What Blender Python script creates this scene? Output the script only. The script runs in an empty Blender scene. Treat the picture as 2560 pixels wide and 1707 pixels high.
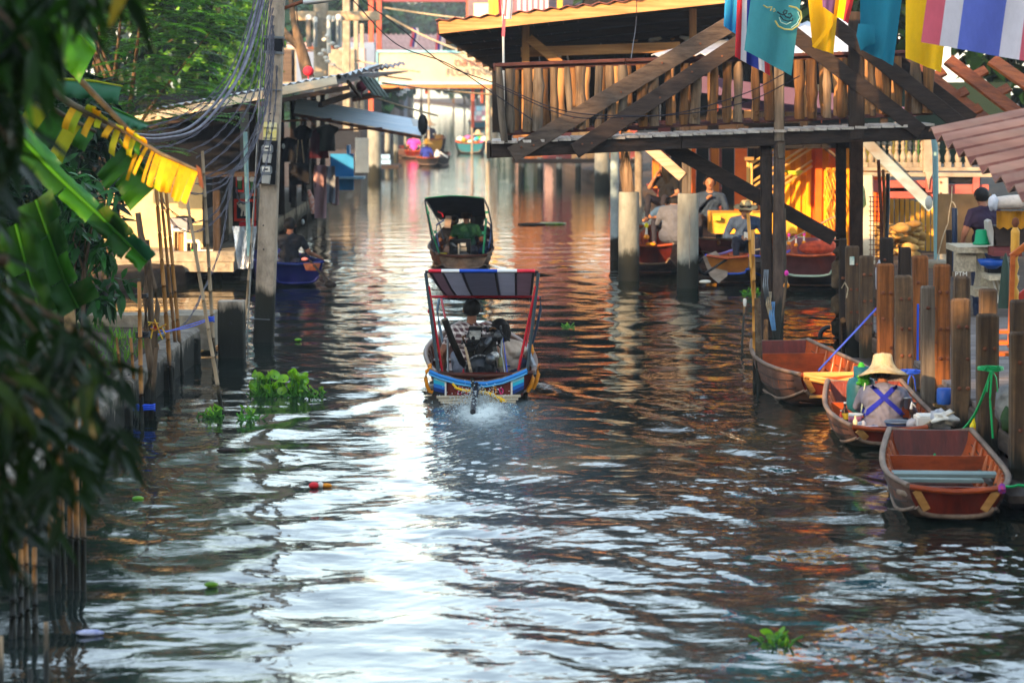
import bpy, bmesh, math, random
import numpy as np
from mathutils import Vector as V, Matrix, noise as mnoise
rnd = random.Random(7)
sc = bpy.context.scene
col = sc.collection
R = math.radians
# ---------------------------------------------------------------- camera
FPX, HC = 7000.0, 3.37            # focal length in photo pixels (2560 wide), eye height over the water
TILT = math.atan((853.5 - 196) / FPX)
cam = bpy.data.cameras.new('camera')
cam_o = bpy.data.objects.new('camera', cam)
col.objects.link(cam_o)
cam_o.location = (0, 0, HC)
cam_o.rotation_euler = (R(90) - TILT, 0, 0)
cam.sensor_width = 36
cam.lens = 36 * FPX / 2560
cam.clip_start, cam.clip_end = 0.5, 2500
cam.dof.use_dof = True
cam.dof.focus_distance = 30
cam.dof.aperture_fstop = 2.9
sc.camera = cam_o
# ---------------------------------------------------------------- sky, sun, exposure
SUN_EL, SUN_AZ = 18.0, 214.0       # azimuth clockwise from +Y: the sun stands behind the camera, to its left
world = bpy.data.worlds.new('World')
sc.world = world
world.use_nodes = True
wn = world.node_tree
sky = wn.nodes.new('ShaderNodeTexSky')
sky.sky_type = 'NISHITA'
sky.sun_disc = False
sky.sun_elevation = R(SUN_EL)
sky.sun_rotation = R(SUN_AZ)
sky.air_density, sky.dust_density, sky.ozone_density = 1.4, 1.0, 2.2
bgn = wn.nodes['Background']
bgn.inputs['Strength'].default_value = 0.15
hsv = wn.nodes.new('ShaderNodeHueSaturation')          # a thin white morning haze takes the blue out of the sky
hsv.inputs['Saturation'].default_value = .66
hsv.inputs['Value'].default_value = 1.1
wn.links.new(sky.outputs[0], hsv.inputs['Color'])
wn.links.new(hsv.outputs[0], bgn.inputs['Color'])
sun = bpy.data.lights.new('sun', 'SUN')
sun.energy = 3.8
sun.angle = R(0.6)
sun.color = (1.0, 0.62, 0.30)
sun_o = bpy.data.objects.new('sun', sun)
col.objects.link(sun_o)
_az, _el = R(SUN_AZ), R(SUN_EL)
SUN_TO = V((math.sin(_az) * math.cos(_el), math.cos(_az) * math.cos(_el), math.sin(_el)))
sun_o.rotation_euler = SUN_TO.to_track_quat('Z', 'Y').to_euler()
sun_o.location = SUN_TO * 60
vs = sc.view_settings
vs.view_transform = 'Standard'
vs.look = 'None'
vs.exposure = 2.05
vs.gamma = 1
vs.use_curve_mapping = False
cy = sc.cycles
cy.use_denoising = True
cy.max_bounces = 6
cy.diffuse_bounces = 3
cy.glossy_bounces = 3
cy.transmission_bounces = 3
cy.transparent_max_bounces = 6
cy.volume_bounces = 0
cy.caustics_reflective = False
cy.caustics_refractive = False
cy.sample_clamp_indirect = 4

# ---------------------------------------------------------------- helpers
ST, CT = math.sin(TILT), math.cos(TILT)
def ray(px, py):
    x, y = (px - 1280) / FPX, (853.5 - py) / FPX
    return V((x, CT + y * ST, -ST + y * CT))
def U(px, py, Y):                 # the point of the photo's ray (px, py) at distance Y down the canal
    d = ray(px, py)
    return V((0, 0, HC)) + d * (Y / d.y)
def W(px, py, z=0.0):             # where that ray meets the level z
    d = ray(px, py)
    return V((0, 0, HC)) + d * ((z - HC) / d.z)

class MB:
    def __init__(s):
        s.v, s.f, s.m, s.sm = [], [], [], []
    def add(s, vs, fs, mi=0, smooth=False):
        o = len(s.v)
        s.v += [tuple(p) for p in vs]
        s.f += [[o + i for i in f] for f in fs]
        s.m += [mi] * len(fs)
        s.sm += [smooth] * len(fs)
        return s
    def box(s, c, d, rot=None, mi=0):
        c = V(c)
        pts = [V((x * d[0] / 2, y * d[1] / 2, z * d[2] / 2)) for x in (-1, 1) for y in (-1, 1) for z in (-1, 1)]
        if rot is not None:
            if not isinstance(rot, Matrix): rot = Matrix.Rotation(rot, 3, 'Z')
            pts = [rot @ p for p in pts]
        return s.add([c + p for p in pts], [(0, 1, 3, 2), (4, 6, 7, 5), (0, 4, 5, 1), (2, 3, 7, 6), (0, 2, 6, 4), (1, 5, 7, 3)], mi)
    def rings(s, rs, cap=True, mi=0, smooth=True, close=True):
        n = len(rs[0]); vs = [p for r in rs for p in r]; fs = []
        for i in range(len(rs) - 1):
            for j in range(n if close else n - 1):
                k = (j + 1) % n
                fs.append((i * n + j, i * n + k, (i + 1) * n + k, (i + 1) * n + j))
        s.add(vs, fs, mi, smooth)
        if cap and close:
            s.add(rs[0], [tuple(range(n))[::-1]], mi)
            s.add(rs[-1], [tuple(range(n))], mi)
        return s
    def bar(s, a, b, w, h, up=(0, 0, 1), ch=.12, n=1, jit=0, mi=0, w2=None, h2=None, seed=0, top=0):
        """a timber from a to b: w across, h along up, chamfered edges, n segments, jit metres of unevenness"""
        a, b = V(a), V(b); t = (b - a).normalized(); u = V(up)
        x = t.cross(u)
        if x.length < 1e-4: x = t.cross(V((0, 1, 0)))
        x.normalize(); u = x.cross(t)
        rr = random.Random(seed); rs = []
        for i in range(n + 1):
            k = i / n; p = a.lerp(b, k)
            ww = (w + ((w2 if w2 else w) - w) * k) / 2; hh = (h + ((h2 if h2 else h) - h) * k) / 2
            c = min(ww, hh) * ch * 2
            if jit:
                p = p + x * rr.uniform(-jit, jit) + u * rr.uniform(-jit, jit)
                ww *= 1 + rr.uniform(-jit, jit) * 3; hh *= 1 + rr.uniform(-jit, jit) * 3
            q = [(-ww, -hh + c), (-ww, hh - c), (-ww + c, hh), (ww - c, hh), (ww, hh - c), (ww, -hh + c), (ww - c, -hh), (-ww + c, -hh)]
            rs.append([p + x * e + u * g for e, g in q][::-1])
        if top:
            m_ = sum(rs[-1], V()) / 8; k_ = V((rr.uniform(-.12, .12), rr.uniform(-.1, .1), 0)) * top
            rs.append([m_ + (p - m_) * .86 + t * top * .55 + k_ for p in rs[-1]]); rs.append([m_ + (p - m_) * .72 + t * top * .3 for p in rs[-2]])
        return s.rings(rs, True, mi, False)
    def tube(s, pts, r, n=8, cap=True, mi=0, smooth=True, flat=1.0, up=(0, 0, 1)):
        pts = [V(p) for p in pts]; rs = []; m = len(pts)
        if not isinstance(r, (list, tuple)): r = [r] * m
        u = V(up)
        for i, p in enumerate(pts):
            t = (pts[min(i + 1, m - 1)] - pts[max(i - 1, 0)])
            t = t.normalized() if t.length > 1e-9 else V((0, 0, 1))
            x = t.cross(u)
            if x.length < 1e-3: x = t.cross(V((0.3, 1, 0)))
            x.normalize(); y = x.cross(t).normalized()
            rs.append([p + (x * math.cos(2 * math.pi * j / n) + y * math.sin(2 * math.pi * j / n) * flat) * r[i] for j in range(n)][::-1])
        return s.rings(rs, cap, mi, smooth)
    def lathe(s, c, prof, n=16, mi=0, axis=(0, 0, 1), smooth=True, cap=True, sx=1, sy=1):
        c = V(c); ax = V(axis).normalized(); q = V((0, 0, 1)).rotation_difference(ax)
        rs = [[c + q @ V((r * sx * math.cos(2 * math.pi * j / n), r * sy * math.sin(2 * math.pi * j / n), z)) for j in range(n)] for r, z in prof]
        return s.rings(rs, cap, mi, smooth)
    def ell(s, c, r, n=12, mi=0, rot=None, m=None):
        c = V(c); m = m or max(5, n // 2)
        if not hasattr(r, '__len__'): r = (r, r, r)
        rs = []
        for i in range(m + 1):
            a = math.pi * (i / m) ; a = min(max(a, .06), math.pi - .06)
            ring = [V((r[0] * math.sin(a) * math.cos(2 * math.pi * j / n), r[1] * math.sin(a) * math.sin(2 * math.pi * j / n), -r[2] * math.cos(a))) for j in range(n)]
            if rot is not None: ring = [rot @ p for p in ring]
            rs.append([c + p for p in ring])
        return s.rings(rs, True, mi, True)
    def grid(s, rows, mi=0, smooth=True, flip=False):
        n = len(rows[0]); fs = []
        for i in range(len(rows) - 1):
            for j in range(n - 1):
                q = (i * n + j, i * n + j + 1, (i + 1) * n + j + 1, (i + 1) * n + j)
                fs.append(q[::-1] if flip else q)
        return s.add([p for r in rows for p in r], fs, mi, smooth)
    def slab(s, rows, th, mi=0, smooth=True, dirn=(0, 0, -1)):
        """a sheet with a thickness th along dirn"""
        d = V(dirn) * th; n = len(rows[0]); m = len(rows)
        top = [[V(p) for p in r] for r in rows]; bot = [[p + d for p in r] for r in top]
        s.grid(top, mi, smooth); s.grid(bot, mi, smooth, True)
        edge = [top[0][j] for j in range(n)] + [top[i][n - 1] for i in range(1, m)] + [top[m - 1][j] for j in range(n - 2, -1, -1)] + [top[i][0] for i in range(m - 2, 0, -1)]
        k = len(edge)
        s.add(edge + [p + d for p in edge], [(i, k + i, k + (i + 1) % k, (i + 1) % k) for i in range(k)], mi, False)
        return s
    def prism(s, poly, d, mi=0):
        """a flat outline (list of points) given the depth vector d"""
        n = len(poly); d = V(d); a = [V(p) for p in poly]
        return s.add(a + [p + d for p in a], [tuple(range(n)), tuple(range(2 * n - 1, n - 1, -1))] + [(i, n + i, n + (i + 1) % n, (i + 1) % n) for i in range(n)], mi)

def mesh_of(name, mb, mats):
    me = bpy.data.meshes.new(name)
    me.from_pydata(mb.v, [], mb.f)
    if not isinstance(mats, (list, tuple)): mats = [mats]
    for m in mats: me.materials.append(m)
    if any(mb.m): me.polygons.foreach_set('material_index', mb.m)
    me.polygons.foreach_set('use_smooth', mb.sm)
    me.update()
    return me
def origin(o):
    p = V((0, 0, 0))
    while o is not None:
        p += o.location; o = o.parent
    return p
def tag(o, label=None, cat=None, group=None, kind=None):
    for k, v in (('label', label), ('category', cat), ('group', group), ('kind', kind)):
        if v: o[k] = v
    return o
def part(name, mb, mats, parent=None, label=None, kind=None, local=False):
    """one mesh object; the shape is given in world space and hung on its parent (parents are not rotated while building)"""
    if parent is not None and not local:
        d = origin(parent); mb.v = [(x - d.x, y - d.y, z - d.z) for x, y, z in mb.v]
    o = bpy.data.objects.new(name, mesh_of(name, mb, mats))
    col.objects.link(o)
    if parent is not None: o.parent = parent
    if label: o['label'] = label
    if kind: o['kind'] = kind
    return o
def thing(name, loc, label, cat, group=None):
    o = bpy.data.objects.new(name, None)
    o.empty_display_size = .2
    o.location = loc
    col.objects.link(o)
    return tag(o, label, cat, group)
def solo(name, mb, mats, label, cat, group=None, base=None):
    """a thing that is one mesh; its origin is moved to its base"""
    if base is None:
        n = len(mb.v); base = V((sum(p[0] for p in mb.v) / n, sum(p[1] for p in mb.v) / n, min(p[2] for p in mb.v)))
    base = V(base)
    mb.v = [(x - base.x, y - base.y, z - base.z) for x, y, z in mb.v]
    o = bpy.data.objects.new(name, mesh_of(name, mb, mats)); o.location = base
    col.objects.link(o)
    return tag(o, label, cat, group)
def struct(name, mb, mats, kind='structure', parent=None):
    o = part(name, mb, mats, parent)
    o['kind'] = kind
    return o
def copy_tree(o, loc=None, rotz=None, label=None, parent=None, scale=None):
    c = o.copy(); col.objects.link(c)
    if parent is not None: c.parent = parent
    if loc is not None: c.location = loc
    if rotz is not None: c.rotation_euler = (0, 0, rotz)
    if scale is not None: c.scale = (scale,) * 3 if not hasattr(scale, '__len__') else scale
    if label: c['label'] = label
    for ch in list(o.children): copy_tree(ch, parent=c)
    return c

# ---------------------------------------------------------------- materials
def node(t, kind, **kw):
    n = t.nodes.new(kind)
    for k, v in kw.items():
        if k in n.inputs: n.inputs[k].default_value = v
        else: setattr(n, k, v)
    return n
def hexc(h):                       # sRGB hex to linear
    if not isinstance(h, str): return (*h[:3], 1)
    c = [int(h[i:i + 2], 16) / 255 for i in (0, 2, 4)]
    return (*[x / 12.92 if x <= .04045 else ((x + .055) / 1.055) ** 2.4 for x in c], 1)
_mats = {}
def mat(name, c1, c2=None, rough=.7, scale=6, stretch=None, bump=.25, metal=0, spec=.2, vary=.12, wet=None, coat=0, dirt=0, dirtc=(.05, .045, .04), trans=0, alpha=1, fine=.15, island=False):
    """worn surface: two colours mixed by (stretched) noise, finer grain, random value per object, optional grime and waterline stain"""
    if name in _mats: return _mats[name]
    m = bpy.data.materials.new(name); m.use_nodes = True
    t = m.node_tree; L = t.links.new
    bs = t.nodes['Principled BSDF']; out = t.nodes['Material Output']
    c1 = hexc(c1); c2 = hexc(c2) if c2 else tuple(x * .62 for x in c1[:3]) + (1,)
    tc = node(t, 'ShaderNodeTexCoord'); oi = node(t, 'ShaderNodeObjectInfo')
    mp = node(t, 'ShaderNodeMapping')
    mp.inputs['Scale'].default_value = stretch or (1, 1, 1)
    off = node(t, 'ShaderNodeVectorMath', operation='SCALE'); off.inputs['Scale'].default_value = 37.0
    cb = node(t, 'ShaderNodeCombineXYZ')
    for i in range(3): L(oi.outputs['Random'], cb.inputs[i])
    L(cb.outputs[0], off.inputs[0]); L(tc.outputs['Object'], mp.inputs['Vector']); L(off.outputs[0], mp.inputs['Location'])
    n1 = node(t, 'ShaderNodeTexNoise', Scale=scale, Detail=5, Roughness=.6)
    L(mp.outputs[0], n1.inputs['Vector'])
    rp = node(t, 'ShaderNodeMapRange'); rp.inputs[1].default_value = .33; rp.inputs[2].default_value = .67
    L(n1.outputs[0], rp.inputs[0])
    mx = node(t, 'ShaderNodeMix', data_type='RGBA'); mx.inputs[6].default_value = c1; mx.inputs[7].default_value = c2
    L(rp.outputs[0], mx.inputs[0])
    n2 = node(t, 'ShaderNodeTexNoise', Scale=scale * 6, Detail=4, Roughness=.7)
    L(mp.outputs[0], n2.inputs['Vector'])
    # value: fine grain and a random step per object
    ad = node(t, 'ShaderNodeMath', operation='MULTIPLY_ADD'); ad.inputs[1].default_value = fine * 2; ad.inputs[2].default_value = 1 - fine
    L(n2.outputs[0], ad.inputs[0])
    rd = node(t, 'ShaderNodeMath', operation='MULTIPLY_ADD'); rd.inputs[1].default_value = 2 * vary; rd.inputs[2].default_value = 1 - vary
    if island:
        ge = node(t, 'ShaderNodeNewGeometry'); L(ge.outputs['Random Per Island'], rd.inputs[0])
    else: L(oi.outputs['Random'], rd.inputs[0])
    mu = node(t, 'ShaderNodeMath', operation='MULTIPLY'); L(ad.outputs[0], mu.inputs[0]); L(rd.outputs[0], mu.inputs[1])
    hs = node(t, 'ShaderNodeHueSaturation'); L(mx.outputs[2], hs.inputs['Color']); L(mu.outputs[0], hs.inputs['Value'])
    c = hs.outputs[0]; r_in = None
    if dirt:
        n3 = node(t, 'ShaderNodeTexNoise', Scale=scale * .6 + 1, Detail=7, Roughness=.72)
        L(tc.outputs['Object'], n3.inputs['Vector'])
        r3 = node(t, 'ShaderNodeMapRange'); r3.inputs[1].default_value = .62 - .3 * dirt; r3.inputs[2].default_value = .78 - .15 * dirt
        r3.inputs[4].default_value = min(1, .5 + .4 * dirt)
        L(n3.outputs[0], r3.inputs[0])
        d3 = node(t, 'ShaderNodeMix', data_type='RGBA'); d3.inputs[7].default_value = (*dirtc, 1)
        L(r3.outputs[0], d3.inputs[0]); L(c, d3.inputs[6]); c = d3.outputs[2]
    if wet is not None:            # algae and mud the water has left up to the level wet
        ge2 = node(t, 'ShaderNodeNewGeometry'); sx = node(t, 'ShaderNodeSeparateXYZ'); L(ge2.outputs['Position'], sx.inputs[0])
        nz = node(t, 'ShaderNodeMath', operation='MULTIPLY_ADD'); nz.inputs[1].default_value = -.5; L(n1.outputs[0], nz.inputs[0]); L(sx.outputs[2], nz.inputs[2])
        r4 = node(t, 'ShaderNodeMapRange'); r4.inputs[1].default_value = wet - .25; r4.inputs[2].default_value = wet - .38
        L(nz.outputs[0], r4.inputs[0])
        d4 = node(t, 'ShaderNodeMix', data_type='RGBA'); d4.inputs[7].default_value = (.016, .017, .012, 1)
        L(r4.outputs[0], d4.inputs[0]); L(c, d4.inputs[6]); c = d4.outputs[2]
    L(c, bs.inputs['Base Color'])
    bs.inputs['Roughness'].default_value = rough
    bs.inputs['Metallic'].default_value = metal
    bs.inputs['Specular IOR Level'].default_value = spec
    if coat: bs.inputs['Coat Weight'].default_value = coat; bs.inputs['Coat Roughness'].default_value = .15
    if bump:
        bp = node(t, 'ShaderNodeBump', Strength=bump, Distance=.02)
        sm = node(t, 'ShaderNodeMath', operation='ADD'); L(n1.outputs[0], sm.inputs[0]); L(n2.outputs[0], sm.inputs[1])
        L(sm.outputs[0], bp.inputs['Height']); L(bp.outputs[0], bs.inputs['Normal'])
    last = bs.outputs[0]
    if trans:
        tl = node(t, 'ShaderNodeBsdfTranslucent'); L(c, tl.inputs['Color'])
        ms = node(t, 'ShaderNodeMixShader'); ms.inputs[0].default_value = trans
        L(last, ms.inputs[1]); L(tl.outputs[0], ms.inputs[2]); last = ms.outputs[0]
    if alpha < 1:
        tp = node(t, 'ShaderNodeBsdfTransparent'); ms = node(t, 'ShaderNodeMixShader'); ms.inputs[0].default_value = alpha
        L(tp.outputs[0], ms.inputs[1]); L(last, ms.inputs[2]); last = ms.outputs[0]
    L(last, out.inputs['Surface'])
    _mats[name] = m
    return m
def wood(name, c1, c2, axis='z', **kw):
    k = dict(rough=.75, scale=5, bump=.5, vary=.18, fine=.3)
    k.update(kw)
    st = {'x': (.22, 4, 4), 'y': (4, .22, 4), 'z': (4, 4, .22)}[axis]
    return mat(name, c1, c2, stretch=st, **k)
def paint(name, c, **kw):
    k = dict(rough=.5, scale=4, bump=.08, vary=.04, fine=.06)
    k.update(kw)
    return mat(name, c, tuple(x * .85 for x in hexc(c)[:3]), **k)
# ================================================================ water, banks
def water_mat():
    m = bpy.data.materials.new('canal_water'); m.use_nodes = True
    t = m.node_tree; L = t.links.new; bs = t.nodes['Principled BSDF']
    geo = node(t, 'ShaderNodeNewGeometry')
    mp = node(t, 'ShaderNodeMapping'); mp.inputs['Scale'].default_value = (1.0, 1.9, 1)
    L(geo.outputs['Position'], mp.inputs[0])
    n1 = node(t, 'ShaderNodeTexNoise', Scale=2.1, Detail=3, Roughness=.5, Distortion=.6)
    n2 = node(t, 'ShaderNodeTexNoise', Scale=9, Detail=2, Roughness=.5, Distortion=.8)
    L(mp.outputs[0], n1.inputs['Vector']); L(mp.outputs[0], n2.inputs['Vector'])
    a = node(t, 'ShaderNodeMath', operation='MULTIPLY_ADD'); a.inputs[1].default_value = .16
    L(n2.outputs[0], a.inputs[0]); L(n1.outputs[0], a.inputs[2])
    bp = node(t, 'ShaderNodeBump', Strength=.08, Distance=.10)
    L(a.outputs[0], bp.inputs['Height'])
    at = node(t, 'ShaderNodeAttribute'); at.attribute_name = 'foam'
    nf = node(t, 'ShaderNodeTexNoise', Scale=9, Detail=7, Roughness=.8, Distortion=.8)
    L(geo.outputs['Position'], nf.inputs['Vector'])
    ff = node(t, 'ShaderNodeMath', operation='ADD'); L(nf.outputs[0], ff.inputs[0]); L(at.outputs['Fac'], ff.inputs[1])
    fr = node(t, 'ShaderNodeMapRange'); fr.inputs[1].default_value = .92; fr.inputs[2].default_value = 1.4
    L(ff.outputs[0], fr.inputs[0])
    mx = node(t, 'ShaderNodeMix', data_type='RGBA')
    aa = node(t, 'ShaderNodeAttribute'); aa.attribute_name = 'air'
    mw = node(t, 'ShaderNodeMix', data_type='RGBA'); mw.inputs[6].default_value = (.006, .011, .008, 1); mw.inputs[7].default_value = (.17, .215, .22, 1)
    L(aa.outputs['Fac'], mw.inputs[0]); L(mw.outputs[2], mx.inputs[6])
    mx.inputs[7].default_value = (.55, .60, .55, 1)
    L(fr.outputs[0], mx.inputs[0]); L(mx.outputs[2], bs.inputs['Base Color'])
    ro = node(t, 'ShaderNodeMapRange'); ro.inputs[3].default_value = .035; ro.inputs[4].default_value = .6
    L(fr.outputs[0], ro.inputs[0]); L(ro.outputs[0], bs.inputs['Roughness'])
    bs.inputs['IOR'].default_value = 1.34
    bs.inputs['Specular IOR Level'].default_value = .5
    L(bp.outputs[0], bs.inputs['Normal'])
    return m
B1 = V((-.29, 29.2, 0))            # stern of the near longtail boat
B2 = V((-.86, 49.0, 0))            # stern of the far one
def waves(X, Y):
    r = np.random.RandomState(3)
    def octave(n, l0, l1, amp, pw, sd):
        Z = np.zeros_like(X)
        for i in range(n):
            lam = l0 * ((l1 / l0) ** r.rand()); th = r.normal(math.pi / 2, sd); k = 2 * math.pi / lam
            wx, wy = r.uniform(.05, .25, 2); ph = r.uniform(0, 6.28, 4)
            env = .6 + .55 * np.sin(wx * 6 * X + ph[0]) * np.sin(wy * 4 * Y + ph[1])
            q = k * (math.cos(th) * X + math.sin(th) * Y) + ph[2] + .9 * np.sin(wx * 5 * X + wy * 3 * Y + ph[3])
            Z += amp * lam ** pw * env * np.sin(q)
        return Z
    def patch(sx, sy, o):                      # slow random field, about -1..1
        Z = np.zeros_like(X); q = np.random.RandomState(o)
        for i in range(9):
            a = q.uniform(0, 6.28); f = q.uniform(.5, 1.6)
            Z += np.sin(f * (X * sx * math.cos(a) + Y * sy * math.sin(a)) + q.uniform(0, 6.28))
        return Z / 3.2
    side = np.clip((X - .35 - .02 * (Y - 20)) / 1.5, 0, 1)       # the right half is choppier, the middle smooth
    left = np.clip((-X - 1.2) / 1.5, 0, 1)
    swell = octave(16, .55, 1.7, .0030, 1.2, .95)
    mid = octave(24, .20, .50, .0036, 1.2, 1.3)
    chop = octave(34, .065, .19, .0082, 1.2, 1.7)
    pc = np.clip(.5 + .9 * patch(2.2, 1.5, 4), 0, 1.3)
    Z = swell * (.95 + .25 * side) + mid * (.52 + .36 * side) * (.35 + pc) + chop * (.20 + .62 * side + .12 * left) * pc
    bk = np.maximum(B1.y - Y, 0); trail = np.exp(-((X - B1.x - .25) / (.75 + .13 * bk)) ** 2) * (Y < B1.y) * np.exp(-bk / 14)
    Z += (mid * .55 + swell * .35 + chop * .25) * trail
    Z *= np.clip((75 - Y) / 35, .25, 1)
    for b, s in ((B1, 1.0), (B2, .6)):
        back = b.y + 2.2 - Y
        for side in (-1, 1):
            u = side * (X - b.x) - .36 * np.maximum(back, 0) - .35
            e = np.exp(-(u / (.28 + .03 * np.maximum(back, 0))) ** 2) * (back > 0) * np.exp(-np.maximum(back, 0) / 13)
            Z += s * e * ((.013 if side < 0 else .022) * np.cos(u * 8 + .5 * np.sin(Y * 3)))
        d2 = ((X - b.x - .05) / .42) ** 2 + ((Y - b.y + .9) / .8) ** 2
        Z += s * .045 * np.exp(-d2) * (np.sin(X * 31 + 3 * np.sin(Y * 17)) * np.sin(Y * 27 + 2 * np.sin(X * 23)) * .5 + .5)
        d3 = ((X - b.x - .05) / (.45 + .05 * np.maximum(b.y - Y, 0))) ** 2; bk = np.maximum(b.y - .3 - Y, 0)
        Z += s * .005 * np.exp(-d3) * (Y < b.y) * np.exp(-bk / 4.5) * (np.sin(X * 19 + 2.5 * np.sin(Y * 9)) + np.sin(Y * 23 + 3 * np.sin(X * 11 + Y * 2)) + np.sin(X * 37 - Y * 31))
    return Z
def water_sheet(xs, ys, flat=False):
    X, Y = np.meshgrid(xs, ys)
    Z = np.zeros_like(X) if flat else waves(X, Y)
    F = np.zeros_like(X)
    if not flat:
        r = np.random.RandomState(9)
        d = ((X - B1.x + .02) / .26) ** 2 + ((Y - B1.y + 1.0) / .95) ** 2
        F += .62 * np.exp(-d)
        d = ((X - B1.x - .05) / .9) ** 2 + ((Y - B1.y + 1.6) / 3.0) ** 2
        F += .36 * np.exp(-d)
        for b, s in ((B1, .62), (B2, .62)):
            back = b.y + 1.6 - Y
            for side in (-1, 1):
                u = side * (X - b.x) - .30 * np.maximum(back, 0) - .55
                F += s * np.exp(-(u / .16) ** 2) * (back > 0) * np.exp(-np.maximum(back, 0) / 1.6)
        d = ((X - B2.x) / .5) ** 2 + ((Y - B2.y + .8) / .9) ** 2
        F += .5 * np.exp(-d)
    me = bpy.data.meshes.new('water')
    nx, ny = len(xs), len(ys)
    vs = np.stack([X, Y, Z], -1).reshape(-1, 3).astype(np.float32)
    i = np.arange(nx * ny).reshape(ny, nx)
    q = np.stack([i[:-1, :-1], i[:-1, 1:], i[1:, 1:], i[1:, :-1]], -1).reshape(-1, 4)
    me.vertices.add(len(vs)); me.vertices.foreach_set('co', vs.ravel())
    me.loops.add(q.size); me.loops.foreach_set('vertex_index', q.ravel().astype(np.int32))
    me.polygons.add(len(q)); me.polygons.foreach_set('loop_start', np.arange(0, q.size, 4, dtype=np.int32))
    me.polygons.foreach_set('use_smooth', np.ones(len(q), bool))
    me.update(calc_edges=True)
    at = me.attributes.new('foam', 'FLOAT', 'POINT'); at.data.foreach_set('value', F.ravel().astype(np.float32))
    A = np.zeros_like(X)
    if not flat:                               # bubbles the propellers have driven into the water
        for b, s in ((B1, .85), (B2, .5)):
            bk = np.maximum(b.y + .1 - Y, 0)
            A += s * np.exp(-((X - b.x - .05) / (.55 + .09 * bk)) ** 2) * (bk > 0) * np.exp(-bk / 8)
    at = me.attributes.new('air', 'FLOAT', 'POINT'); at.data.foreach_set('value', A.ravel().astype(np.float32))
    me.materials.append(WATER)
    return me
WATER = water_mat()
def spaced(a, b, s0, s1):
    v = [a]
    while v[-1] < b: v.append(v[-1] + s0 + (s1 - s0) * ((v[-1] - a) / (b - a)))
    return np.array(v)
xs = np.concatenate([[-60, -20, -9, -6, -5],np.arange(-4.3, 4.5, .024), [4.6, 5, 5.6, 9, 20, 60]])
ys = np.concatenate([[-46, -10, 4, 8], spaced(12, 62, .02, .13), spaced(63, 110, .4, 2), [130, 200, 400]])
wo = bpy.data.objects.new('water', water_sheet(xs, ys)); col.objects.link(wo)
tag(wo, kind='structure')
mud = mat('bank_earth', '4a3b30', '2c241f', rough=.95, scale=3, bump=.8, dirt=.4, dirtc=(.10, .085, .05))
def bank(pts_in, x_out, z, name):
    """a bank of earth from a line of edge points outwards, with its drop to the canal bed"""
    m = MB(); rows = []
    for x, y in pts_in:
        s = 1 if x_out > 0 else -1
        rows.append([V((x, y, -.9)), V((x, y, z - .08)), V((x + s * .05, y, z))] + [V((x + s * k, y, z + rnd.uniform(-.03, .05) + .02 * min(k, 6))) for k in (.6, 1.2, 2, 3, 5, 9, 20)] + [V((x_out, y, z + .3))])
    m.grid(rows, 0, True, flip=x_out > 0)
    return struct(name, m, mud)
bank([(1.8, -46), (1.8, -31), (-4.2, -28), (-4.25, -20), (-4.1, 0), (-4.0, 18), (-4.05, 26), (-4.0, 33), (-4.6, 36), (-6.2, 38.5), (-6.4, 44), (-5.4, 46), (-5.2, 60), (-5.2, 90), (-6, 130), (-7.6, 220), (-12, 320), (-22, 420)], -220, .30, 'left_bank')
bank([(5.6, -46), (5.6, -20), (5.6, 0), (5.5, 14), (5.4, 22), (5.4, 33), (5.6, 44), (6.0, 49), (7.4, 53), (6.6, 60), (4.2, 68), (3.0, 86), (1.8, 104), (0.2, 150), (-1.5, 220), (-5, 320), (-16, 420)], 220, .30, 'right_bank')
# ================================================================ materials shared by many things
M_conc = mat('concrete', '8c8478', '6a6258', rough=.9, scale=4, bump=.5, dirt=.45, dirtc=(.06, .05, .04), wet=.35)
M_conc_dry = mat('concrete_dry', '9a917f', '746b5c', rough=.9, scale=5, bump=.5, dirt=.3)
M_pole = mat('pole_concrete', 'b4a592', '857867', rough=.9, scale=3, stretch=(2, 2, .5), bump=.5, dirt=.45, dirtc=(.07, .055, .045), wet=.7)
M_pile = mat('pile_concrete', '82847c', '62645e', rough=.85, scale=3, stretch=(1.5, 1.5, .6), bump=.35, dirt=.25, dirtc=(.10, .09, .07), wet=.55)
M_bam = mat('bamboo_brown', '9a6a34', '6b451f', rough=.55, scale=5, stretch=(2, 2, .3), vary=.25, bump=.2, wet=.45, fine=.25)
M_bampale = mat('bamboo_pale', 'a48f72', '7c674e', rough=.6, scale=5, stretch=(2, 2, .3), vary=.2, bump=.2, wet=.35)
M_bark = mat('bark', '6f5b46', '463728', rough=.9, scale=6, stretch=(2, 2, .5), bump=.9, vary=.2, wet=.4)
M_grey = wood('weathered_wood', '6c6153', '40362c', 'z')
M_greyx = wood('weathered_wood_across', '5e5044', '3c3129', 'x')
M_darkx = wood('dark_wood_across', '3a2e27', '201915', 'x')
M_darkz = wood('dark_wood', '32271f', '1b1511', 'z')
M_bal = wood('baluster_wood', '76624c', '443425', 'z', vary=.35, dirt=.3)
M_balb = wood('baluster_brown', '74502c', '3a2512', 'z', vary=.3)
M_postz = wood('pier_timber', '6c543a', '32251a', 'z', vary=.28, dirt=.7, dirtc=(.045, .03, .02), wet=.42)
M_posto = wood('pier_timber_orange', '8c5428', '4e2c13', 'z', vary=.1, dirt=.4, dirtc=(.05, .03, .015), wet=.42)
M_teakx = wood('teak_across', 'a97c4c', '7c5430', 'x')
M_teakz = wood('teak', 'a97c4c', '7c5430', 'z')
M_red = wood('red_wood', '8b4440', '5f2d2b', 'x', rough=.6)
M_tin = mat('dark_tin', '1a1c22', '0e1014', rough=.5, scale=3, metal=.3, bump=.1)
M_white = paint('white_paint', 'd8d4c8', dirt=.2, dirtc=(.25, .22, .18))
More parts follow.
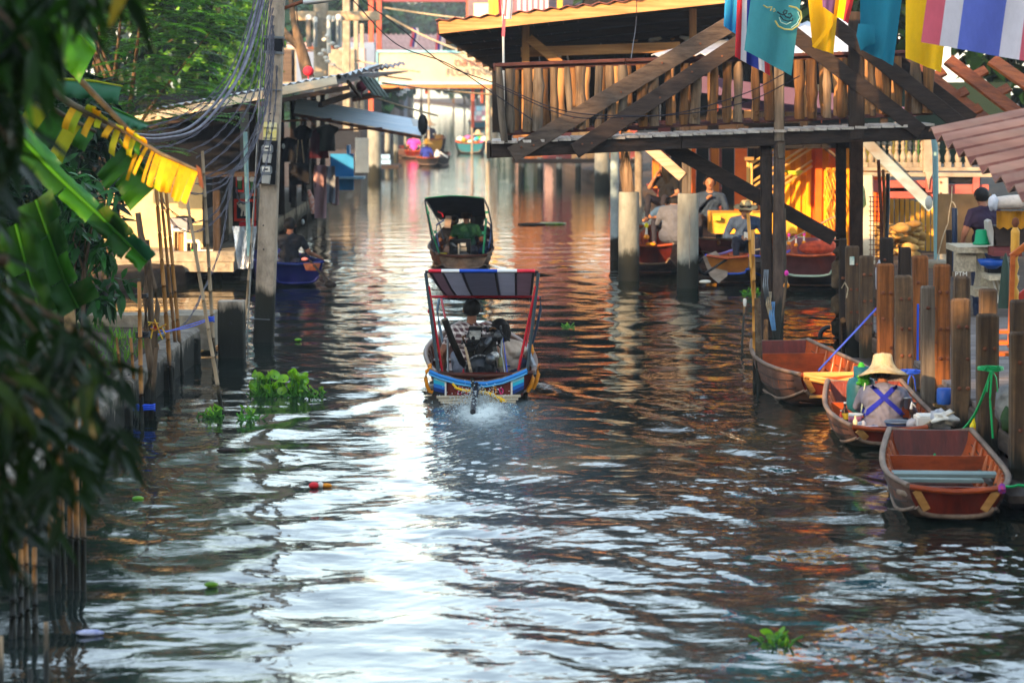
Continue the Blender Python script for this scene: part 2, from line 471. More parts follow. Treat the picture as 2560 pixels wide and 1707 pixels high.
M_blackpl = paint('black_plastic', '16171a', rough=.4)
M_steel = mat('steel', '8e9498', '6d7276', rough=.35, metal=.8, scale=5, bump=.05)
M_teal = paint('teal_pipe_paint', '7fa3a5', rough=.4, dirt=.15)
M_rope = mat('rope_fibre', 'b9a98c', '8e7d62', rough=.9, scale=20, bump=.3)
M_bluerope = paint('blue_rope', '2350c8', rough=.5)
M_greenrope = paint('green_rope', '12a85c', rough=.45)
M_wire = mat('cable_grey', '5c5a64', '3a3942', rough=.5, scale=9, bump=.1, vary=.25)
M_wired = paint('cable_dark', '25222a', rough=.5)
M_rust = mat('rust', '7a4a32', '4a2a1e', rough=.85, scale=6, bump=.4)
ORD = ['leftmost', 'second from the left', 'third from the left', 'fourth from the left', 'fifth from the left', 'sixth from the left', 'seventh from the left', 'eighth from the left', 'ninth from the left']
def flat(name, c, **kw): return paint(name, c, **kw)

def corr(mb, a, b, c, n, amp, th=.012, mi=0, valley=None):
    """corrugated sheet: corner a, edge a->b runs across the flutes (n of them), edge a->c runs along them"""
    a, b, c = V(a), V(b), V(c); nv = (b - a).cross(c - a).normalized()
    if nv.z < 0: nv = -nv
    rows = []; f0 = len(mb.f)
    for k in (0, .5, 1):
        rows.append([a + (b - a) * (i / (n * 4)) + (c - a) * k + nv * amp * math.sin(i * math.pi / 2) for i in range(n * 4 + 1)])
    mb.slab(rows, th, mi, True, -nv)
    if valley is not None:                     # rust and painted-in shading darken the lower half of every flute
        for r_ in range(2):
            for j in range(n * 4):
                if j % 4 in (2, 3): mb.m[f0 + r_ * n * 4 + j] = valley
    return mb
def label_text(s, size, mat_, parent, loc, rot, extr=.002, name='lettering', align='CENTER'):
    cu = bpy.data.curves.new(name, 'FONT'); cu.body = s; cu.size = size; cu.extrude = extr; cu.align_x = align; cu.align_y = 'CENTER'; cu.resolution_u = 4
    tmp = bpy.data.objects.new('tmp', cu); col.objects.link(tmp)
    me = bpy.data.meshes.new_from_object(tmp.evaluated_get(bpy.context.evaluated_depsgraph_get()))
    bpy.data.objects.remove(tmp)
    me.materials.clear(); me.materials.append(mat_)
    o = bpy.data.objects.new(name, me); col.objects.link(o)
    o.location = V(loc) - (origin(parent) if parent else V((0, 0, 0)))
    o.rotation_euler = rot
    if parent: o.parent = parent
    return o
FACE = (R(90), 0, 0)               # lettering that faces the camera's side

# ================================================================ left bank
# concrete edge of the bank, in cast lengths
edge = thing('retaining_wall', (-3.8, 30, 0), 'low dark concrete wall holding up the grassy left bank', 'wall')
ys_ = [9, 13, 17, 21, 24.4, 27.6, 30.8, 33.6]
for i in range(len(ys_) - 1):
    a = V((-3.92 + .03 * (i % 2), ys_[i] + .012, .17)); b = V((-3.92 + .03 * ((i + 1) % 2), ys_[i + 1] - .012, .17))
    part('wall_section', MB().bar(a, b, .26, .42, n=3, jit=.008, seed=i), M_conc, edge)
    part('wall_pile', MB().bar((a.x + .16, b.y - .5, -.8), (a.x + .16, b.y - .5, .3), .12, .12, (0, 1, 0)), M_conc, edge)
g = MB(); rr = random.Random(4)
for i in range(5200):
    x, y = rr.uniform(-9, -4.15), rr.uniform(25.5, 36)
    if y > 34 and x > -4.5: continue
    if mnoise.noise(V((x * .8, y * .5, 0))) < -.12: continue
    h = rr.uniform(.05, .16); a = rr.uniform(0, 6.28); w = .012
    dx, dy = math.cos(a), math.sin(a); l = rr.uniform(.02, .09)
    g.add([(x - dy * w, y + dx * w, .3), (x + dy * w, y - dx * w, .3), (x + dx * l, y + dy * l, .3 + h)], [(0, 1, 2)])
struct('grass', g, mat('grass_blades', '3f7a1c', '6f9a2a', rough=.6, scale=2, bump=0, trans=.3, island=True, vary=.3), 'stuff')
lf = MB()
for i in range(1500):
    x, y = rr.uniform(-6.5, -4.1), rr.uniform(22.5, 28.5); s = rr.uniform(.03, .08); a = rr.uniform(0, 6.28); t = rr.uniform(-.4, .4)
    u = V((math.cos(a), math.sin(a), t)) * s; v = V((-math.sin(a), math.cos(a), rr.uniform(-.3, .3))) * s * .4; p = V((x, y, .35))
    lf.add([p - u, p + v, p + u, p - v], [(0, 1, 2, 3)])
struct('fallen_leaves', lf, mat('dry_leaves', '6b4a34', '3a2c24', rough=.8, scale=9, bump=0, island=True, vary=.5), 'stuff')
for i in range(9):
    x, y, s = rr.uniform(-5.3, -4.6), rr.uniform(27.2, 28.8), rr.uniform(.06, .15)
    m = MB().ell((x, y, .33 + s * .4), (s * 1.2, s, s * .7), 9)
    m.v = [(p[0] + .25 * s * mnoise.noise(V(p) * 9), p[1], p[2] + .25 * s * mnoise.noise(V(p) * 7 + V((5, 0, 0)))) for p in m.v]
    solo('stone', m, M_conc_dry, 'pale rounded stone in the leaf litter of the left bank, ' + ['nearest the water', 'largest', 'smallest', 'flattest', 'farthest', 'lying alone', 'beside the largest', 'half buried', 'behind the shrub'][i], 'stone', 'stones scattered on the left bank')
# slab steps beside the stub pile
m = MB().box((-3.99, 34.6, .27), (.62, .9, .42)); solo('concrete_block', m, M_conc_dry, 'square pale concrete block lying at the end of the bank wall', 'block')
m = MB().box((-4.9, 34.9, .34), (1.5, .5, .2)); solo('concrete_slab', m, M_conc_dry, 'long flat concrete slab lying on the grass behind the bank wall', 'slab')
# stub pile
p = W(580, 893); st = MB().bar((p.x, p.y, -1), (p.x, p.y, U(580, 752, p.y).z), .31, .31, (0, 1, 0), ch=.06, n=5, jit=.002)
t = thing('concrete_stub', (p.x, p.y, 0), 'short square concrete pile cut off just above the water beside the utility pole', 'pile')
part('shaft', st, M_pole, t)
part('bolt_hole', MB().lathe((p.x, p.y - .158, .42), [(.018, 0), (.018, .006)], 10, axis=(0, -1, 0)), M_blackpl, t)
# utility pole
def lerp(a, b, k): return V(a).lerp(V(b), k)
p0 = W(648, 852); p1 = U(694, -60, p0.y)
pole = thing('utility_pole', (p0.x, p0.y, 0), 'tall leaning concrete utility pole with two electricity meters, standing in the water', 'utility pole')
part('shaft', MB().bar((p0.x, p0.y, -1.2), p1 + (p1 - p0) * .10, .27, .24, (0, 1, 0), ch=.07, n=10, jit=.001, w2=.19, h2=.18), M_pole, pole)
PT = lambda py, dx=0, dy=-.14: lerp(p0, p1, (852 - py) / 912) + V((dx, dy, 0))
leanM = Matrix.Rotation(math.atan2(p1.x - p0.x, p1.z - p0.z), 3, 'Y')
for i, y in enumerate((92, 110, 130)):
    part('clamp_band', MB().box(PT(y, 0, 0), (.255, .25, .03), leanM), M_steel if i != 1 else M_tin, pole)
part('clamp_band', MB().box(PT(112, 0, 0), (.238, .24, .16), leanM), M_tin, pole)
for y in (222, 795): part('clamp_band', MB().box(PT(y, 0, 0), (.262, .26, .012), leanM), M_steel, pole)
mp_ = part('meter_board', MB().box(PT(402, .0, -.15), (.235, .03, .56), leanM), M_blackpl, pole)
for i, y in enumerate((378, 430)):
    q = PT(y, .0, -.20)
    me = part('electricity_meter', MB().bar(q + V((0, .02, .045)), q + V((0, -.035, .045)), .145, .12, ch=.2), paint('meter_grey', '70767a', rough=.35), mp_)
    part('electricity_meter', MB().bar(q + V((-.002, .01, -.02)), q + V((-.008, .0, -.13)), .12, .07, (0, 1, 0), ch=.15, w2=.10), paint('meter_base', 'a09e96', rough=.4), mp_)
    part('meter_dial', MB().box(q + V((0, -.04, .055)), (.10, .008, .065)), M_white, mp_)
    part('meter_dial', MB().box(q + V((0, -.046, .055)), (.05, .004, .02)), M_blackpl, mp_)
    for sx in (-1, 1):
        part('screw', MB().ell(q + V((sx * .125, .0, .02)), .009, 6), M_steel, mp_)
part('meter_dial', MB().box(PT(354, .0, -.17), (.05, .012, .04)), M_steel, mp_)
sg = part('notice_plate', MB().box(PT(327, .015, -.135), (.165, .012, .245), leanM), mat('faded_yellow', 'd8c43a', 'd8d6c0', rough=.5, scale=5, bump=.05, vary=0), pole)
for s_, y, z in (('งพระยอง', 317, .032), ('รับ', 330, .036), ('กำจัดปลวก', 343, .028)):
    label_text(s_, z * 1.35, M_blackpl, sg, PT(y, .015, -.145), FACE)
for k, y in ((0, 300), (1, 560), (2, 620), (3, 770), (4, 282)):
    part('bolt_hole', MB().lathe(PT(y, .01 - .02 * (k % 2), -.128), [(.011, 0), (.011, .012)], 8, axis=(0, -1, 0)), M_blackpl, pole)
part('conduit', MB().tube([PT(y, -.145, -.10) for y in (860, 700, 560, 400, 240, 60)], .011, 6), M_steel, pole)
la = PT(12, .1, 0)
arm = part('lamp_arm', MB().tube([PT(22, .08, 0), la + V((.2, 0, .03)), U(764, 4, p0.y)], .024, 8), M_rust, pole)
lh = MB(); a, b = U(758, 6, p0.y), U(862, -8, p0.y)
lh.rings([[lerp(a, b, k) + V((0, math.cos(q) * w, math.sin(q) * h)) for q in [j * math.pi / 5 for j in range(10)]] for k, w, h in ((0, .03, .03), (.08, .07, .045), (.3, .10, .05), (.85, .09, .045), (1, .03, .02))])
part('lamp_head', lh, paint('lamp_grey', 'b8bcc0', rough=.4), pole)
# teal pipe and bamboo prop beside it
a = U(613, 330, 44.5); b = U(623, 640, 44.5)
solo('drain_pipe', MB().tube([a, b], .035, 10), M_teal, 'pale teal pipe standing in front of the dark shop opening', 'pipe')
# ---- bamboo poles
def bamboo(px0, py0, px1, py1, w, label, mt=None, d=None, bend=0, grp='poles stuck in the water along the left bank', name='bamboo_pole', kn=True):
    b = W(px1, py1) if d is None else U(px1, py1, d)
    a = U(px0, py0, b.y + .25)
    r = w * b.y / 7000 / 2
    n = max(5, int((a - b).length / .28)); pts = []; rad = []
    for i in range(n + 1):
        k = i / n; q = lerp(b, a, k) + V((bend * math.sin(k * math.pi), 0, 0))
        if kn and 0 < i < n:
            pts += [q - V((0, 0, .012)), q, q + V((0, 0, .012))]; rr_ = r * (1 - .25 * k); rad += [rr_ * .97, rr_ * 1.16, rr_ * .97]
        else: pts.append(q); rad.append(r * (1 - .25 * k))
    low = V(b) - (V(a) - V(b)).normalized() * .5
    return solo(name, MB().tube([low] + pts, [r] + rad, 8), mt or M_bam, label, 'pole', grp, base=b)
bamboo(389, 449, 430, 983, 13, 'tall brown bamboo pole, leftmost of the four in front of the cream wall')
bamboo(400, 458, 446, 940, 10, 'thin brown bamboo pole tied just right of the leftmost one before the cream wall')
bamboo(413, 454, 456, 937, 11, 'brown bamboo pole beside the thin one, ending right by the wall pile')
bamboo(462, 469, 556, 1036, 11, 'pale leaning bamboo pole with a blue tie, reaching farthest into the water', M_bampale)
bamboo(506, 378, 536, 905, 11, 'tall straight tan bamboo pole rising past the dark shop roof', M_bampale)
bamboo(348, 705, 354, 1058, 13, 'short thick bamboo stake bound to a bent branch by a black band')
bamboo(327, 845, 342, 1045, 10, 'thin cut stake just left of the branch bound with blue rope', M_bam)
bamboo(291, 845, 318, 1060, 9, 'slim brown stake with a scrap of white plastic on it', M_bam)
bamboo(322, 936, 328, 1040, 8, 'short black stake standing between two brown stakes', M_blackpl)
bamboo(394, 860, 405, 965, 8, 'short thin stake behind the forked branch', M_bam)
bamboo(634, 519, 617, 749, 6, 'thin yellowish stick leaning on the left of the utility pole', M_bampale, d=36.2, name='stick')
m = MB()
def branch(pts, rad, Y, label, mt=None, name='branch_pole'):
    ps = [U(x, y, Y + .1 * i * 0) for x, y in pts]
    return solo(name, MB().tube(ps + [ps[-1] - V((0, 0, .6))], [r * Y / 7000 for r in rad] + [rad[-1] * Y / 7000], 9), mt or M_bark, label, 'pole', 'poles stuck in the water along the left bank', base=ps[-1])
branch([(345, 532), (352, 585), (366, 640), (363, 740), (366, 835), (378, 918), (368, 975), (364, 1040)], [7, 8, 9, 9, 9, 10, 10, 10], 27.8, 'crooked bark-covered branch standing in the water, tied with blue rope')
branch([(366, 600), (372, 668), (376, 760), (380, 830)], [8, 8, 8, 8], 29.6, 'straight grey sapling trunk standing behind the crooked branch')
branch([(371, 657), (388, 720), (394, 770), (388, 840), (382, 978)], [5, 6, 7, 7, 8], 28.4, 'thin forked branch curving up beside the crooked one')
branch([(391, 870), (383, 960), (377, 1050)], [5, 6, 7], 27.5, 'short leaning stake touching the foot of the crooked branch')
def cluster(px, y0, y1, n, w, Y, label):
    for i in range(n):
        x = px + (i - (n - 1) / 2) * w * .95
        bamboo(x - 6 + rnd.uniform(-10, 10), y0 + rnd.uniform(-40, 60), x, y1 + rnd.uniform(-25, 20), w * rnd.uniform(.8, 1.1), ORD[i] + ' ' + label, grp='bamboo stakes behind the hanging leaves')
cluster(168, 880, 1470, 6, 17, 18, 'brown bamboo stake in the bundle behind the dark hanging leaves')
cluster(225, 900, 1120, 4, 14, 23, 'bamboo stake in the farther bundle behind the hanging leaves')
cluster(60, 1330, 1600, 4, 20, 16, 'bamboo stake in the nearest bundle at the edge of the water')
for px, y0, y1, l in ((115, 1555, 1760, 'pale grey stick standing in the water, tallest of three at the corner'), (75, 1672, 1790, 'pale stub of a stick just above the water in the corner'), (2, 1590, 1800, 'pale grey stick at the very edge of the corner water')):
    bamboo(px, y0, px + 2, y1, 16, l, M_bampale, grp='sticks in the corner of the canal', kn=False)
# ties
def tie(px, py, Y, rx, n, mt, label, h=.02, cat='rope', tails=True):
    c = U(px, py, Y); t = MB(); pts = []
    for i in range(n * 14 + 1):
        a = i / 14 * 2 * math.pi; pts.append(c + V((math.cos(a) * rx, math.sin(a) * .09, (i / (n * 14) - .5) * h * n)))
    t.tube(pts, .009, 5)
    o = solo('rope_tie', t, mt, label, cat)
    return o
tie(354, 1018, 27.4, .13, 3, M_bluerope, 'bright blue rope wound round the foot of the stakes')
tie(524, 798, 31.8, .05, 3, M_bluerope, 'blue twine wound round two crossing bamboo poles')
tie(357, 837, 27.6, .07, 3, M_blackpl, 'black band binding stake and crooked branch, lower of two')
tie(354, 740, 27.7, .06, 2, M_blackpl, 'black band binding stake and crooked branch, upper of two')
m = MB()
for k in range(7):
    a = U(388, 822, 28.1); m.tube([a, a + V((rnd.uniform(-.08, .08), -.03, rnd.uniform(-.02, .1))), a + V((rnd.uniform(-.12, .12), -.05, rnd.uniform(-.14, .1)))], .008, 5)
solo('cloth_knot', m, mat('faded_ribbon', 'c8b82a', 'a83028', scale=12), 'knot of faded yellow and red ribbon tied on a branch', 'ribbon')
def line(pts, r, mt, name, label, cat, sag=0, n=14, group=None, wob=0, twist=0, base=None):
    m = MB(); ps = []
    for i in range(len(pts) - 1):
        a, b = V(pts[i]), V(pts[i + 1])
        for k in range(n):
            t_ = k / n; ps.append(a.lerp(b, t_) - V((0, 0, sag * 4 * t_ * (1 - t_))))
    ps.append(V(pts[-1]))
    if wob: ps = [p + V((math.sin(i * 1.9) * wob, 0, math.cos(i * 2.3) * wob)) for i, p in enumerate(ps)]
    m.tube(ps, r, 5)
    return solo(name, m, mt, label, cat, group, base=base or ps[0])
line([U(522, 797, 31.8), U(395, 836, 28.2)], .006, M_bluerope, 'blue_twine', 'thin blue twine from the crossing poles to the crooked branch', 'twine')
line([U(520, 800, 31.8), U(430, 826, 30), U(380, 818, 28.2)], .006, M_bluerope, 'blue_twine', 'second blue twine just under the first, knotted at the ribbon', 'twine', .02)
# ---------------------------------------------------------------- shop house on the left bank
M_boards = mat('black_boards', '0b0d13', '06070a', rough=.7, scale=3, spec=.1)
sh = thing('shop_house', (-6, 46, 0), 'dark timber shop over the water with a white edged tin roof', 'building')
beige = mat('cream_plaster', 'd9c08c', 'c2a878', rough=.85, scale=1.5, bump=.1, dirt=.15, dirtc=(.3, .24, .16))
part('side_wall', MB().box((-6.15, 47.9, 1.55), (1.72, .12, 2.3)), beige, sh)
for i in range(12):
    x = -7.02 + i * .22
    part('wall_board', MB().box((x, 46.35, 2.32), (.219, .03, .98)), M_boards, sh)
part('lintel', MB().box((-5.4, 46.33, 1.79), (2.6, .08, .08)), M_darkx, sh)
part('floor_slab', MB().box((-6.4, 47.6, .34), (3.6, 2.9, .3)).box((-6.4, 46.25, .44), (3.64, .25, .16)), M_conc_dry, sh)
part('floor_slab', MB().box((-6.2, 62, .30), (2.6, 26, .3)), M_conc, sh)
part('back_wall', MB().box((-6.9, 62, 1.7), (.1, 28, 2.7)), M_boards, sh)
for i in range(9):
    part('post', MB().bar((-4.95, 47 + i * 3.3, -.6), (-4.95, 47 + i * 3.3, 2.95), .13, .13, (0, 1, 0)), M_darkz, sh)
for i in range(15):                # boards and counters between the posts on the canal side
    y = 48.2 + i * 1.75
    if i in (3, 9): continue
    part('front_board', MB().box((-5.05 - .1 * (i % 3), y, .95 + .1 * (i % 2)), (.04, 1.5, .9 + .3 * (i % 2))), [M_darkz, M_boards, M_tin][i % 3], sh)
# roof: low at the left, rising to the canal
ra, rb = U(340, 296, 45.6), U(842, 188, 45.6); rc = V((0, 28, .12))
rf = MB(); corr(rf, ra + V((0, 0, .1)), rb + V((.12, 0, .02)), ra + rc + V((0, 0, .1)), 26, .02)
part('roof_sheet', rf, mat('roof_tin', '6a6f76', '4a4e55', rough=.4, metal=.5, scale=2), sh)
part('fascia_board', MB().bar(ra + V((0, -.03, -.03)), rb + V((0, -.03, -.08)), .03, .13), mat('fascia_white', 'e0d8c4', 'b89a72', rough=.7, scale=1.2, stretch=(.4, 2, 2), bump=.1), sh)
part('rafter_board', MB().bar(ra + V((0, .05, -.16)), rb + V((.2, .05, -.2)), .05, .08), M_darkx, sh)
e0, e1 = U(838, 196, 46), U(905, 172, 46.2)
part('roof_sheet', corr(MB(), e0, e0 + V((.55, -.2, .16)), e0 + V((.0, 5, .1)), 6, .03), mat('blue_tin', '4d6680', '30445c', rough=.4, metal=.4, scale=2), sh)
part('end_sheet', corr(MB(), U(895, 190, 52), U(938, 196, 52), U(930, 238, 52), 4, .03), mat('pale_tin', '8fa09a', '6a7a76', rough=.4, metal=.4), sh)
part('rafter', MB().bar(U(800, 262, 48), U(905, 228, 56), .07, .1), M_darkx, sh)
part('rafter', MB().bar(U(870, 205, 48.5), U(902, 244, 54), .05, .06), M_greyx, sh)
# awning
aw = thing('awning', (-4.4, 60, 2.2), 'pale blue corrugated awning sticking out over the canal from the dark shop', 'awning')
a = U(735, 281, 59); b = U(1052, 338, 58); c = U(742, 245, 63)
part('sheet', corr(MB(), a, c, b, 12, .02), mat('awning_tin', 'e0ecf0', 'c4dae4', rough=.5, metal=0, scale=1.3, stretch=(.5, 2, 1), bump=.05), aw)
part('sheet', corr(MB(), lerp(a, c, .45) + (b - a) * .96 + V((0, 0, .02)), lerp(a, c, .95) + (b - a) * .96 + V((0, 0, .02)), lerp(a, c, .45) + (b - a) * 1.09, 6, .02), M_white, aw)
part('edge_batten', MB().bar(a - V((0, .05, .05)), b - V((0, .05, .05)), .05, .06), M_rust, aw)
part('edge_batten', MB().bar(c - V((0, 0, .03)), c + (b - a) * .96 - V((0, 0, .03)), .05, .05), flat('green_paint', '3f7f6c'), aw)
for i, k in enumerate((.3, .7)): part('strut', MB().bar(lerp(a, b, k), lerp(a, b, k) + V((-1.2, 0, -.05)), .04, .04), M_rust, aw)
m = MB()
for i in range(16):
    q = b + V((.05 + rnd.uniform(-.05, .07), .9, rnd.uniform(-.12, .3))); m.ell(q, (.07, .05, .06), 6)
solo('plastic_bag', MB().ell(U(1057, 312, 58.5), (.11, .1, .22), 10), M_blackpl, 'black plastic bag hanging at the tip of the pale blue awning', 'bag')
# second, farther roof end and lanterns
fr = thing('far_shop_roof', (-3, 66, 3.1), 'ragged dark tin roof end jutting past the cream market sign', 'roof')
part('roof_sheet', corr(MB(), U(890, 190, 66), U(1013, 160, 66), U(905, 178, 80), 9, .03), mat('purple_tin', '4a4058', '332c40', rough=.5, metal=.2), fr)
part('roof_sheet', corr(MB(), U(905, 180, 64), U(970, 165, 64), U(915, 170, 74), 6, .03), mat('grey_tin', '6a6a74', '4a4a54', rough=.5, metal=.2), fr)
part('beam', MB().bar(U(880, 246, 64), U(1000, 222, 64), .06, .09), M_greyx, fr)
part('beam', MB().bar(U(880, 252, 62), U(960, 238, 62), .05, .07), M_rust, fr)
part('eave_sheet', corr(MB(), U(990, 236, 66), U(1016, 218, 66), U(998, 242, 64), 3, .02), M_white, fr)
def lantern(px, py, Y, r, mt, label):
    t = thing('paper_lantern', U(px, py, Y) - V((0, 0, r * .9)), label, 'lantern', 'red lanterns of the left shops')
    c = U(px, py, Y); m = MB(); m.lathe(c, [(r * .35, -r * .85), (r * .8, -r * .55), (r, 0), (r * .8, r * .55), (r * .35, r * .85)], 14)
    part('globe', m, mt, t); part('cap', MB().lathe(c, [(r * .36, r * .84), (r * .3, r * .98)], 12), M_rust, t)
    part('tassel', MB().tube([c - V((0, 0, r * .85)), c - V((0, 0, r * 1.5))], .01, 5), mt, t)
lantern(771, 178, 50, .10, flat('lantern_red', 'd8384a', trans=.3), 'bright red lantern above the dark roof beside the pole')
lantern(904, 216, 52.5, .11, flat('lantern_crimson', '8c2f48', trans=.3), 'dull crimson lantern hanging in shade beneath the roof end')
# goods of the shop
cloth_d = [flat('cloth_black', '17181d', rough=.9), flat('cloth_maroon', '4a1a28', rough=.9), flat('cloth_olive', '3a3d38', rough=.9), flat('cloth_rose', 'a98a92', rough=.9), flat('cloth_blue', '27508c', rough=.9), flat('cloth_grey', '7c8594', rough=.9)]
def garment(px, py, Y, w, h, mt, label, kind='shirt'):
    c = U(px, py, Y); m = MB(); rows = []
    prof = [(0, .28), (.05, .55), (.12, 1.0), (.3, .82), (.35, .62), (.7, .62), (1, .66)] if kind == 'shirt' else [(0, .9), (.3, 1), (.7, .95), (1, .85)]
    for z, k in prof:
        rows.append([c + V((w / 2 * k * s + 0, .05 * math.sin(s * 4 + z * 3) + .05, h / 2 - z * h)) for s in [q / 5 - 1 for q in range(11)]])
    m.slab(rows, .05, 0, True, (0, 1, 0))
    t = thing('hanging_' + kind, c - V((0, 0, h / 2)), label, 'shirt' if kind == 'shirt' else 'cloth', 'clothes for sale along the left shops')
    part('cloth', m, mt, t)
    part('hanger', MB().tube([c + V((-.15 * w, .06, h * .47)), c + V((0, .06, h * .52)), c + V((0, .06, h * .6))], .008, 5), M_steel, t)
garment(757, 362, 58, .42, .8, cloth_d[0], 'black shirt hanging in the shop under the blue awning')
garment(797, 360, 60, .62, .62, cloth_d[1], 'maroon shirt hanging behind the olive one')
garment(818, 345, 58, .5, .55, cloth_d[2], 'olive shirt hanging frontmost of the clothes under the awning')
garment(720, 375, 57, .4, .5, cloth_d[0], 'small black garment hanging next to the black shirt')
garment(800, 480, 55.5, .26, 1.05, cloth_d[3], 'long pale pink length of cloth hanging to the water', 'fabric')
garment(826, 462, 57, .2, .75, cloth_d[5], 'long grey-blue length of cloth beside the pink one', 'fabric')
garment(838, 478, 60, .16, .6, cloth_d[3], 'narrow rose cloth at the end of the hanging fabrics', 'fabric')
m = MB().box(U(750, 435, 54), (.36, .12, .42)); hb = thing('shoulder_bag', U(750, 462, 54), 'dark fabric shoulder bag hanging by two long straps', 'bag')
part('body', m, cloth_d[0], hb)
for s in (-1, 1): part('strap', MB().tube([U(750 + s * 10, 412, 54), U(750 + s * 4, 350, 54)], .012, 5), M_rope, hb)
m = MB().tube([U(772, 475, 53), U(778, 500, 53), U(782, 535, 53)], [.03, .06, .03], 8); solo('hanging_fish_charm', m, mat('orange_stripe', 'c86a4a', 'd8d0cc', scale=18), 'orange and white charm hanging in the dark shop', 'charm')
for i, (px, py, l) in enumerate(((708, 366, 'small glass ornament glinting high in the dark shop'), (757, 555, 'small white ornament glinting low in the dark shop'))):
    solo('ornament', MB().ell(U(px, py, 52), (.035, .03, .05), 8), paint('glass_white', 'b9c4c8', rough=.2), l, 'ornament')
# blue counter, white sheet wall and crates farther along the left shops
bc = thing('blue_counter', (-4.8, 68, .5), 'bright blue counter and shelf of a shop standing over the water', 'counter')
blu = flat('counter_blue', '2f8fd8')
part('front_panel', MB().box(U(855, 430, 66), (.55, .06, .85)), blu, bc)
part('shelf', MB().box(U(872, 444, 66), (.75, .8, .05)), flat('counter_pale', '8fc4e4'), bc)
part('side_panel', MB().box(U(872, 405, 67.5), (.06, .7, .8)), blu, bc)
wsht = MB(); corr(wsht, U(888, 345, 82), U(922, 345, 82), U(888, 432, 82), 8, .02)
solo('white_tin_wall', wsht, M_white, 'white corrugated tin wall just left of the round concrete pile', 'wall')
for i, (x0, x1, y0, y1, Y, l) in enumerate(((919, 953, 300, 452, 92, 'thick round concrete pile standing in the canal by the left shops'), (962, 976, 318, 408, 104, 'slim grey concrete post beyond the round pile'), (984, 996, 325, 414, 108, 'tan concrete post beyond the round pile, nearer the boats'), (1010, 1018, 300, 390, 122, 'thin far post behind the woman in pink'))):
    p = W((x0 + x1) / 2, y1); w = (x1 - x0) * p.y / 7000
    solo('concrete_pile', MB().tube([(p.x, p.y, -.6), (p.x, p.y, U(0, y0, p.y).z)], w / 2, 16), M_pile, l, 'pile', 'round piles along the left shops', base=p)
for i, (px, py, l) in enumerate(((962, 392, 'pale blue crate stacked by the left landing'), (964, 405, 'pale blue crate under another crate on the landing'))):
    solo('blue_crate', MB().box(U(px, py, 98), (.36, .4, .15)), flat('crate_blue', '86a8c8'), l, 'crate', 'crates on the left landing')
solo('small_landing', MB().box(U(968, 416, 98), (.9, 2, .12)), M_darkx, 'small dark wooden landing holding pale blue crates', 'landing')
# ---- furniture on the platform
wf = thing('white_shelf_unit', U(480, 650, 46.9), 'white stepped wooden shelf unit with slats on the concrete platform', 'shelf')
def frame(x0, x1, y0, y1, Y, w=.05):
    a, b, c, d = U(x0, y0, Y), U(x1, y0, Y), U(x1, y1, Y), U(x0, y1, Y)
    for p, q in ((a, b), (d, c)): part('rail', MB().bar(p, q, w, w), M_white, wf)
    for p, q in ((a, d), (b, c)): part('upright', MB().bar(p - V((0, .01, 0)), q - V((0, .01, 0)), w, w, (0, 1, 0)), M_white, wf)
frame(430, 464, 575, 660, 46.8); frame(464, 498, 603, 660, 46.75); frame(500, 532, 628, 660, 46.7)
for x in (440, 449, 457): part('slat', MB().bar(U(x, 580, 46.9), U(x, 655, 46.9), .05, .02, (0, 1, 0)), M_teakz, wf)
for x in (472, 482, 491): part('slat', MB().bar(U(x, 608, 46.9), U(x, 655, 46.9), .05, .02, (0, 1, 0)), M_darkz, wf)
part('board', MB().box(U(450, 561, 47.2), (.3, .5, .22)), flat('shelf_grey', '8d8a90'), wf)  # one even grey for the top board
part('upright', MB().bar(U(428, 562, 46.85), U(432, 662, 46.85), .06, .05, (0, 1, 0)), M_white, wf)
solo('green_can', MB().lathe(U(483, 657, 46.5), [(.05, 0), (.06, .02), (.06, .15), (.04, .19), (.02, .22)], 12), flat('can_green', '2aa845'), 'small green tin standing by the white shelf', 'can')
solo('dark_basket', MB().ell(U(459, 552, 47.2), (.2, .15, .09), 10), M_blackpl, 'dark basket lying on top of the white shelf', 'basket')
solo('plank_offcut', MB().bar(U(560, 655, 46.2), U(585, 640, 47), .12, .06), M_greyx, 'short wooden offcut lying on the platform', 'plank')
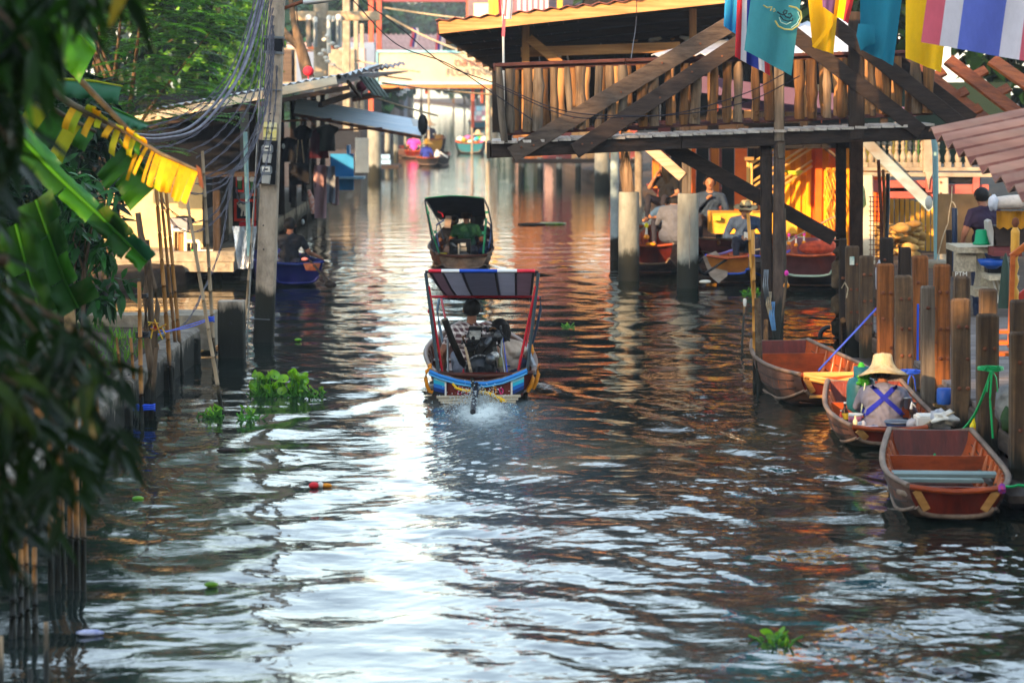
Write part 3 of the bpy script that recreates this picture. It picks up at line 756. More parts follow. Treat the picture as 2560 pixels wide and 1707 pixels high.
for i, (x0, x1, y0, y1, c, l) in enumerate(((590, 609, 435, 480, 'd23a2c', 'narrow red and black embroidered banner hanging in the dark shop'), (585, 640, 498, 553, 'c8341f', 'red bordered black cloth picture with a pale elephant'), (598, 640, 555, 575, 'b8202a', 'red cloth folded beneath the elephant picture'), (622, 640, 430, 490, 'c4552c', 'orange and red banner partly hidden by the teal pipe'))):
    t = thing('cloth_banner', U((x0 + x1) / 2, y1, 48.5), l, 'banner', 'banners in the left shop')
    a, b = U(x0, y0, 48.5), U(x1, y1, 48.5); c_ = (a + b) / 2
    part('border', MB().box(c_, (b.x - a.x, .03, a.z - b.z)), flat('banner_' + c, c, rough=.9), t)
    if i != 2: part('field', MB().box(c_ - V((0, .02, 0)), ((b.x - a.x) * .74, .02, (a.z - b.z) * .76)), cloth_d[0], t)
    if i == 1:
        e = MB(); w_ = flat('elephant_white', 'd8cdb8')
        e.ell(c_ + V((.0, -.045, .04)), (.075, .014, .06), 10); e.ell(c_ + V((-.07, -.045, .08)), (.04, .014, .04), 8)
        e.tube([c_ + V((-.1, -.045, .08)), c_ + V((-.13, -.045, .12)), c_ + V((-.1, -.045, .14))], .012, 6)
        for k in (-.05, .0, .05): e.tube([c_ + V((k * .8, -.045, .02)), c_ + V((k * 1.2, -.045, -.1))], .016, 6)
        part('elephant_figure', e, w_, t)
    elif i in (0, 3):
        part('emblem', MB().lathe(c_ + V((0, -.034, .08)), [(.05, 0), (.05, .006)], 12, axis=(0, -1, 0)), w_ if False else M_white, t)
        part('emblem', MB().box(c_ + V((0, -.036, -.03)), (.06, .01, .14)), flat('emblem_green', '3f6f3a'), t)
sheet_m = mat('silver_plastic', 'c8ccd2', '9aa2ac', rough=.22, metal=.6, scale=3, bump=.7)
m = MB(); rows = []
for i in range(9):
    k = i / 8; rows.append([U(580 + 16 * k + (62 - 26 * k) * j / 8, 566 + k * 106, 44.6) + V((0, .05 * math.sin(j * 1.7 + i * .8), 0)) for j in range(9)])
m.slab(rows, .01, 0, True, (0, 1, 0)); solo('silver_sheet', m, sheet_m, 'crumpled silver plastic sheet hanging left of the utility pole', 'sheet')
m = MB(); rows = []
for i in range(8):
    k = i / 7; rows.append([U(676 + (14 + 6 * k) * j / 5, 556 + k * 96, 44.8) + V((0, .05 * math.sin(j * 2 + i), 0)) for j in range(6)])
m.slab(rows, .01, 0, True, (0, 1, 0)); solo('silver_sheet', m, sheet_m, 'strip of silver plastic showing right of the utility pole', 'sheet')
# ================================================================ walkway over the canal's edge
YB = lambda px: 36 + .0013 * (px - 1227)
def PB(px, py, dy=0):
    Y = YB(px); p = U(px, py, Y); return V((p.x, p.y + dy, p.z))
wk = thing('walkway', PB(1935, 350), 'raised wooden walkway with rough log railings jutting over the canal', 'walkway')
# bearers and deck boards
part('bearer', MB().bar(PB(1227, 377), PB(1700, 355), .09, .19, n=5, jit=.002), M_darkx, wk)
part('bearer', MB().bar(PB(1702, 354.8), PB(2344, 331), .09, .19, n=5, jit=.002), M_darkx, wk)
part('bearer', MB().bar(PB(1240, 377, 1.3), PB(2344, 331, 1.3), .09, .18), M_darkx, wk)
part('end_board', MB().box(PB(1231, 377, .65) - V((.055, 0, 0)), (.04, 1.4, .2)), M_grey, wk)
n = 33
for i in range(n):
    k = (i + .5) / n; px = 1228 + k * (2335 - 1228); py = 357 - k * 46 + rnd.uniform(-.7, .7)
    q = PB(px, py, .65)
    part('deck_board', MB().bar(q - V((0, .76, 0)), q + V((0, .74, 0)), .163, .035, n=1, seed=i), wood('deck_board', 'b9b0a4', '8a8076', 'y') if 1 else 0, wk)
def rail(dy, lit, off=0):
    m1 = M_red if not dy else M_balb
    for a, b in (((1235, 163), (1560, 151)), ((1562, 151), (1880, 141)), ((1882, 141), (2110, 134)), ((2112, 134), (2330, 128))):
        part('hand_rail', MB().bar(PB(*a, dy) + V((0, 0, .0)), PB(*b, dy) + V((0, 0, .0)), .11, .045), wood('rail_wood', '54332f', '361f1e', 'x'), wk)
        part('top_rail', MB().bar(PB(a[0], a[1] + 9, dy) - V((0, -.03, 0)), PB(b[0], b[1] + 9, dy) - V((0, -.03, 0)), .05, .05), wood('rail_wood', '54332f', '361f1e', 'x'), wk)
    for a, b in (((1255, 335), (1560, 320)), ((1562, 320), (1880, 304)), ((1882, 304), (2110, 294)), ((2112, 294), (2330, 283))):
        part('bottom_rail', MB().bar(PB(*a, dy), PB(*b, dy), .07, .05), wood('rail_wood', '54332f', '361f1e', 'x'), wk)
    i = 0; px = 1273 + off * 18
    while px < 2325:
        if abs(px - 1947) > 22 and abs(px - 2140) > 24 or dy:
            kx = (px - 1255) / 1075
            top, bot = 165 - kx * 34 + 8, 333 - kx * 50
            r = random.Random(int(px) * 3 + int(dy * 10)); w = r.uniform(19, 31) * YB(px) / 7000 / 2
            a, b = PB(px + r.uniform(-5, 5), top, dy - .03), PB(px + r.uniform(-4, 4), bot, dy - .03)
            pts, rad = [], []
            ph = r.uniform(0, 6)
            for j in range(8):
                q = lerp(a, b, j / 7); pts.append(q + V((.005 * math.sin(j * .8 + ph), .004 * math.sin(j * 1.7 + ph), 0))); rad.append(w * (.86 + .09 * math.sin(j * 1.3 + ph) + r.uniform(-.09, .14)))
            mt = [M_grey, M_bal, M_grey, M_bal][i % 4] if px < 1560 else [M_balb, M_bal, M_balb][i % 3]
            if dy: mt = [M_balb, M_teakz][i % 2]
            o = part('baluster', MB().tube(pts, rad, 9, flat=r.uniform(.55, .9), up=(0, 1, 0)), mt, wk)
            if not dy and i % 4 == 1:
                part('knot', MB().lathe(lerp(a, b, .86) - V((0, w * .55, 0)), [(.034, 0), (.036, .02), (.024, .024), (.018, .012)], 10, axis=(0, -1, 0)), mt, o)
        i += 1; px += 36 + 9 * math.sin(i * 2.3)
rail(0, 0)
rail(1.3, 1, 1)
m = MB().tube([PB(1247, 168, -.05), PB(1250, 220, -.06), PB(1254, 290, -.05), PB(1262, 357, -.06)], [.05, .06, .055, .06], 10, flat=.8)
part('corner_post', m, M_grey, wk)
part('corner_post', MB().bar(PB(1268, 170, .03), PB(1274, 352, .03), .06, .06, (0, 1, 0)), M_darkz, wk)
# diagonal planks nailed to the front
def plank(a, b, w, mt, dy=-.09, th=.045, nm='diagonal_plank', **k):
    return part(nm, MB().bar(PB(*a, dy), PB(*b, dy), th, w, up=(-(PB(*b).z - PB(*a).z), 0, PB(*b).x - PB(*a).x), n=5, jit=.002, **k), mt, wk)
pl1 = plank((1279, 388), (1880, 28), .215, M_greyx)
pl2 = plank((1436, 378), (1905, 70), .205, wood('plank_dark', '46382f', '2a211c', 'x'), -.14)
for p_, a, b in ((pl1, (1279, 388), (1880, 28)), (pl2, (1436, 378), (1905, 70))):
    for k, s in ((.04, .03), (.09, -.04), (.25, .02), (.45, -.03), (.62, .03), (.78, -.02)):
        q = lerp(PB(*a, -.13 if p_ is pl1 else -.17), PB(*b, -.13 if p_ is pl1 else -.17), k); q.z += s
        part('nail', MB().lathe(q, [(.014, 0), (.012, .008)], 8, axis=(0, -1, 0)), M_rust, p_)
for a, b, w, dy in (((1948, 60), (2300, 330), .2, -.1), ((2040, 30), (2420, 330), .2, -.16), ((2130, 60), (2440, 300), .17, .25)):
    plank(a, b, w, M_darkx, dy, .05, 'stair_side_board')
part('king_post', MB().bar(PB(2140, 30, -.04), PB(2140, 346, -.04), .21, .1, (0, 1, 0)), M_darkz, wk)
part('king_post', MB().bar(PB(1947, 120, -.03), PB(1947, 352, -.03), .13, .1, (0, 1, 0)), M_grey, wk)
# posts that carry it
q = W(1940, 850)
part('post', MB().bar((q.x + .02, q.y, -1), PB(1949, 352, .02), .14, .14, (0, 1, 0), n=6, jit=.003), mat('post_grey', '54453a', '342a23', rough=.85, scale=4, stretch=(3, 3, .3), bump=.5, wet=.6), wk)
part('post', MB().bar((q.x - .09, q.y + .12, -1), PB(1917, 352, .14), .15, .12, (0, 1, 0), n=6, jit=.004), M_darkz, wk)
part('post_splice', MB().bar(PB(1956, 520, -.1), PB(1958, 690, -.1), .07, .04, (0, 1, 0)), M_grey, wk)
part('post_splice', MB().bar(PB(1950, 360, -.1), PB(1950, 395, -.1), .07, .06, (0, 1, 0)), M_grey, wk)
q2 = W(2122, 800)
part('post', MB().bar((q2.x - .08, q2.y + .1, -1), PB(2104, 346, .1), .13, .13, (0, 1, 0), n=6, jit=.004), M_darkz, wk)
part('post', MB().bar((q2.x + .12, q2.y - .02, -1), PB(2140, 346, -.02), .17, .14, (0, 1, 0), n=6, jit=.003), mat('post_brown', '45342a', '281d17', rough=.85, scale=4, stretch=(3, 3, .3), bump=.5, wet=.6), wk)
part('brace', MB().bar(PB(1672, 366, .3), PB(2090, 600, .3), .06, .19, up=(.5, 0, 1)), M_darkx, wk)
# stair that climbs beyond the railing, seen from below
stt = thing('staircase', (4.8, 38, 3), 'wooden staircase seen from below with sunlit orange treads', 'staircase')
def SP(px, py, Y): return U(px, py, Y)
m_st = wood('stair_wood', '8a4a22', '5a2c14', 'x', rough=.5)
for a, b, Y, w in (((2270, 150), (2500, 330), 38.3, .26), ((2370, 150), (2590, 320), 38.0, .27), ((2480, 150), (2640, 262), 37.7, .26), ((2200, 120), (2440, 312), 38.6, .22)):
    A, B = SP(*a, Y), SP(*b, Y - .4)
    part('stringer', MB().bar(A, B, .22, .05, up=(.35, -.75, .55), n=4, jit=.002), m_st, stt)
for a, b, Y in (((2366, 254), (2418, 226), 38.15), ((2474, 244), (2524, 218), 37.9), ((2412, 290), (2452, 268), 38), ((2316, 204), (2362, 178), 38.3), ((2420, 198), (2466, 174), 38)):
    part('tread', MB().bar(SP(*a, Y), SP(*b, Y), .17, .04, up=(0, -.5, .8)), m_st, stt)
# ================================================================ concrete piles under the walkway
def pile(px0, px1, py0, py1, label, mt=M_pile, d=None, name='concrete_pile'):
    p = W((px0 + px1) / 2, py1) if d is None else U((px0 + px1) / 2, py1, d)
    w = (px1 - px0) * p.y / 7000; top = U((px0 + px1) / 2, py0, p.y)
    t = thing(name, (p.x, p.y, 0), label, 'pile', 'round concrete piles by the walkway')
    part('shaft', MB().lathe((p.x, p.y, 0), [(w / 2, -.8), (w / 2, .2), (w / 2 * .985, .6), (w / 2 * .97, top.z - .02), (w / 2 * .93, top.z)], 28), mt, t)
    return t, p, top
t, p, top = pile(1545, 1598, 480, 700, 'left of the two nearest round concrete piles, with a log column on its top')
part('log_column', MB().tube([top - V((0, 0, .05)), U(1564, 420, p.y), U(1567, 330, p.y)], [.105, .105, .105], 12), M_bal, t)
t, p, top = pile(1692, 1746, 484, 719, 'right of the two nearest round concrete piles, carrying a square post and brace')
part('timber_post', MB().bar(top - V((.02, 0, .03)), U(1716, 330, p.y), .14, .1, (0, 1, 0), n=4, jit=.003), M_grey, t)
part('timber_brace', MB().bar(U(1706, 442, p.y - .05), U(1622, 368, p.y - .05), .07, .17, up=(-.6, 0, 1)), wood('pale_brace', 'c0a68c', '94795f', 'x'), t)
part('crack_joint', MB().box(U(1722, 600, p.y) - V((0, .172, 0)), (.012, .012, .9)), M_conc, t)
pile(1525, 1547, 330, 650, 'slim pale blue-grey pile just left of the nearest concrete pile', mat('pile_blue', '9fb4bd', '7b909a', rough=.8, scale=4, bump=.2, wet=.5), d=52)
pile(1586, 1606, 330, 560, 'dark grey pile right behind the log column', M_conc, d=58)
pile(1486, 1524, 330, 470, 'stout far concrete pile with dark foot beneath the walkway end', M_pile, d=86)
pile(1556, 1575, 330, 470, 'orange stained far post behind the slim pile', M_teakz, d=80)
# ================================================================ pavilion with the low eave
pv = thing('pavilion', (1.4, 48, 0), 'open wooden pavilion with a low dark roof and sunlit orange eave boards', 'building')
ea, eb = U(1097, 70, 45), U(1950, -22, 45)
back = V((.75, 32, -.55))
part('eave_board', MB().bar(ea, eb, .035, .20, n=6, jit=.003), wood('eave_wood', 'b88a5a', '8a6038', 'x', rough=.6), pv)
rs = MB(); k0, k1 = ea + V((-.06, -.08, .12)), eb + V((.1, -.08, .12))
corr(rs, k0, k1, k0 + back, 22, .02); part('roof_sheet', rs, mat('roof_red_tin', '7c4a46', '5a3836', rough=.6, metal=.2, scale=2), pv)
mL = wood('ceiling_board', '1a1615', '0f0d0d', 'y')
for i in range(22):
    a = lerp(ea, eb, (i + .5) / 22) + V((0, .06, -.06))
    part('ceiling_board', MB().bar(a, a + back, .24, .02), mL, pv)
for i in range(7):
    a = lerp(ea, eb, .0) + back * ((i + .5) / 7) + V((0, 0, -.14)); b = lerp(ea, eb, 1) + back * ((i + .5) / 7) + V((0, 0, -.14))
    part('rafter', MB().bar(a, b, .07, .12), M_darkx, pv)
part('side_eave_board', MB().bar(ea + V((0, .05, -.02)), ea + back, .035, .17), M_darkx, pv)
def post(px, y0, y1, Y, w=.12, mt=M_teakz, nm='post'):
    return part(nm, MB().bar(U(px, y1, Y), U(px, y0, Y), w, w, (0, 1, 0), n=3, jit=.002), mt, pv)
post(1314, 62, 340, 46.3, .125); post(1732, 5, 330, 46.6, .12); post(1722, 330, 560, 47.5, .09)
part('beam', MB().bar(U(1302, 131, 46.4), U(1700, 118, 46.4), .06, .165, n=4, jit=.002), M_teakx, pv)
part('brace', MB().bar(U(1322, 96, 46.25), U(1400, 160, 46.25), .05, .15, up=(.5, 0, 1)), M_teakx, pv)
post(1560, 60, 470, 62, .14, M_darkz); post(1895, 60, 470, 52, .14, M_darkz)
wall_dk = wood('pavilion_wall', '1a1614', '0f0d0c', 'z')
for i in range(20):
    x = -.3 + i * .36
    part('back_board', MB().box((x, 66, 3.2 + .08 * i), (.34, .04, 2.2 + .15 * i)), wall_dk, pv)
hang = [flat('hang_orange', 'c07a3a'), flat('hang_white', 'd8d2c6'), flat('hang_tan', 'a8744a')]
for i, (px, py, w, h) in enumerate(((1385, 112, 20, 14), (1413, 114, 9, 7), (1458, 112, 6, 6), (1494, 98, 12, 8), (1499, 110, 11, 6), (1585, 99, 16, 14), (1606, 70, 26, 12), (1638, 97, 32, 14), (1668, 67, 30, 12), (1685, 94, 14, 7), (1710, 96, 22, 12), (1392, 147, 28, 20), (1345, 146, 10, 14), (1418, 142, 14, 18))):
    c = U(px, py, 60); m = MB().ell(c, (w * 60 / 14000, .08, h * 60 / 14000), 7)
    m.v = [(x + .1 * mnoise.noise(V((x * 5, z * 5, i))), y, z + .08 * mnoise.noise(V((x * 6, z * 6, i + 9)))) for x, y, z in m.v]
    solo('hanging_bundle', m, hang[1 if i > 10 else i % 3], ('white' if i > 10 else ['orange', 'white', 'tan'][i % 3]) + ' bundle hanging in the dark under the pavilion roof, %s of fourteen' % ['first', 'second', 'third', 'fourth', 'fifth', 'sixth', 'seventh', 'eighth', 'ninth', 'tenth', 'eleventh', 'twelfth', 'thirteenth', 'fourteenth'][i], 'bundle', 'bundles hanging under the pavilion roof')
# pale tin roof behind the railing
for i, (a, b, c, l) in enumerate((((1628, 138), (1862, 132), (1770, 102), 'small white corrugated roof behind the log railing, left of the hanging flags'), ((1850, 138), (2150, 128), (1900, 60), 'white corrugated roof showing between the yellow flag and the railing'))):
    A, B, C = U(*a, 43), U(*b, 43), U(*c, 46.5)
    m = MB(); corr(m, A, B, C, 10, .02)
    solo('tin_roof', m, mat('white_tin', 'd4d6da', 'a8acb2', rough=.35, metal=.2, scale=2, bump=.05), l, 'roof')
# things seen through the railing on the right: maroon boards, orange round lamps, cream counters
lvl = thing('upper_gallery', (3, 44, 2.4), 'dark wooden gallery behind the walkway with a purple painted rail', 'gallery')
part('rail_board', MB().bar(U(1705, 205, 43.5), U(2110, 258, 43.5), .05, .26), flat('purple_board', '5a4458'), lvl)
part('rail_board', MB().bar(U(1790, 262, 44), U(2290, 280, 44), .05, .14), flat('purple_board', '5a4458'), lvl)
for x in (1716, 1850, 2010, 2210): part('post', MB().bar(U(x, 330, 44.2), U(x, 120, 44.2), .12, .12, (0, 1, 0)), M_darkz, lvl)
for i in range(14): part('wall_board', MB().box((3.0 + i * .32, 49, 3.0), (.30, .04, 1.7)), wall_dk, lvl)
part('floor_beam', MB().bar(U(1700, 318, 45), U(2330, 318, 45), .2, .12), M_darkx, lvl)
for i, (px, py, l) in enumerate(((1784, 192, 'round orange lamp behind the railing, upper of two'), (1784, 270, 'round orange lamp behind the railing, lower of two'))):
    t = thing('round_lamp', U(px, py + 12, 43.2), l, 'lamp'); c = U(px, py, 43.2)
    part('globe', MB().lathe(c, [(.03, -.085), (.07, -.05), (.085, 0), (.07, .05), (.03, .085)], 14), flat('lamp_orange', 'd8541c'), t)
    part('cap', MB().lathe(c, [(.035, .08), (.025, .11)], 8), M_rust, t)
for px, py, w, h, c, l in ((1823, 270, 30, 60, 'c89a5a', 'tan post pad behind the log railing'), (1870, 290, 40, 40, 'c8925a', 'tan board behind the railing near the post'), (2038, 232, 36, 40, 'c8aa88', 'pale slanting board behind the railing, right of the centre post')):
    solo('pale_board', MB().box(U(px, py, 45), (w * 45 / 7000 * .5, .05, h * 45 / 7000)), flat('board_' + c, c), l, 'board')
# ================================================================ orange and yellow house by the water
hs = thing('orange_house', (5.6, 55, .3), 'house with bright yellow and orange board walls beside the water', 'house')
my, mo = mat('yellow_wall', 'eca212', 'd88a0c', rough=.7, scale=1.5, bump=.1), mat('orange_board', 'e86a18', 'd0500e', rough=.7, scale=2, bump=.1)
for i in range(6): part('yellow_board', MB().box(U(1968 + i * 13.2, 500, 50.2 + .05 * (i % 2)), (.09, .08, 3.2)), [my, my, mo][i % 3] if i > 2 else my, hs)
for i in range(11):
    px = 2046 + i * 17
    part('wall_board', MB().box(U(px, 480, 50.0 + .06 * (i % 2)), (.118, .06, 3.3)), [mo, my, mo][i % 3], hs)
part('plinth', MB().box(U(1880, 555, 49.6), (1.5, 1, .36)), mat('yellow_plinth', 'd8a030', 'b07a28', rough=.7, scale=3), hs)
for i in range(9):
    px = 1660 + i * 32
    part('wall_board', MB().box(U(px, 430, 60), (.26, .06, 2.2)), [M_red, wall_dk, mo, wall_dk][i % 4], hs)
for px, y0, y1, Y in ((1787, 330, 560, 54), (1905, 360, 560, 56), (1640, 330, 470, 60)):
    part('post', MB().bar(U(px, y1, Y), U(px, y0, Y), .16, .13, (0, 1, 0)), mat('orange_post', 'c87428', 'a05418', rough=.6, scale=3, stretch=(3, 3, .4)), hs)
part('post_bracket', MB().bar(U(1760, 345, 54), U(1790, 372, 54), .12, .1), mo, hs)
part('eave', MB().bar(U(1960, 372, 49.4), U(2110, 352, 49.4), .6, .05), M_greyx, hs)
part('eave', MB().bar(U(2040, 352, 49.3), U(2100, 400, 49.3), .5, .04, up=(.6, 0, 1)), M_greyx, hs)
for i, (px, c) in enumerate(((2086, 520), (2070, 470))):
    m = MB()
    for k in range(5): m.tube([U(px + math.sin(j * .9 + k) * 7 + k * 2 - 4, 420 + j * 14, 49.7 - .03 * k) for j in range(12)], .012, 5)
    solo('hanging_rope', m, flat('rope_yellow', 'd8a83a'), ['yellow rope hanging in loops on the orange wall, right one', 'yellow rope hanging straight on the orange wall, left one'][i], 'rope')
solo('wall_basket', MB().lathe(U(1985, 438, 49.9), [(.1, 0), (.16, .06), (.16, .08), (.1, .03)], 14), flat('lime_basket', 'b8c83a'), 'lime basket hanging on the yellow wall', 'basket')
sr = thing('stair_railing', (4.5, 52.5, .5), 'pale gold stair railing climbing to the right in front of the yellow house', 'railing')
gold = flat('gold_rail', 'd8a85a')
for px, y0 in ((1870, 395), (1878, 400)): part('newel', MB().bar(U(px, 545, 49.2), U(px, y0, 49.2), .05, .05, (0, 1, 0)), gold, sr)
part('newel_cap', MB().box(U(1873, 397, 49.1), (.16, .1, .06)), flat('newel_dark', '8a6a3a'), sr)
for k in range(3):
    for j in (0, 14): part('rail', MB().bar(U(1878, 410 + k * 46 + j, 49.2), U(2030, 310 + k * 46 + j, 50.1), .035, .035), gold, sr)
# house on piles at the bend, warm lit, behind the walkway's end
hb = thing('bend_house', (1.6, 92, .8), 'far orange and red stilt house at the bend of the canal', 'house')
for i in range(17):
    part('wall_board', MB().box((.15 + i * .24, 92, 2.3), (.225, .06, 3.4)), [mat('far_orange', 'c0743c', 'a05a2c', rough=.8, scale=2), M_red, mat('far_tan', 'c89a6a', 'a87a4a', rough=.8, scale=2)][(i // 4) % 3], hb)
corr(mm := MB(), (-.5, 90.5, 4.0), (5, 90.5, 4.2), (-.5, 98, 5.6), 14, .03); part('roof', mm, M_rust, hb)
for i in range(7): part('pile', MB().tube([(.3 + i * .62, 91.6, -.6), (.3 + i * .62, 91.6, .8)], .1, 10), M_pile, hb)
part('floor', MB().box((2.1, 92.5, .68), (4.2, 2, .14)), M_darkx, hb)
# ================================================================ white balcony
M_balc = mat('balcony_shaded_paint', '8f8676', '71675a', rough=.6, scale=4, bump=.15, dirt=.3, dirtc=(.2, .17, .13))  # white paint with the missing shade put into its colour
bl = thing('balcony', (6.6, 45, 2), 'balcony with turned white balusters over a red painted beam', 'balcony')
YW = 45
def bal(px, y0, y1, Y=YW, w=17):
    h = U(px, y0, Y).z - U(px, y1, Y).z; c = U(px, y1, Y); r = w * Y / 14000
    m = MB(); m.box(c + V((0, 0, h * .09)), (2 * r * .95, 2 * r * .95, h * .18))
    m.lathe(c, [(r * .7, h * .18), (r * .95, h * .3), (r * .98, h * .4), (r * .45, h * .56), (r * .42, h * .62), (r * .8, h * .66), (r * .45, h * .7), (r * .62, h * .82), (r * .85, h * .88), (r * .5, h * .92), (r * .7, h)], 12)
    return part('baluster', m, M_balc, bl)
for px in (2160, 2178, 2194, 2209, 2225, 2241, 2257, 2273, 2288, 2305, 2343, 2369, 2395, 2420): bal(px, 350, 418)
part('bottom_rail', MB().bar(U(2150, 423, YW), U(2470, 423, YW), .12, .06), M_balc, bl)
part('top_rail', MB().bar(U(2150, 346, YW), U(2470, 346, YW), .12, .06), M_balc, bl)
part('edge_board', MB().bar(U(2142, 436, YW - .1), U(2480, 438, YW - .1), .08, .07), M_balc, bl)
part('column', MB().bar(U(2321, 432, YW - .12), U(2321, 330, YW - .12), .17, .12, (0, 1, 0)), M_balc, bl)
part('column_drip', MB().prism([U(2313, 430, YW - .19), U(2334, 430, YW - .19), U(2325, 448, YW - .19), U(2322, 474, YW - .19), U(2317, 450, YW - .19)], (0, .05, 0)), M_balc, bl)
for y0, a, b in ((466, 2140, 2340), (482, 2210, 2345), (476, 2352, 2470)):
    part('red_beam', MB().bar(U(a, y0, YW), U(b, y0, YW), .12, .19), mat('red_beam', 'a85a52', '8a4540', rough=.6, scale=3, stretch=(.5, 2, 2), bump=.15), bl)
part('joist', MB().bar(U(2350, 448, YW), U(2450, 448, YW), .1, .14), M_blackpl, bl)
for x in (2175, 2322, 2357, 2440): part('red_block', MB().box(U(x, 462, YW - .1), (.1, .08, .24)), mat('red_beam', 'a85a52', '8a4540'), bl)
whc = mat('column_white', 'b0a692', '91856f', rough=.8, scale=2, dirt=.2, dirtc=(.3, .24, .16))
part('column', MB().bar(U(2172, 660, YW - .2), U(2166, 438, YW - .2), .19, .16, (0, 1, 0)), whc, bl)
part('column', MB().bar(U(2358, 668, YW - .2), U(2354, 445, YW - .2), .2, .16, (0, 1, 0)), whc, bl)
for y in (456, 484, 560, 590): part('bolt', MB().lathe(U(2352, y, YW - .28), [(.02, 0), (.018, .02)], 8, axis=(0, -1, 0)), M_rust, bl)
part('back_wall', MB().box((7.3, 48.5, 2.6), (2.6, .1, 1.4)), flat('green_wall', '16261a'), bl)
for i, (x, c) in enumerate(((2170, 'c8a03a'), (2232, 'd0a040'), (2260, 'd8b050'), (2290, '88a040'))):
    part('goods_strip', MB().box(U(x, 385, 48), (.1, .05, .5)), flat('strip_' + c, c), bl)
part('brace', MB().bar(U(2163, 352, YW - .35), U(2330, 520, YW - .35), .06, .17, up=(.7, 0, 1), n=5, jit=.004), mat('pale_blue_brace', '8aa2a8', '71695f', rough=.8, scale=2, stretch=(.5, 1, 1)), bl)
solo('awning_pole', MB().tube([U(2342, 655, 40), U(2338, 380, 40), U(2334, 340, 40)], .042, 10), M_teal, 'blue-green steel pole in front of the white column', 'pole')
solo('white_bag', MB().ell(U(2322, 507, 40), (.055, .05, .1), 8), M_white, 'scrap of white plastic knotted on the blue-green pole', 'bag')
# sunlit fence and rubble bank under the balcony
fn = thing('board_fence', (6.4, 50, .4), 'row of yellow lit boards with dark gaps under the balcony', 'fence')
for i in range(13):
    a, b = U(2190 + i * 13, 640 + i * 3, 51.5 - .18 * i), U(2190 + i * 13, 480 + i * 3, 51.5 - .18 * i)
    part('fence_board', MB().bar(a, b, .07, .03, (0, 1, 0)), mat('fence_yellow', 'c89a3a', 'a87a28', rough=.8, scale=3, stretch=(2, 2, .4)), fn)
rb = MB(); r5 = random.Random(5)
for i in range(120):
    p = U(r5.uniform(2180, 2300), r5.uniform(560, 650), r5.uniform(48, 50)); s = r5.uniform(.05, .15)
    rb.ell(p, (s * 1.3, s, s * .6), 6)
struct('rubble', rb, mat('rubble_tan', 'b08a4a', '8a6a3a', rough=.95, scale=4, island=True, vary=.4), 'stuff')
mesh_p = thing('wire_mesh', U(2185, 640, 42), 'rusty square wire mesh panel beside the white column', 'mesh')
wm = MB()
for i in range(6): wm.tube([U(2176 + i * 8, 490, 42), U(2176 + i * 8, 650, 42)], .006, 4)
for j in range(14): wm.tube([U(2172, 492 + j * 12, 42), U(2220, 494 + j * 12, 42)], .006, 4)
part('mesh_wire', wm, M_rust, mesh_p, kind='stuff')
for i, (a, b, w, mt, l) in enumerate((((2196, 400), (2206, 670), 9, M_rust, 'reddish brown pole leaning before the wire mesh, left of two'), ((2208, 425), (2214, 640), 8, M_bam, 'thin orange pole just right of the reddish one'), ((2220, 435), (2216, 610), 10, M_blackpl, 'black knobbly pole with a forked top under the balcony'), ((2128, 470), (2138, 640), 9, M_bam, 'tan pole with a dark spiral beside the wrapped broom'), ((2146, 520), (2150, 640), 14, M_bam, 'thick bamboo handle of the wrapped broom'))):
    b_ = U(*b, 38.5); a_ = U(*a, 38.8)
    solo('leaning_pole', MB().tube([b_, lerp(b_, a_, .5) + V((.01, 0, 0)), a_], w * 38.5 / 14000, 8), mt, l, 'pole', 'poles leaning at the pier')
wb = MB(); wb.lathe(U(2146, 525, 38.4), [(.03, -.02), (.07, .06), (.085, .2), (.075, .32), (.03, .36)], 12, sx=1, sy=.6)
wb.prism([U(2152, 500, 38.3), U(2162, 470, 38.3), U(2166, 512, 38.3), U(2158, 522, 38.3)], (0, .02, 0))
solo('broom_head', wb, mat('green_film', 'a8b83a', 'c8cc98', rough=.25, scale=4), 'green plastic bag wrapped round a broom head, standing above the pier posts', 'broom')
# near rust-pink tin roof of the stall on the pier
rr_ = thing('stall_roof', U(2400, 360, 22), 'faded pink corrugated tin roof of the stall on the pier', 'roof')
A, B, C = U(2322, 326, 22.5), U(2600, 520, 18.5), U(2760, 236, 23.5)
m = MB(); corr(m, A, B, C, 9, .040, valley=1); part('sheet', m, [mat('pink_tin', 'bc8468', '8c5c48', rough=.6, metal=.1, scale=2.5, stretch=(.35, 1, 1), bump=.1, dirt=.45, dirtc=(.34, .20, .12)), mat('rust_shade_pink', '8a4a34', '5e3022', rough=.7, scale=2.5, stretch=(.35, 1, 1), bump=.1, dirt=.5, dirtc=(.30, .17, .12))], rr_)
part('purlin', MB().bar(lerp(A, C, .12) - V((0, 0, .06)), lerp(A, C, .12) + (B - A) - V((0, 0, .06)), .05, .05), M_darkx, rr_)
# ================================================================ pier: timbers, deck, ledge
pr = thing('pier', (5, 27, 0), 'plank pier on the right bank behind the rows of square timbers', 'pier')
for i in range(30):
    y = 20.5 + i * .47
    part('deck_plank', MB().bar((4.2, y, .42 + rnd.uniform(-.006, .006)), (7.4, y + rnd.uniform(-.02, .02), .42), .44, .05, n=2, jit=.002, seed=i), wood('deck_plank', '77706c', '524a46', 'x', dirt=.2), pr)
part('edge_beam', MB().bar((4.22, 20.5, .30), (4.22, 34.4, .30), .12, .18, n=6, jit=.004), wood('edge_beam', '5c4e42', '3c322a', 'y'), pr)
for i in range(7):
    y = 21.5 + i * 1.55
    part('ledge_plank', MB().bar((4.02 + .04 * (i % 2), y, .12), (4.02 + .03 * (i % 3), y + 1.5, .12), .34, .06, n=2, jit=.004, seed=i + 50), wood('ledge', '4e443c', '332b26', 'y', rough=.5), pr)
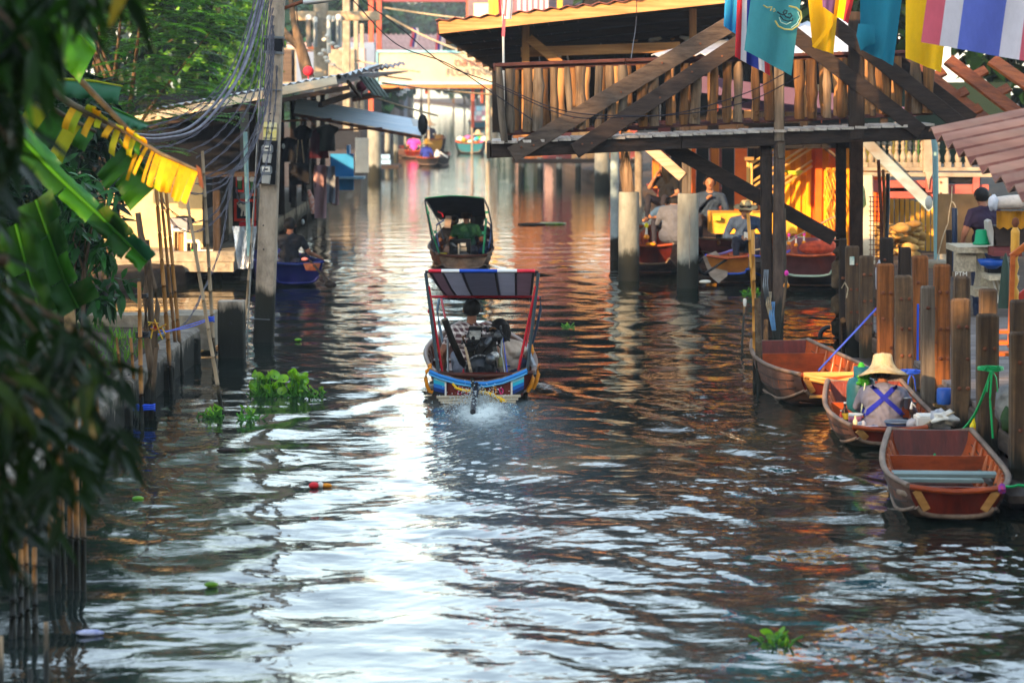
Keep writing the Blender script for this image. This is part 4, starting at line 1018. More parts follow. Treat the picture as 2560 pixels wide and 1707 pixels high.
for i in range(9): part('pier_pile', MB().bar((4.6, 21 + i * 1.6, -.8), (4.6, 21 + i * 1.6, .38), .16, .16, (0, 1, 0)), M_darkz, pr)
def timber(x0, x1, y0, yb, zb, label, mt=M_postz, th=.16, lean=None):
    p = W((x0 + x1) / 2, yb, zb); w = (x1 - x0) * p.y / 7000
    top = U((x0 + x1) / 2 - (4 if lean is None else lean), y0, p.y)
    t = thing('pier_post', (p.x, p.y, 0), label, 'post', 'square timbers standing along the pier')
    part('timber', MB().bar((p.x, p.y + th / 2, -.9), top + V((0, th / 2, 0)), w, th, (0, 1, 0), ch=.13, n=9, jit=.0035, seed=int(x0), top=.035), mt, t)
    r = random.Random(int(x0 * 7 + y0)); h = top.z
    for k in range(3):
        z = .35 + (h - .4) * (.25 + .28 * k) + r.uniform(-.05, .05)
        for sx in (-.2, .27):
            q = lerp((p.x, p.y, 0), top, z / h) + V((sx * w, -.003, 0)); q.z = z
            if r.random() < .8: part('bolt', MB().lathe(q, [(.019, -.01), (.018, .012), (.01, .016)], 8, axis=(0, -1, 0)), M_rust, t)
    return t
timber(2533, 2600, 838, 1215, .1, 'nearest pale timber at the end of the pier, tall and weathered', M_postz)
timber(2450, 2503, 793, 1140, .15, 'weathered timber tied with bright green rope', M_postz)
timber(2387, 2432, 754, 1082, .15, 'mottled brown and grey timber left of the one with green rope', M_postz)
timber(2310, 2355, 721, 1022, .15, 'grey weathered timber in front of the bright orange one', M_grey)
timber(2244, 2287, 695, 992, .15, 'brown timber with a blue rope bow near its foot', M_postz)
timber(2199, 2240, 665, 905, .42, 'smooth orange-brown timber behind the straw hat', M_posto)
timber(2154, 2188, 645, 906, .1, 'narrow dark brown timber left of the orange-brown one', M_postz)
timber(2120, 2153, 620, 872, .1, 'dark timber with a small white sticker near its top', M_postz)
timber(2288, 2325, 645, 905, .42, 'tall orange lit timber in the second row, left of the brightest one', M_posto)
timber(2342, 2381, 667, 954, .42, 'brightest golden lit timber of the pier', M_posto)
timber(2393, 2431, 697, 930, .42, 'short brown timber in the back row below the concrete table', M_postz)
timber(2456, 2498, 729, 990, .42, 'timber behind the one with green rope', M_postz)
timber(2534, 2590, 757, 1010, .42, 'dark brown timber behind the nearest pale one', M_postz)
timber(2206, 2238, 599, 800, .42, 'dark timber rising behind the orange-brown one', M_darkz)
timber(2253, 2282, 623, 800, .42, 'nearly black timber in the back row, before the lit fence', M_darkz)
timber(2104, 2121, 601, 850, .1, 'thin brown timber between the mossy log and the stickered timber', M_darkz)
p = W(2095, 862); m = MB(); r = random.Random(2)
m.tube([(p.x, p.y, -.8)] + [lerp((p.x, p.y, 0), U(2096, 600, p.y), k / 9) + V((r.uniform(-.006, .006), 0, 0)) for k in range(10)], [.085 + r.uniform(-.006, .008) for _ in range(11)], 12)
solo('mossy_log', m, mat('lichen_log', '5a4a36', '3c3024', rough=.9, scale=9, bump=.8, dirt=.3, dirtc=(.24, .22, .15), wet=.4), 'round log post spotted with pale lichen, first of the pier posts', 'post')
solo('sticker', MB().box(U(2130, 652, W(2136, 872, .1).y - .012), (.055, .008, .10)), mat('sticker_white', 'd8d4c0', '4a8a88', rough=.5, scale=14, bump=0), 'small white and teal sticker on a dark timber', 'sticker')
solo('cut_stake', MB().bar(W(2110, 880), U(2108, 800, 32.7), .06, .06, (0, 1, 0)), M_balb, 'short cut stake at the foot of the mossy log', 'stake')
sgn = thing('small_sign', U(2403, 690, 31.5), 'small white lettered sign on the back timber under the table', 'sign')
part('board', MB().box(U(2403, 686, 31.4), (.2, .012, .06)), flat('sign_brown', '6a5a48'), sgn)
label_text('PTM', .075, M_white, sgn, U(2403, 686, 31.38), FACE)
# rope knots
def bow(px, py, Y, mt, label, s=.05):
    c = U(px, py, Y); m = MB()
    for k in range(2): m.tube([c + V((math.cos(a) * .105, math.sin(a) * .1 + .07, .014 * k)) for a in [j * .6 for j in range(12)]], .008, 5)
    for sx in (-1, 1):
        m.tube([c, c + V((sx * s, -.03, s * .8)), c + V((sx * s * 1.5, -.03, 0)), c + V((sx * s * .4, -.02, -.01))], .014, 6, flat=.4)
        m.tube([c, c + V((sx * s * .6, -.03, -s * 1.2)), c + V((sx * s * .9, -.03, -s * 3.6))], .012, 6, flat=.4)
    return solo('rope_bow', m, mt, label, 'rope')
bow(2278, 932, 27.8, M_bluerope, 'blue rope tied in a bow round a brown timber')
bow(2480, 925, 23.3, M_greenrope, 'green rope knotted round a weathered timber')
line([U(2480, 928, 23.2), U(2475, 1000, 23.2), U(2482, 1095, 23.2)], .009, M_greenrope, 'green_rope', 'green rope end hanging straight down the timber', 'rope')
line([U(2478, 928, 23.2), U(2440, 1030, 23.6), U(2400, 1078, 24), U(2372, 1084, 24.1)], .012, M_greenrope, 'green_rope', 'green rope slanting from the timber to the bow of the nearest empty boat', 'rope', .02)
line([U(2372, 1084, 24.1), U(2345, 1115, 23.9), U(2327, 1162, 23.6)], .012, M_greenrope, 'green_rope', 'green rope end lying inside the nearest empty boat', 'rope')
line([U(2206, 755, 31.5), U(2150, 815, 31), U(2047, 925, 29.4)], .012, flat('blue_violet_rope', '4a58c0'), 'mooring_rope', 'blue-violet mooring rope from the pier to the empty boat behind', 'rope', .0)
line([U(2205, 755, 31.5), U(2205, 880, 31.4)], .012, flat('blue_violet_rope', '4a58c0'), 'mooring_rope', 'blue-violet rope hanging down the orange-brown timber', 'rope')
line([U(2295, 760, 28.9), U(2294, 900, 28.9)], .012, M_bluerope, 'blue_rope', 'blue rope hanging between two orange timbers', 'rope')
line([U(2505, 1214, 20.9), U(2545, 1212, 21), U(2600, 1210, 21)], .012, M_greenrope, 'green_rope', 'green mooring rope running off from the corner of the nearest empty boat', 'rope', .01)
line([U(2104, 720, 33.4), U(2112, 706, 33.3), U(2120, 722, 33.3), U(2116, 745, 33.3)], .008, M_rope, 'rope_loop', 'pale rope loop hung on the stickered timber', 'rope')
# ================================================================ people
def skin_mat(n, c): return mat(n, c, rough=.55, scale=8, bump=.05, vary=.03, fine=.05)
S_brown, S_tan = skin_mat('skin_brown', '8a5a42'), skin_mat('skin_tan', 'a8775a')
M_hair = mat('hair_black', '17120f', '0c0a09', rough=.55, scale=30, stretch=(3, 3, .4), bump=.4, vary=.02)
def plaid():
    m = bpy.data.materials.new('plaid_shirt'); m.use_nodes = True; t = m.node_tree; L = t.links.new; bs = t.nodes['Principled BSDF']
    tc = node(t, 'ShaderNodeTexCoord'); sp = node(t, 'ShaderNodeSeparateXYZ'); L(tc.outputs['Object'], sp.inputs[0])
    def band(o, p, w):
        a = node(t, 'ShaderNodeMath', operation='PINGPONG'); a.inputs[1].default_value = p / 2; L(o, a.inputs[0])
        b = node(t, 'ShaderNodeMath', operation='LESS_THAN'); b.inputs[1].default_value = w; L(a.outputs[0], b.inputs[0]); return b.outputs[0]
    xy = node(t, 'ShaderNodeMath', operation='ADD'); L(sp.outputs[0], xy.inputs[0]); L(sp.outputs[1], xy.inputs[1])
    s = node(t, 'ShaderNodeMath', operation='ADD'); L(band(xy.outputs[0], .062, .012), s.inputs[0]); L(band(sp.outputs[2], .062, .012), s.inputs[1])
    mx = node(t, 'ShaderNodeMix', data_type='RGBA'); mx.inputs[6].default_value = hexc('4a2c30'); mx.inputs[7].default_value = hexc('d8cfc8')
    mu = node(t, 'ShaderNodeMath', operation='MULTIPLY'); mu.inputs[1].default_value = .5; L(s.outputs[0], mu.inputs[0]); L(mu.outputs[0], mx.inputs[0])
    L(mx.outputs[2], bs.inputs['Base Color']); bs.inputs['Roughness'].default_value = .9
    return m
M_plaid = plaid()
def fab(n, c): return mat('fabric_' + n, c, tuple(x * .84 for x in hexc(c)[:3]), rough=.92, scale=9, bump=.2, vary=.02, fine=.08)
M_straw = mat('straw', 'c4b692', '968258', rough=.8, scale=10, stretch=(1, 1, .2), bump=.9, vary=.05, fine=.3)
def person(loc, rotz, label, skin, shirt, legs, pose, size=1.0, vox=.012, hair='short', group=None):
    """pose: dict of joints in the sitter's own frame (x right, y forward, z up; metres, seat at z=0)"""
    P = dict(hip=(0, 0, .10), waist=(0, .01, .25), chest=(0, .03, .42), neck=(0, .04, .56), head=(0, .07, .71),
             le=(-.27, .05, .28), lh=(-.22, .28, .2), re=(.27, .05, .28), rh=(.22, .28, .2),
             lk=(-.16, .42, .20), lf=(-.14, .50, -.18), rk=(.16, .42, .20), rf=(.14, .50, -.18), long=False, look=(0, 1, 0), sw=.185, girth=1.0)
    P.update(pose); g = P['girth']
    c3 = lambda k: V(P[k])
    prim = []                              # (a, b, ra, rb, material, depth squash)
    def cap(a, b, ra, rb, mi): prim.append((V(a), V(b), ra, rb, mi))
    hip, wst, ch, nk, hd = c3('hip'), c3('waist'), c3('chest'), c3('neck'), c3('head')
    sw = P['sw']
    cap(hip + V((-.085 * g, 0, 0)), hip + V((.085 * g, 0, 0)), .12 * g, .12 * g, 1 if P['long'] else 2)
    cap(hip, wst, .125 * g, .125 * g, 1); cap(wst + V((-.05 * g, 0, 0)), wst + V((.05 * g, 0, 0)), .115 * g, .115 * g, 1)
    cap(wst, ch, .125 * g, .135 * g, 1); cap(ch + V((-.075 * g, 0, 0)), ch + V((.075 * g, 0, 0)), .118 * g, .118 * g, 1)
    ls, rs_ = nk + V((-sw, -.01, -.065)), nk + V((sw, -.01, -.065))
    cap(ch, nk - V((0, 0, .05)), .13, .075, 1); cap(ls, nk - V((0, 0, .03)), .062, .062, 1); cap(rs_, nk - V((0, 0, .03)), .062, .062, 1)
    cap(ls, ch + V((-.1, 0, .02)), .06, .1, 1); cap(rs_, ch + V((.1, 0, .02)), .06, .1, 1)
    cap(nk - V((0, 0, .03)), hd - V((0, 0, .06)), .056, .052, 0)
    lk = V(P['look']).normalized(); sd = lk.cross(V((0, 0, 1))).normalized()
    cap(hd + V((0, 0, .02)) - lk * .015, hd + V((0, 0, .02)) + lk * .02, .088, .082, 0); cap(hd + lk * .03 - V((0, 0, .05)), hd + lk * .035 - V((0, 0, .062)), .06, .05, 0)
    cap(hd + lk * .098 + V((0, 0, .0)), hd + lk * .108 - V((0, 0, .022)), .012, .017, 0)
    for s in (-1, 1): cap(hd + sd * s * .088 + V((0, 0, .01)), hd + sd * s * .09 - V((0, 0, .02)), .016, .013, 0)
    slv = 1 if P['long'] else 0
    for s, e, h in ((ls, c3('le'), c3('lh')), (rs_, c3('re'), c3('rh'))):
        m_ = lerp(s, e, .62)
        cap(s, m_, .062, .056, 1); cap(m_, e, .052, .043, 1 if P['long'] else 0)
        d = (h - e).normalized(); cap(e, h, .042 if P['long'] else .04, .028, slv)
        sdw = d.cross(V((0, 0, 1))); sdw = sdw.normalized() if sdw.length > .1 else V((1, 0, 0))
        cap(h + d * .015, h + d * .06, .026, .03, 0)
        dn = V((0, 0, -1))
        for i, (o_, ln) in enumerate(((-.027, .04), (-.009, .048), (.009, .045), (.026, .035))):
            k0 = h + d * .08 + sdw * o_; k1 = k0 + d * ln * .7 + dn * .012; k2 = k1 + (d * .3 + dn).normalized() * ln * .6
            cap(k0, k1, .0115, .0105, 0); cap(k1, k2, .0105, .009, 0)
        cap(h + d * .03 - sdw * .03, h + d * .065 - sdw * .045 + dn * .01, .013, .011, 0)
    for k, f, s in (('lk', 'lf', -1), ('rk', 'rf', 1)):
        cap(hip + V((s * .07, .07, -.01)), c3(k), .082 * g, .062, 2); cap(c3(k), c3(f), .062, .042, 2)
        cap(c3(f), c3(f) + V((0, .14, -.02)), .04, .032, 0)
    mb = MB()
    for a, b, ra, rb, mi in prim:
        t = (b - a); L_ = t.length; t = t.normalized() if L_ > 1e-6 else V((0, 0, 1))
        pts, rad = [], []
        for k in (-1, -.85, -.5, 0):
            pts.append(a + t * ra * k); rad.append(ra * math.sqrt(max(.004, 1 - k * k)))
        for k in (0, .5, .85, 1):
            pts.append(b + t * rb * k); rad.append(rb * math.sqrt(max(.004, 1 - k * k)))
        mb.tube(pts, rad, 10)
    me = bpy.data.meshes.new('tmp'); me.from_pydata(mb.v, [], mb.f)
    to = bpy.data.objects.new('tmp', me); col.objects.link(to)
    rm = to.modifiers.new('r', 'REMESH'); rm.mode = 'VOXEL'; rm.voxel_size = vox
    sm = to.modifiers.new('s', 'SMOOTH'); sm.factor = .5; sm.iterations = 2 if vox < .011 else 3
    me2 = bpy.data.meshes.new_from_object(to.evaluated_get(bpy.context.evaluated_depsgraph_get()))
    bpy.data.objects.remove(to); me2.name = 'body'
    n = len(me2.polygons); cen = np.zeros(n * 3); me2.polygons.foreach_get('center', cen); cen = cen.reshape(-1, 3)
    best = np.full(n, 9.0); mi_ = np.zeros(n, np.int32)
    for a, b, ra, rb, mi in prim:
        A = np.array(a); D = np.array(b) - A; dd = max(D @ D, 1e-9)
        k = np.clip(((cen - A) @ D) / dd, 0, 1)
        d = np.linalg.norm(cen - A - k[:, None] * D, axis=1) - (ra + (rb - ra) * k)
        w = d < best; best[w] = d[w]; mi_[w] = mi
    # folds in the cloth
    nv = len(me2.vertices); co = np.zeros(nv * 3); me2.vertices.foreach_get('co', co); co = co.reshape(-1, 3)
    fold = .0045 * np.sin(co[:, 2] * 48 + 7 * np.sin(co[:, 0] * 13) + 5 * co[:, 1]) + .003 * np.sin(co[:, 0] * 42 + co[:, 2] * 37) + .0015 * np.sin(co[:, 2] * 95 - co[:, 0] * 40)
    body = (co[:, 2] < nk.z - .02)
    co[:, 1] += fold * body; me2.vertices.foreach_set('co', co.ravel().astype(np.float32))
    me2.materials.clear()
    for m_ in (skin, shirt, legs): me2.materials.append(m_)
    me2.polygons.foreach_set('material_index', mi_); me2.polygons.foreach_set('use_smooth', np.ones(n, bool))
    t = thing('person', loc, label, 'person', group)
    bo = bpy.data.objects.new('body', me2); col.objects.link(bo); bo.parent = t
    hm = MB()
    # hair cap with a hairline that leaves the face clear
    rows = []; q = lk.to_track_quat('Y', 'Z')
    for i in range(8):
        el = math.pi / 2 - i * .36; row = []
        for j in range(19):
            az = 2 * math.pi * j / 18; fr = max(0, math.cos(az))     # az 0 = face
            e2 = max(el, .75 * fr - 1.0 * (1 - fr)) if hair != 'none' else el
            r_ = 1.0 + .05 * mnoise.noise(V((az * 3, el * 4, 1)))
            row.append(hd + V((0, 0, .022)) + q @ V((math.sin(az) * math.cos(e2) * .099 * r_, math.cos(az) * math.cos(e2) * .106 * r_ , math.sin(e2) * .1 * r_)))
        rows.append(row)
    hm.grid(rows, 0, True)
    if hair == 'long':
        for i in range(26):
            a = math.pi * (.28 + 1.44 * i / 25); d0 = q @ V((math.sin(a) * .092, math.cos(a) * .092, 0)); r_ = rnd.uniform(.022, .032); l = rnd.uniform(.26, .36)
            p_ = hd + d0 * .9 + V((0, 0, .05))
            hm.tube([p_, hd + d0 * 1.12 - V((0, 0, .05)), hd + d0 * 1.05 - V((0, 0, .16)) - lk * .02, hd + d0 * .9 - V((0, 0, l)) - lk * .03], [r_ * .9, r_, r_ * .8, .006], 6)
    if hair == 'bun': hm.ell(hd - lk * .1 + V((0, 0, .0)), .05, 10)
    if hair != 'none': part('hair', hm, M_hair, t, local=True)
    f = MB()
    for s in (-1, 1): f.ell(hd + lk * .088 + sd * s * .033 + V((0, 0, .008)), (.014, .010, .007), 8)
    part('eyes', f, flat('eye_dark', '1a1210', rough=.3), t, local=True)
    f = MB()
    for s in (-1, 1): f.tube([hd + lk * .087 + sd * s * .018 + V((0, 0, .03)), hd + lk * .083 + sd * s * .05 + V((0, 0, .028))], .006, 5)
    part('eyebrows', f, M_hair, t, local=True)
    f = MB().tube([hd + lk * .083 + sd * -.024 - V((0, 0, .05)), hd + lk * .092 - V((0, 0, .049)), hd + lk * .083 + sd * .024 - V((0, 0, .05))], [.005, .008, .005], 6)
    part('mouth', f, skin_mat('lip', '7a4238'), t, local=True)
    t.rotation_euler = (0, 0, R(rotz)); t.scale = (size,) * 3
    t['head'] = tuple(hd)
    return t
def in_frame(t, p): return t.location + Matrix.Rotation(t.rotation_euler.z, 3, 'Z') @ (V(p) * t.scale.x)
def hat(t, label, kind='wide', mt=None, r=.25, tilt=0, dz=0, cat='hat'):
    c = in_frame(t, V(t['head']) + V((0, 0, .06 + dz))); m = MB(); mt = mt or M_straw
    if kind == 'wide':      # palm-leaf farmer's hat: flat crown, flared brim
        prof = [(.03, .118), (.075, .117), (.09, .105), (.097, .06), (.108, .02), (.135, -.02), (r * .86, -.06), (r, -.085), (r * .985, -.095), (.13, -.04), (.10, 0)]
    elif kind == 'straw':
        prof = [(.03, .1), (.075, .095), (.095, .06), (.1, .0), (.16, -.012), (r, -.005), (r, -.014), (.1, -.02)]
    else: prof = [(.02, .09), (.07, .075), (.1, .03), (.1, -.02)]
    m2 = MB(); m2.lathe((0, 0, 0), prof, 40)
    rt = Matrix.Rotation(R(tilt), 3, 'X')
    rr2 = random.Random(3)
    m2.v = [tuple(rt @ (V(p) * (1 + .012 * math.sin(math.atan2(p[1], p[0]) * 23)) + V((0, 0, .008 * math.sin(math.atan2(p[1], p[0]) * 3 + 1) * (math.hypot(p[0], p[1]) > .15)))) + c) for p in m2.v]
    h = thing('straw_hat' if mt is M_straw else 'sun_hat', c, label, cat)
    part('hat_body', m2, mt, h)
    if kind == 'wide': part('top_button', MB().lathe(c + rt @ V((0, 0, .116)), [(.035, 0), (.03, .008), (.012, .01), (.01, .016)], 14), mt, h)
    if kind == 'straw': part('hat_band', MB().lathe(c + rt @ V((0, 0, .0)), [(.102, 0), (.101, .03)], 24, cap=False), flat('hat_band', '3a3028'), h)
    return h
# ================================================================ boats
M_hull_in = mat('hull_inside', 'b4501f', '782f12', rough=.38, scale=3, stretch=(1, .5, 3), bump=.3, vary=.06, dirt=.45, dirtc=(.10, .035, .015), coat=.2)
M_seam = flat('seam_tar', '24140e')
M_rib = mat('rib_wood', 'b8622e', '84401c', rough=.4, scale=4, bump=.2, vary=.12, coat=.2)
M_hull_out = mat('hull_outside', '6c4c3e', '442a20', rough=.6, scale=3, stretch=(1, .4, 3), bump=.45, vary=.1, dirt=.5, dirtc=(.16, .11, .09), wet=.17)
M_hull_red = mat('hull_transom', '6e2416', '45140e', rough=.4, scale=3, stretch=(3, 1, .6), bump=.3, vary=.06, dirt=.5, dirtc=(.05, .018, .012), coat=.1)
M_gunw = mat('gunwale', '85705f', '574639', rough=.6, scale=4, stretch=(2, .5, 2), bump=.3, vary=.1)
M_rawwood = mat('raw_wood', 'c89a5c', 'a07038', rough=.7, scale=4, stretch=(.4, 3, 3), bump=.4)
M_floor = mat('boat_floor', '6a4638', '46302a', rough=.55, scale=3, stretch=(1.5, .5, 1), bump=.3)
M_grn = mat('seat_greenish', '8ea49c', '6a7d7a', rough=.6, scale=3, stretch=(.4, 2, 2), bump=.2)
def hull_fn(L, ws, wm, wb, zs, zm, zb, ks=.05, kb=.08, km=-.12, flare=.72):
    def prm(t):
        w = wm - (wm - ws) * max(0, 1 - t / .42) ** 2 - (wm - wb) * max(0, (t - .42) / .58) ** 2.2
        z = zm + (zs - zm) * max(0, 1 - t / .5) ** 2 + (zb - zm) * max(0, (t - .5) / .5) ** 2
        k = km + (ks - km) * max(0, 1 - t / .35) ** 1.8 + (kb - km) * max(0, (t - .6) / .4) ** 1.8
        return w, z, k
    def sec(t, inset=0, n=7):
        """half section from keel line to rim"""
        w, z, k = prm(t); w -= inset; k += inset; b = w * flare; pts = []
        for i in range(n + 1):
            q = i / n
            if q < .4: x, zz = b * (q / .4) * .97, k + .02 * (q / .4) ** 3
            else:
                u = (q - .4) / .6; x = b * .97 + (w - b * .97) * (1 - (1 - u) ** 1.7); zz = k + .02 + (z - k - .02) * u ** 1.15
            pts.append((x, zz))
        return pts
    return prm, sec
def sampan(name, loc, rotz, L, ws, wm, wb, zs, zm, zb, label, group, ribs=9, thwarts=(), transom=M_hull_red, inside=M_hull_in, outside=M_hull_out, gun=M_gunw, ks=.05, kb=.08, bulk=None, floor=True, posts=True, rake=.10, km=-.12, thw_mat=None, cat='boat'):
    prm, sec = hull_fn(L, ws, wm, wb, zs, zm, zb, ks, kb, km)
    t = thing(name, loc, label, cat, group)
    N = 16
    yy = lambda k, z=0: L * k + (-(rake) * (z / .3) * (1 - k) ** 3 + rake * .8 * (z / .3) * k ** 3)
    def full(k, ins):
        s = sec(k, ins); return [V((-x, yy(k, z), z)) for x, z in s[::-1]] + [V((x, yy(k, z), z)) for x, z in s[1:]]
    o_ = MB().grid([full(i / N, 0) for i in range(N + 1)], 0, True)
    part('hull', o_, outside, t, local=True)
    i_ = MB().grid([full(.006 + i / N * .988, .022) for i in range(N + 1)], 0, True, True)
    part('inner_planking', i_, inside, t, local=True)
    for k, ins, nm, th in ((.0, 0, 'transom', .03), (1.0, 0, 'bow_board', -.03)):
        poly = full(k, -.002)
        q = MB().prism(poly, (0, th, 0)); part(nm, q, transom, t, local=True)
        a, b = poly[0], poly[-1]
        m_ = (a + b) / 2 - V((0, 0, .035 if k == 0 else .02))
        s_ = -.012 if k == 0 else .012
        r = [V((a.x, a.y + s_, a.z)), lerp(a, b, .25) + V((0, s_, -.022)), m_ + V((0, s_, 0)), lerp(a, b, .75) + V((0, s_, -.022)), V((b.x, b.y + s_, b.z))]
        part(nm + '_rim', MB().tube(r, .024, 6), inside if k == 0 else gun, t, local=True)
        bm = MB().tube([p + V((0, s_ * 1.2, .005)) for p in poly[3:-3]], .02, 6); part(nm + '_foot', bm, gun, t, local=True)
        if posts and k == 0:
            for s in (0, -1):
                p_, q_ = poly[0 if s == 0 else -1], poly[4 if s == 0 else -5]
                d_ = V((.05 if s == 0 else -.05, -.012, 0))
                part('corner_strip', MB().bar(p_ + d_ - V((0, 0, .03)), q_ + d_ * .8 + V((0, 0, .03)), .06, .014, (0, 1, 0)), M_rawwood, t, local=True)
    for s in (-1, 1):
        g_ = []
        for i in range(N + 1):
            k = i / N; w, z, _ = prm(k); g_.append(V((s * (w + .008), yy(k, z), z + .008)))
        part('gunwale', MB().tube(g_, .026, 6, flat=.8), gun, t, local=True)
        ch = []
        for i in range(N + 1):
            k = i / N; p_ = sec(k)[4]; ch.append(V((s * (p_[0] + .012), yy(k, p_[1]), p_[1])))
        part('rub_strake', MB().tube(ch, .016, 6), gun, t, local=True)
        if ribs > 3:                           # caulked seams between the strakes
            for j_, ins_ in ((5, .026), (6, .026), (5, -.002), (6, -.002)):
                sm_ = []
                for i in range(1, N):
                    k = i / N; p_ = sec(k, ins_)[j_]; sm_.append(V((s * p_[0], yy(k, p_[1]), p_[1])))
                part('seam', MB().tube(sm_, .006, 4), M_seam, t, local=True)
        for i in range(ribs):
            k = .14 + .74 * i / max(1, ribs - 1); sc_ = sec(k, .03)[2:]
            part('rib', MB().tube([V((s * x, yy(k, z), z)) for x, z in sc_], [.012] + [.026] * (len(sc_) - 2) + [.012], 6, flat=1.3), M_rib if inside is M_hull_in else inside, t, local=True)
    if floor:
        for i in range(5):
            xw = (i - 2) * .8 * wm * .36
            fm = MB(); a = V((xw * .8, L * .08, .035)); b = V((xw * .8, L * .92, .05))
            fm.bar(a, b, wm * .26, .015); part('floor_board', fm, M_floor, t, local=True)
    for k, h, d in thwarts:
        w, z, _ = prm(k); part('seat_board', MB().bar(V((-w * .9, L * k, z * h)), V((w * .9, L * k, z * h)), d, .03), thw_mat or inside, t, local=True)
    if bulk:
        for k in bulk:
            s_ = sec(k, .026); poly = [V((-x, L * k, z * .92)) for x, z in s_[::-1]] + [V((x, L * k, z * .92)) for x, z in s_[1:]]
            part('bulkhead', MB().prism(poly, (0, .02, 0)), inside, t, local=True)
    t.rotation_euler = (0, 0, R(rotz))
    return t
GB = 'empty wooden rowing boats moored at the pier'
# nearest empty boat
q = W(2392, 1312)
r3 = sampan('rowing_boat', (q.x, q.y + .1, 0), -4.5, 2.65, .35, .47, .34, .29, .26, .37, 'nearest empty wooden boat with orange ribs and two grey-green seat boards', GB, thwarts=((.20, .60, .10), (.46, .78, .2), (.62, .35, .1)), thw_mat=M_grn, bulk=(.72,))
m = MB()
r5 = random.Random(8)
for i in range(3):
    m.box((r3.location.x + .02 + .11 * i, r3.location.y + 1.75, .12), (.1, .08, .05))
for i in range(3):
    solo('white_block', MB().box((r3.location.x + .02 + .12 * i, r3.location.y + 1.98, .145), (.1, .08, .05)), M_conc_dry, ['grey block on the inner seat of the nearest boat, left of three', 'grey block on the inner seat of the nearest boat, middle of three', 'grey block on the inner seat of the nearest boat, right of three'][i], 'block')
line([U(2505, 1214, 20.9), U(2506, 1228, 20.85)], .03, mat('striped_cloth', 'd83a5a', '2a3a9a', rough=.8, scale=25), 'cloth_wrap', 'pink and blue cloth wrapped round the corner of the nearest boat', 'cloth')
solo('cloth_wrap', MB().tube([U(2243, 1228, 20.9), U(2258, 1233, 20.87), U(2266, 1240, 20.86)], [.018, .024, .014], 8), mat('rag_pale', '8a7866', '5f5040', scale=15, bump=.5), 'pale rag wrapped round the left corner of the nearest boat', 'cloth')
# vendor's boat
q = W(2226, 1126)
r2 = sampan('vendor_boat', (q.x, q.y + .1, 0), -2, 2.45, .34, .47, .36, .215, .23, .35, 'vendor boat loaded with bottles, bowls and a gas cylinder', None, ribs=8, thwarts=((.36, .55, .2),), bulk=(.70,))
# empty boat behind
q = W(2086, 1024)
r1 = sampan('rowing_boat', (q.x, q.y + .12, 0), 5, 2.9, .36, .50, .31, .36, .34, .42, 'farther empty boat with a new pale wood strip on its stern', GB, bulk=(.80,), kb=.1, ks=.12)
# raw timber patch on its stern, red cloth inside
c = r1.location
part('patch_board', MB().bar(c + V((-.34, -.15, .36)), c + V((.40, -.12, .36)), .02, .06), M_rawwood, r1).location
pb = MB()
for k, z in ((0, .335), (1, .30)):
    part('patch_board', MB().tube([c + V((-.33 + .05 * k, -.16, z + .02)), c + V((0, -.17, z - .04)), c + V((.38 - .05 * k, -.15, z + .02))], .022, 6), M_rawwood, r1)
part('lower_strip', MB().bar(c + V((-.26, -.07, .13)), c + V((.36, -.05, .14)), .03, .03), M_rawwood, r1)
m = MB(); rows = []
for i in range(7): rows.append([c + V((-.2 + .42 * i / 6 - .12, 1.75 + .03 * j + .03 * math.sin(i), .07 + .03 * math.sin(i * 2 + j * 1.4))) for j in range(5)])
m.slab(rows, .02); solo('red_cloth', m, fab('red', 'c8231e'), 'crumpled red cloth on the floor of the farther empty boat', 'cloth')
# ---- the vendor
vx, vy = r2.location.x + .06, r2.location.y + .85
vend = person((vx, vy, -.01), -4, 'person in a grey shirt with crossed blue straps, seated in the vendor boat', S_brown, fab('vendor_shirt', '6a6a78'), fab('dark_trousers', '2a2a35'),
    dict(long=True, chest=(0, .1, .40), neck=(.0, .17, .52), head=(0, .23, .65), waist=(0, .04, .24), le=(-.26, .22, .30), lh=(-.16, .42, .2), re=(.30, .22, .28), rh=(.36, .42, .20), girth=1.22, lk=(-.24, .3, .12), lf=(-.06, .42, .02), rk=(.24, .3, .12), rf=(.06, .42, .02)), .93, .009, hair='bun')
from mathutils.bvhtree import BVHTree
vb = [o for o in vend.children if o.name.startswith('body')][0].data
bvh = BVHTree.FromPolygons([v.co[:] for v in vb.vertices], [p.vertices[:] for p in vb.polygons])
for x0, z0, x1, z1 in ((-.13, .54, .20, .24), (.13, .54, -.20, .24)):     # straps lie on the back
    rows = []
    for i in range(17):
        k = i / 16; row = []
        for e in (-1, 0, 1):
            x, z = x0 + (x1 - x0) * k + e * .012 * (1 if x1 > x0 else -1), z0 + (z1 - z0) * k + e * .019
            h = bvh.ray_cast(V((x, -1, z)), V((0, 1, 0)))[0]
            row.append(V((x, (h.y if h else -.1) - .011, z)))
        rows.append(row)
    part('apron_strap', MB().slab(rows, .008, 0, True, (0, 1, 0)), fab('strap_blue', '1f2890'), vend, local=True)
vh = hat(vend, 'wide straw hat with a flat crown worn by the vendor', 'wide', r=.235, tilt=-12, dz=.0)
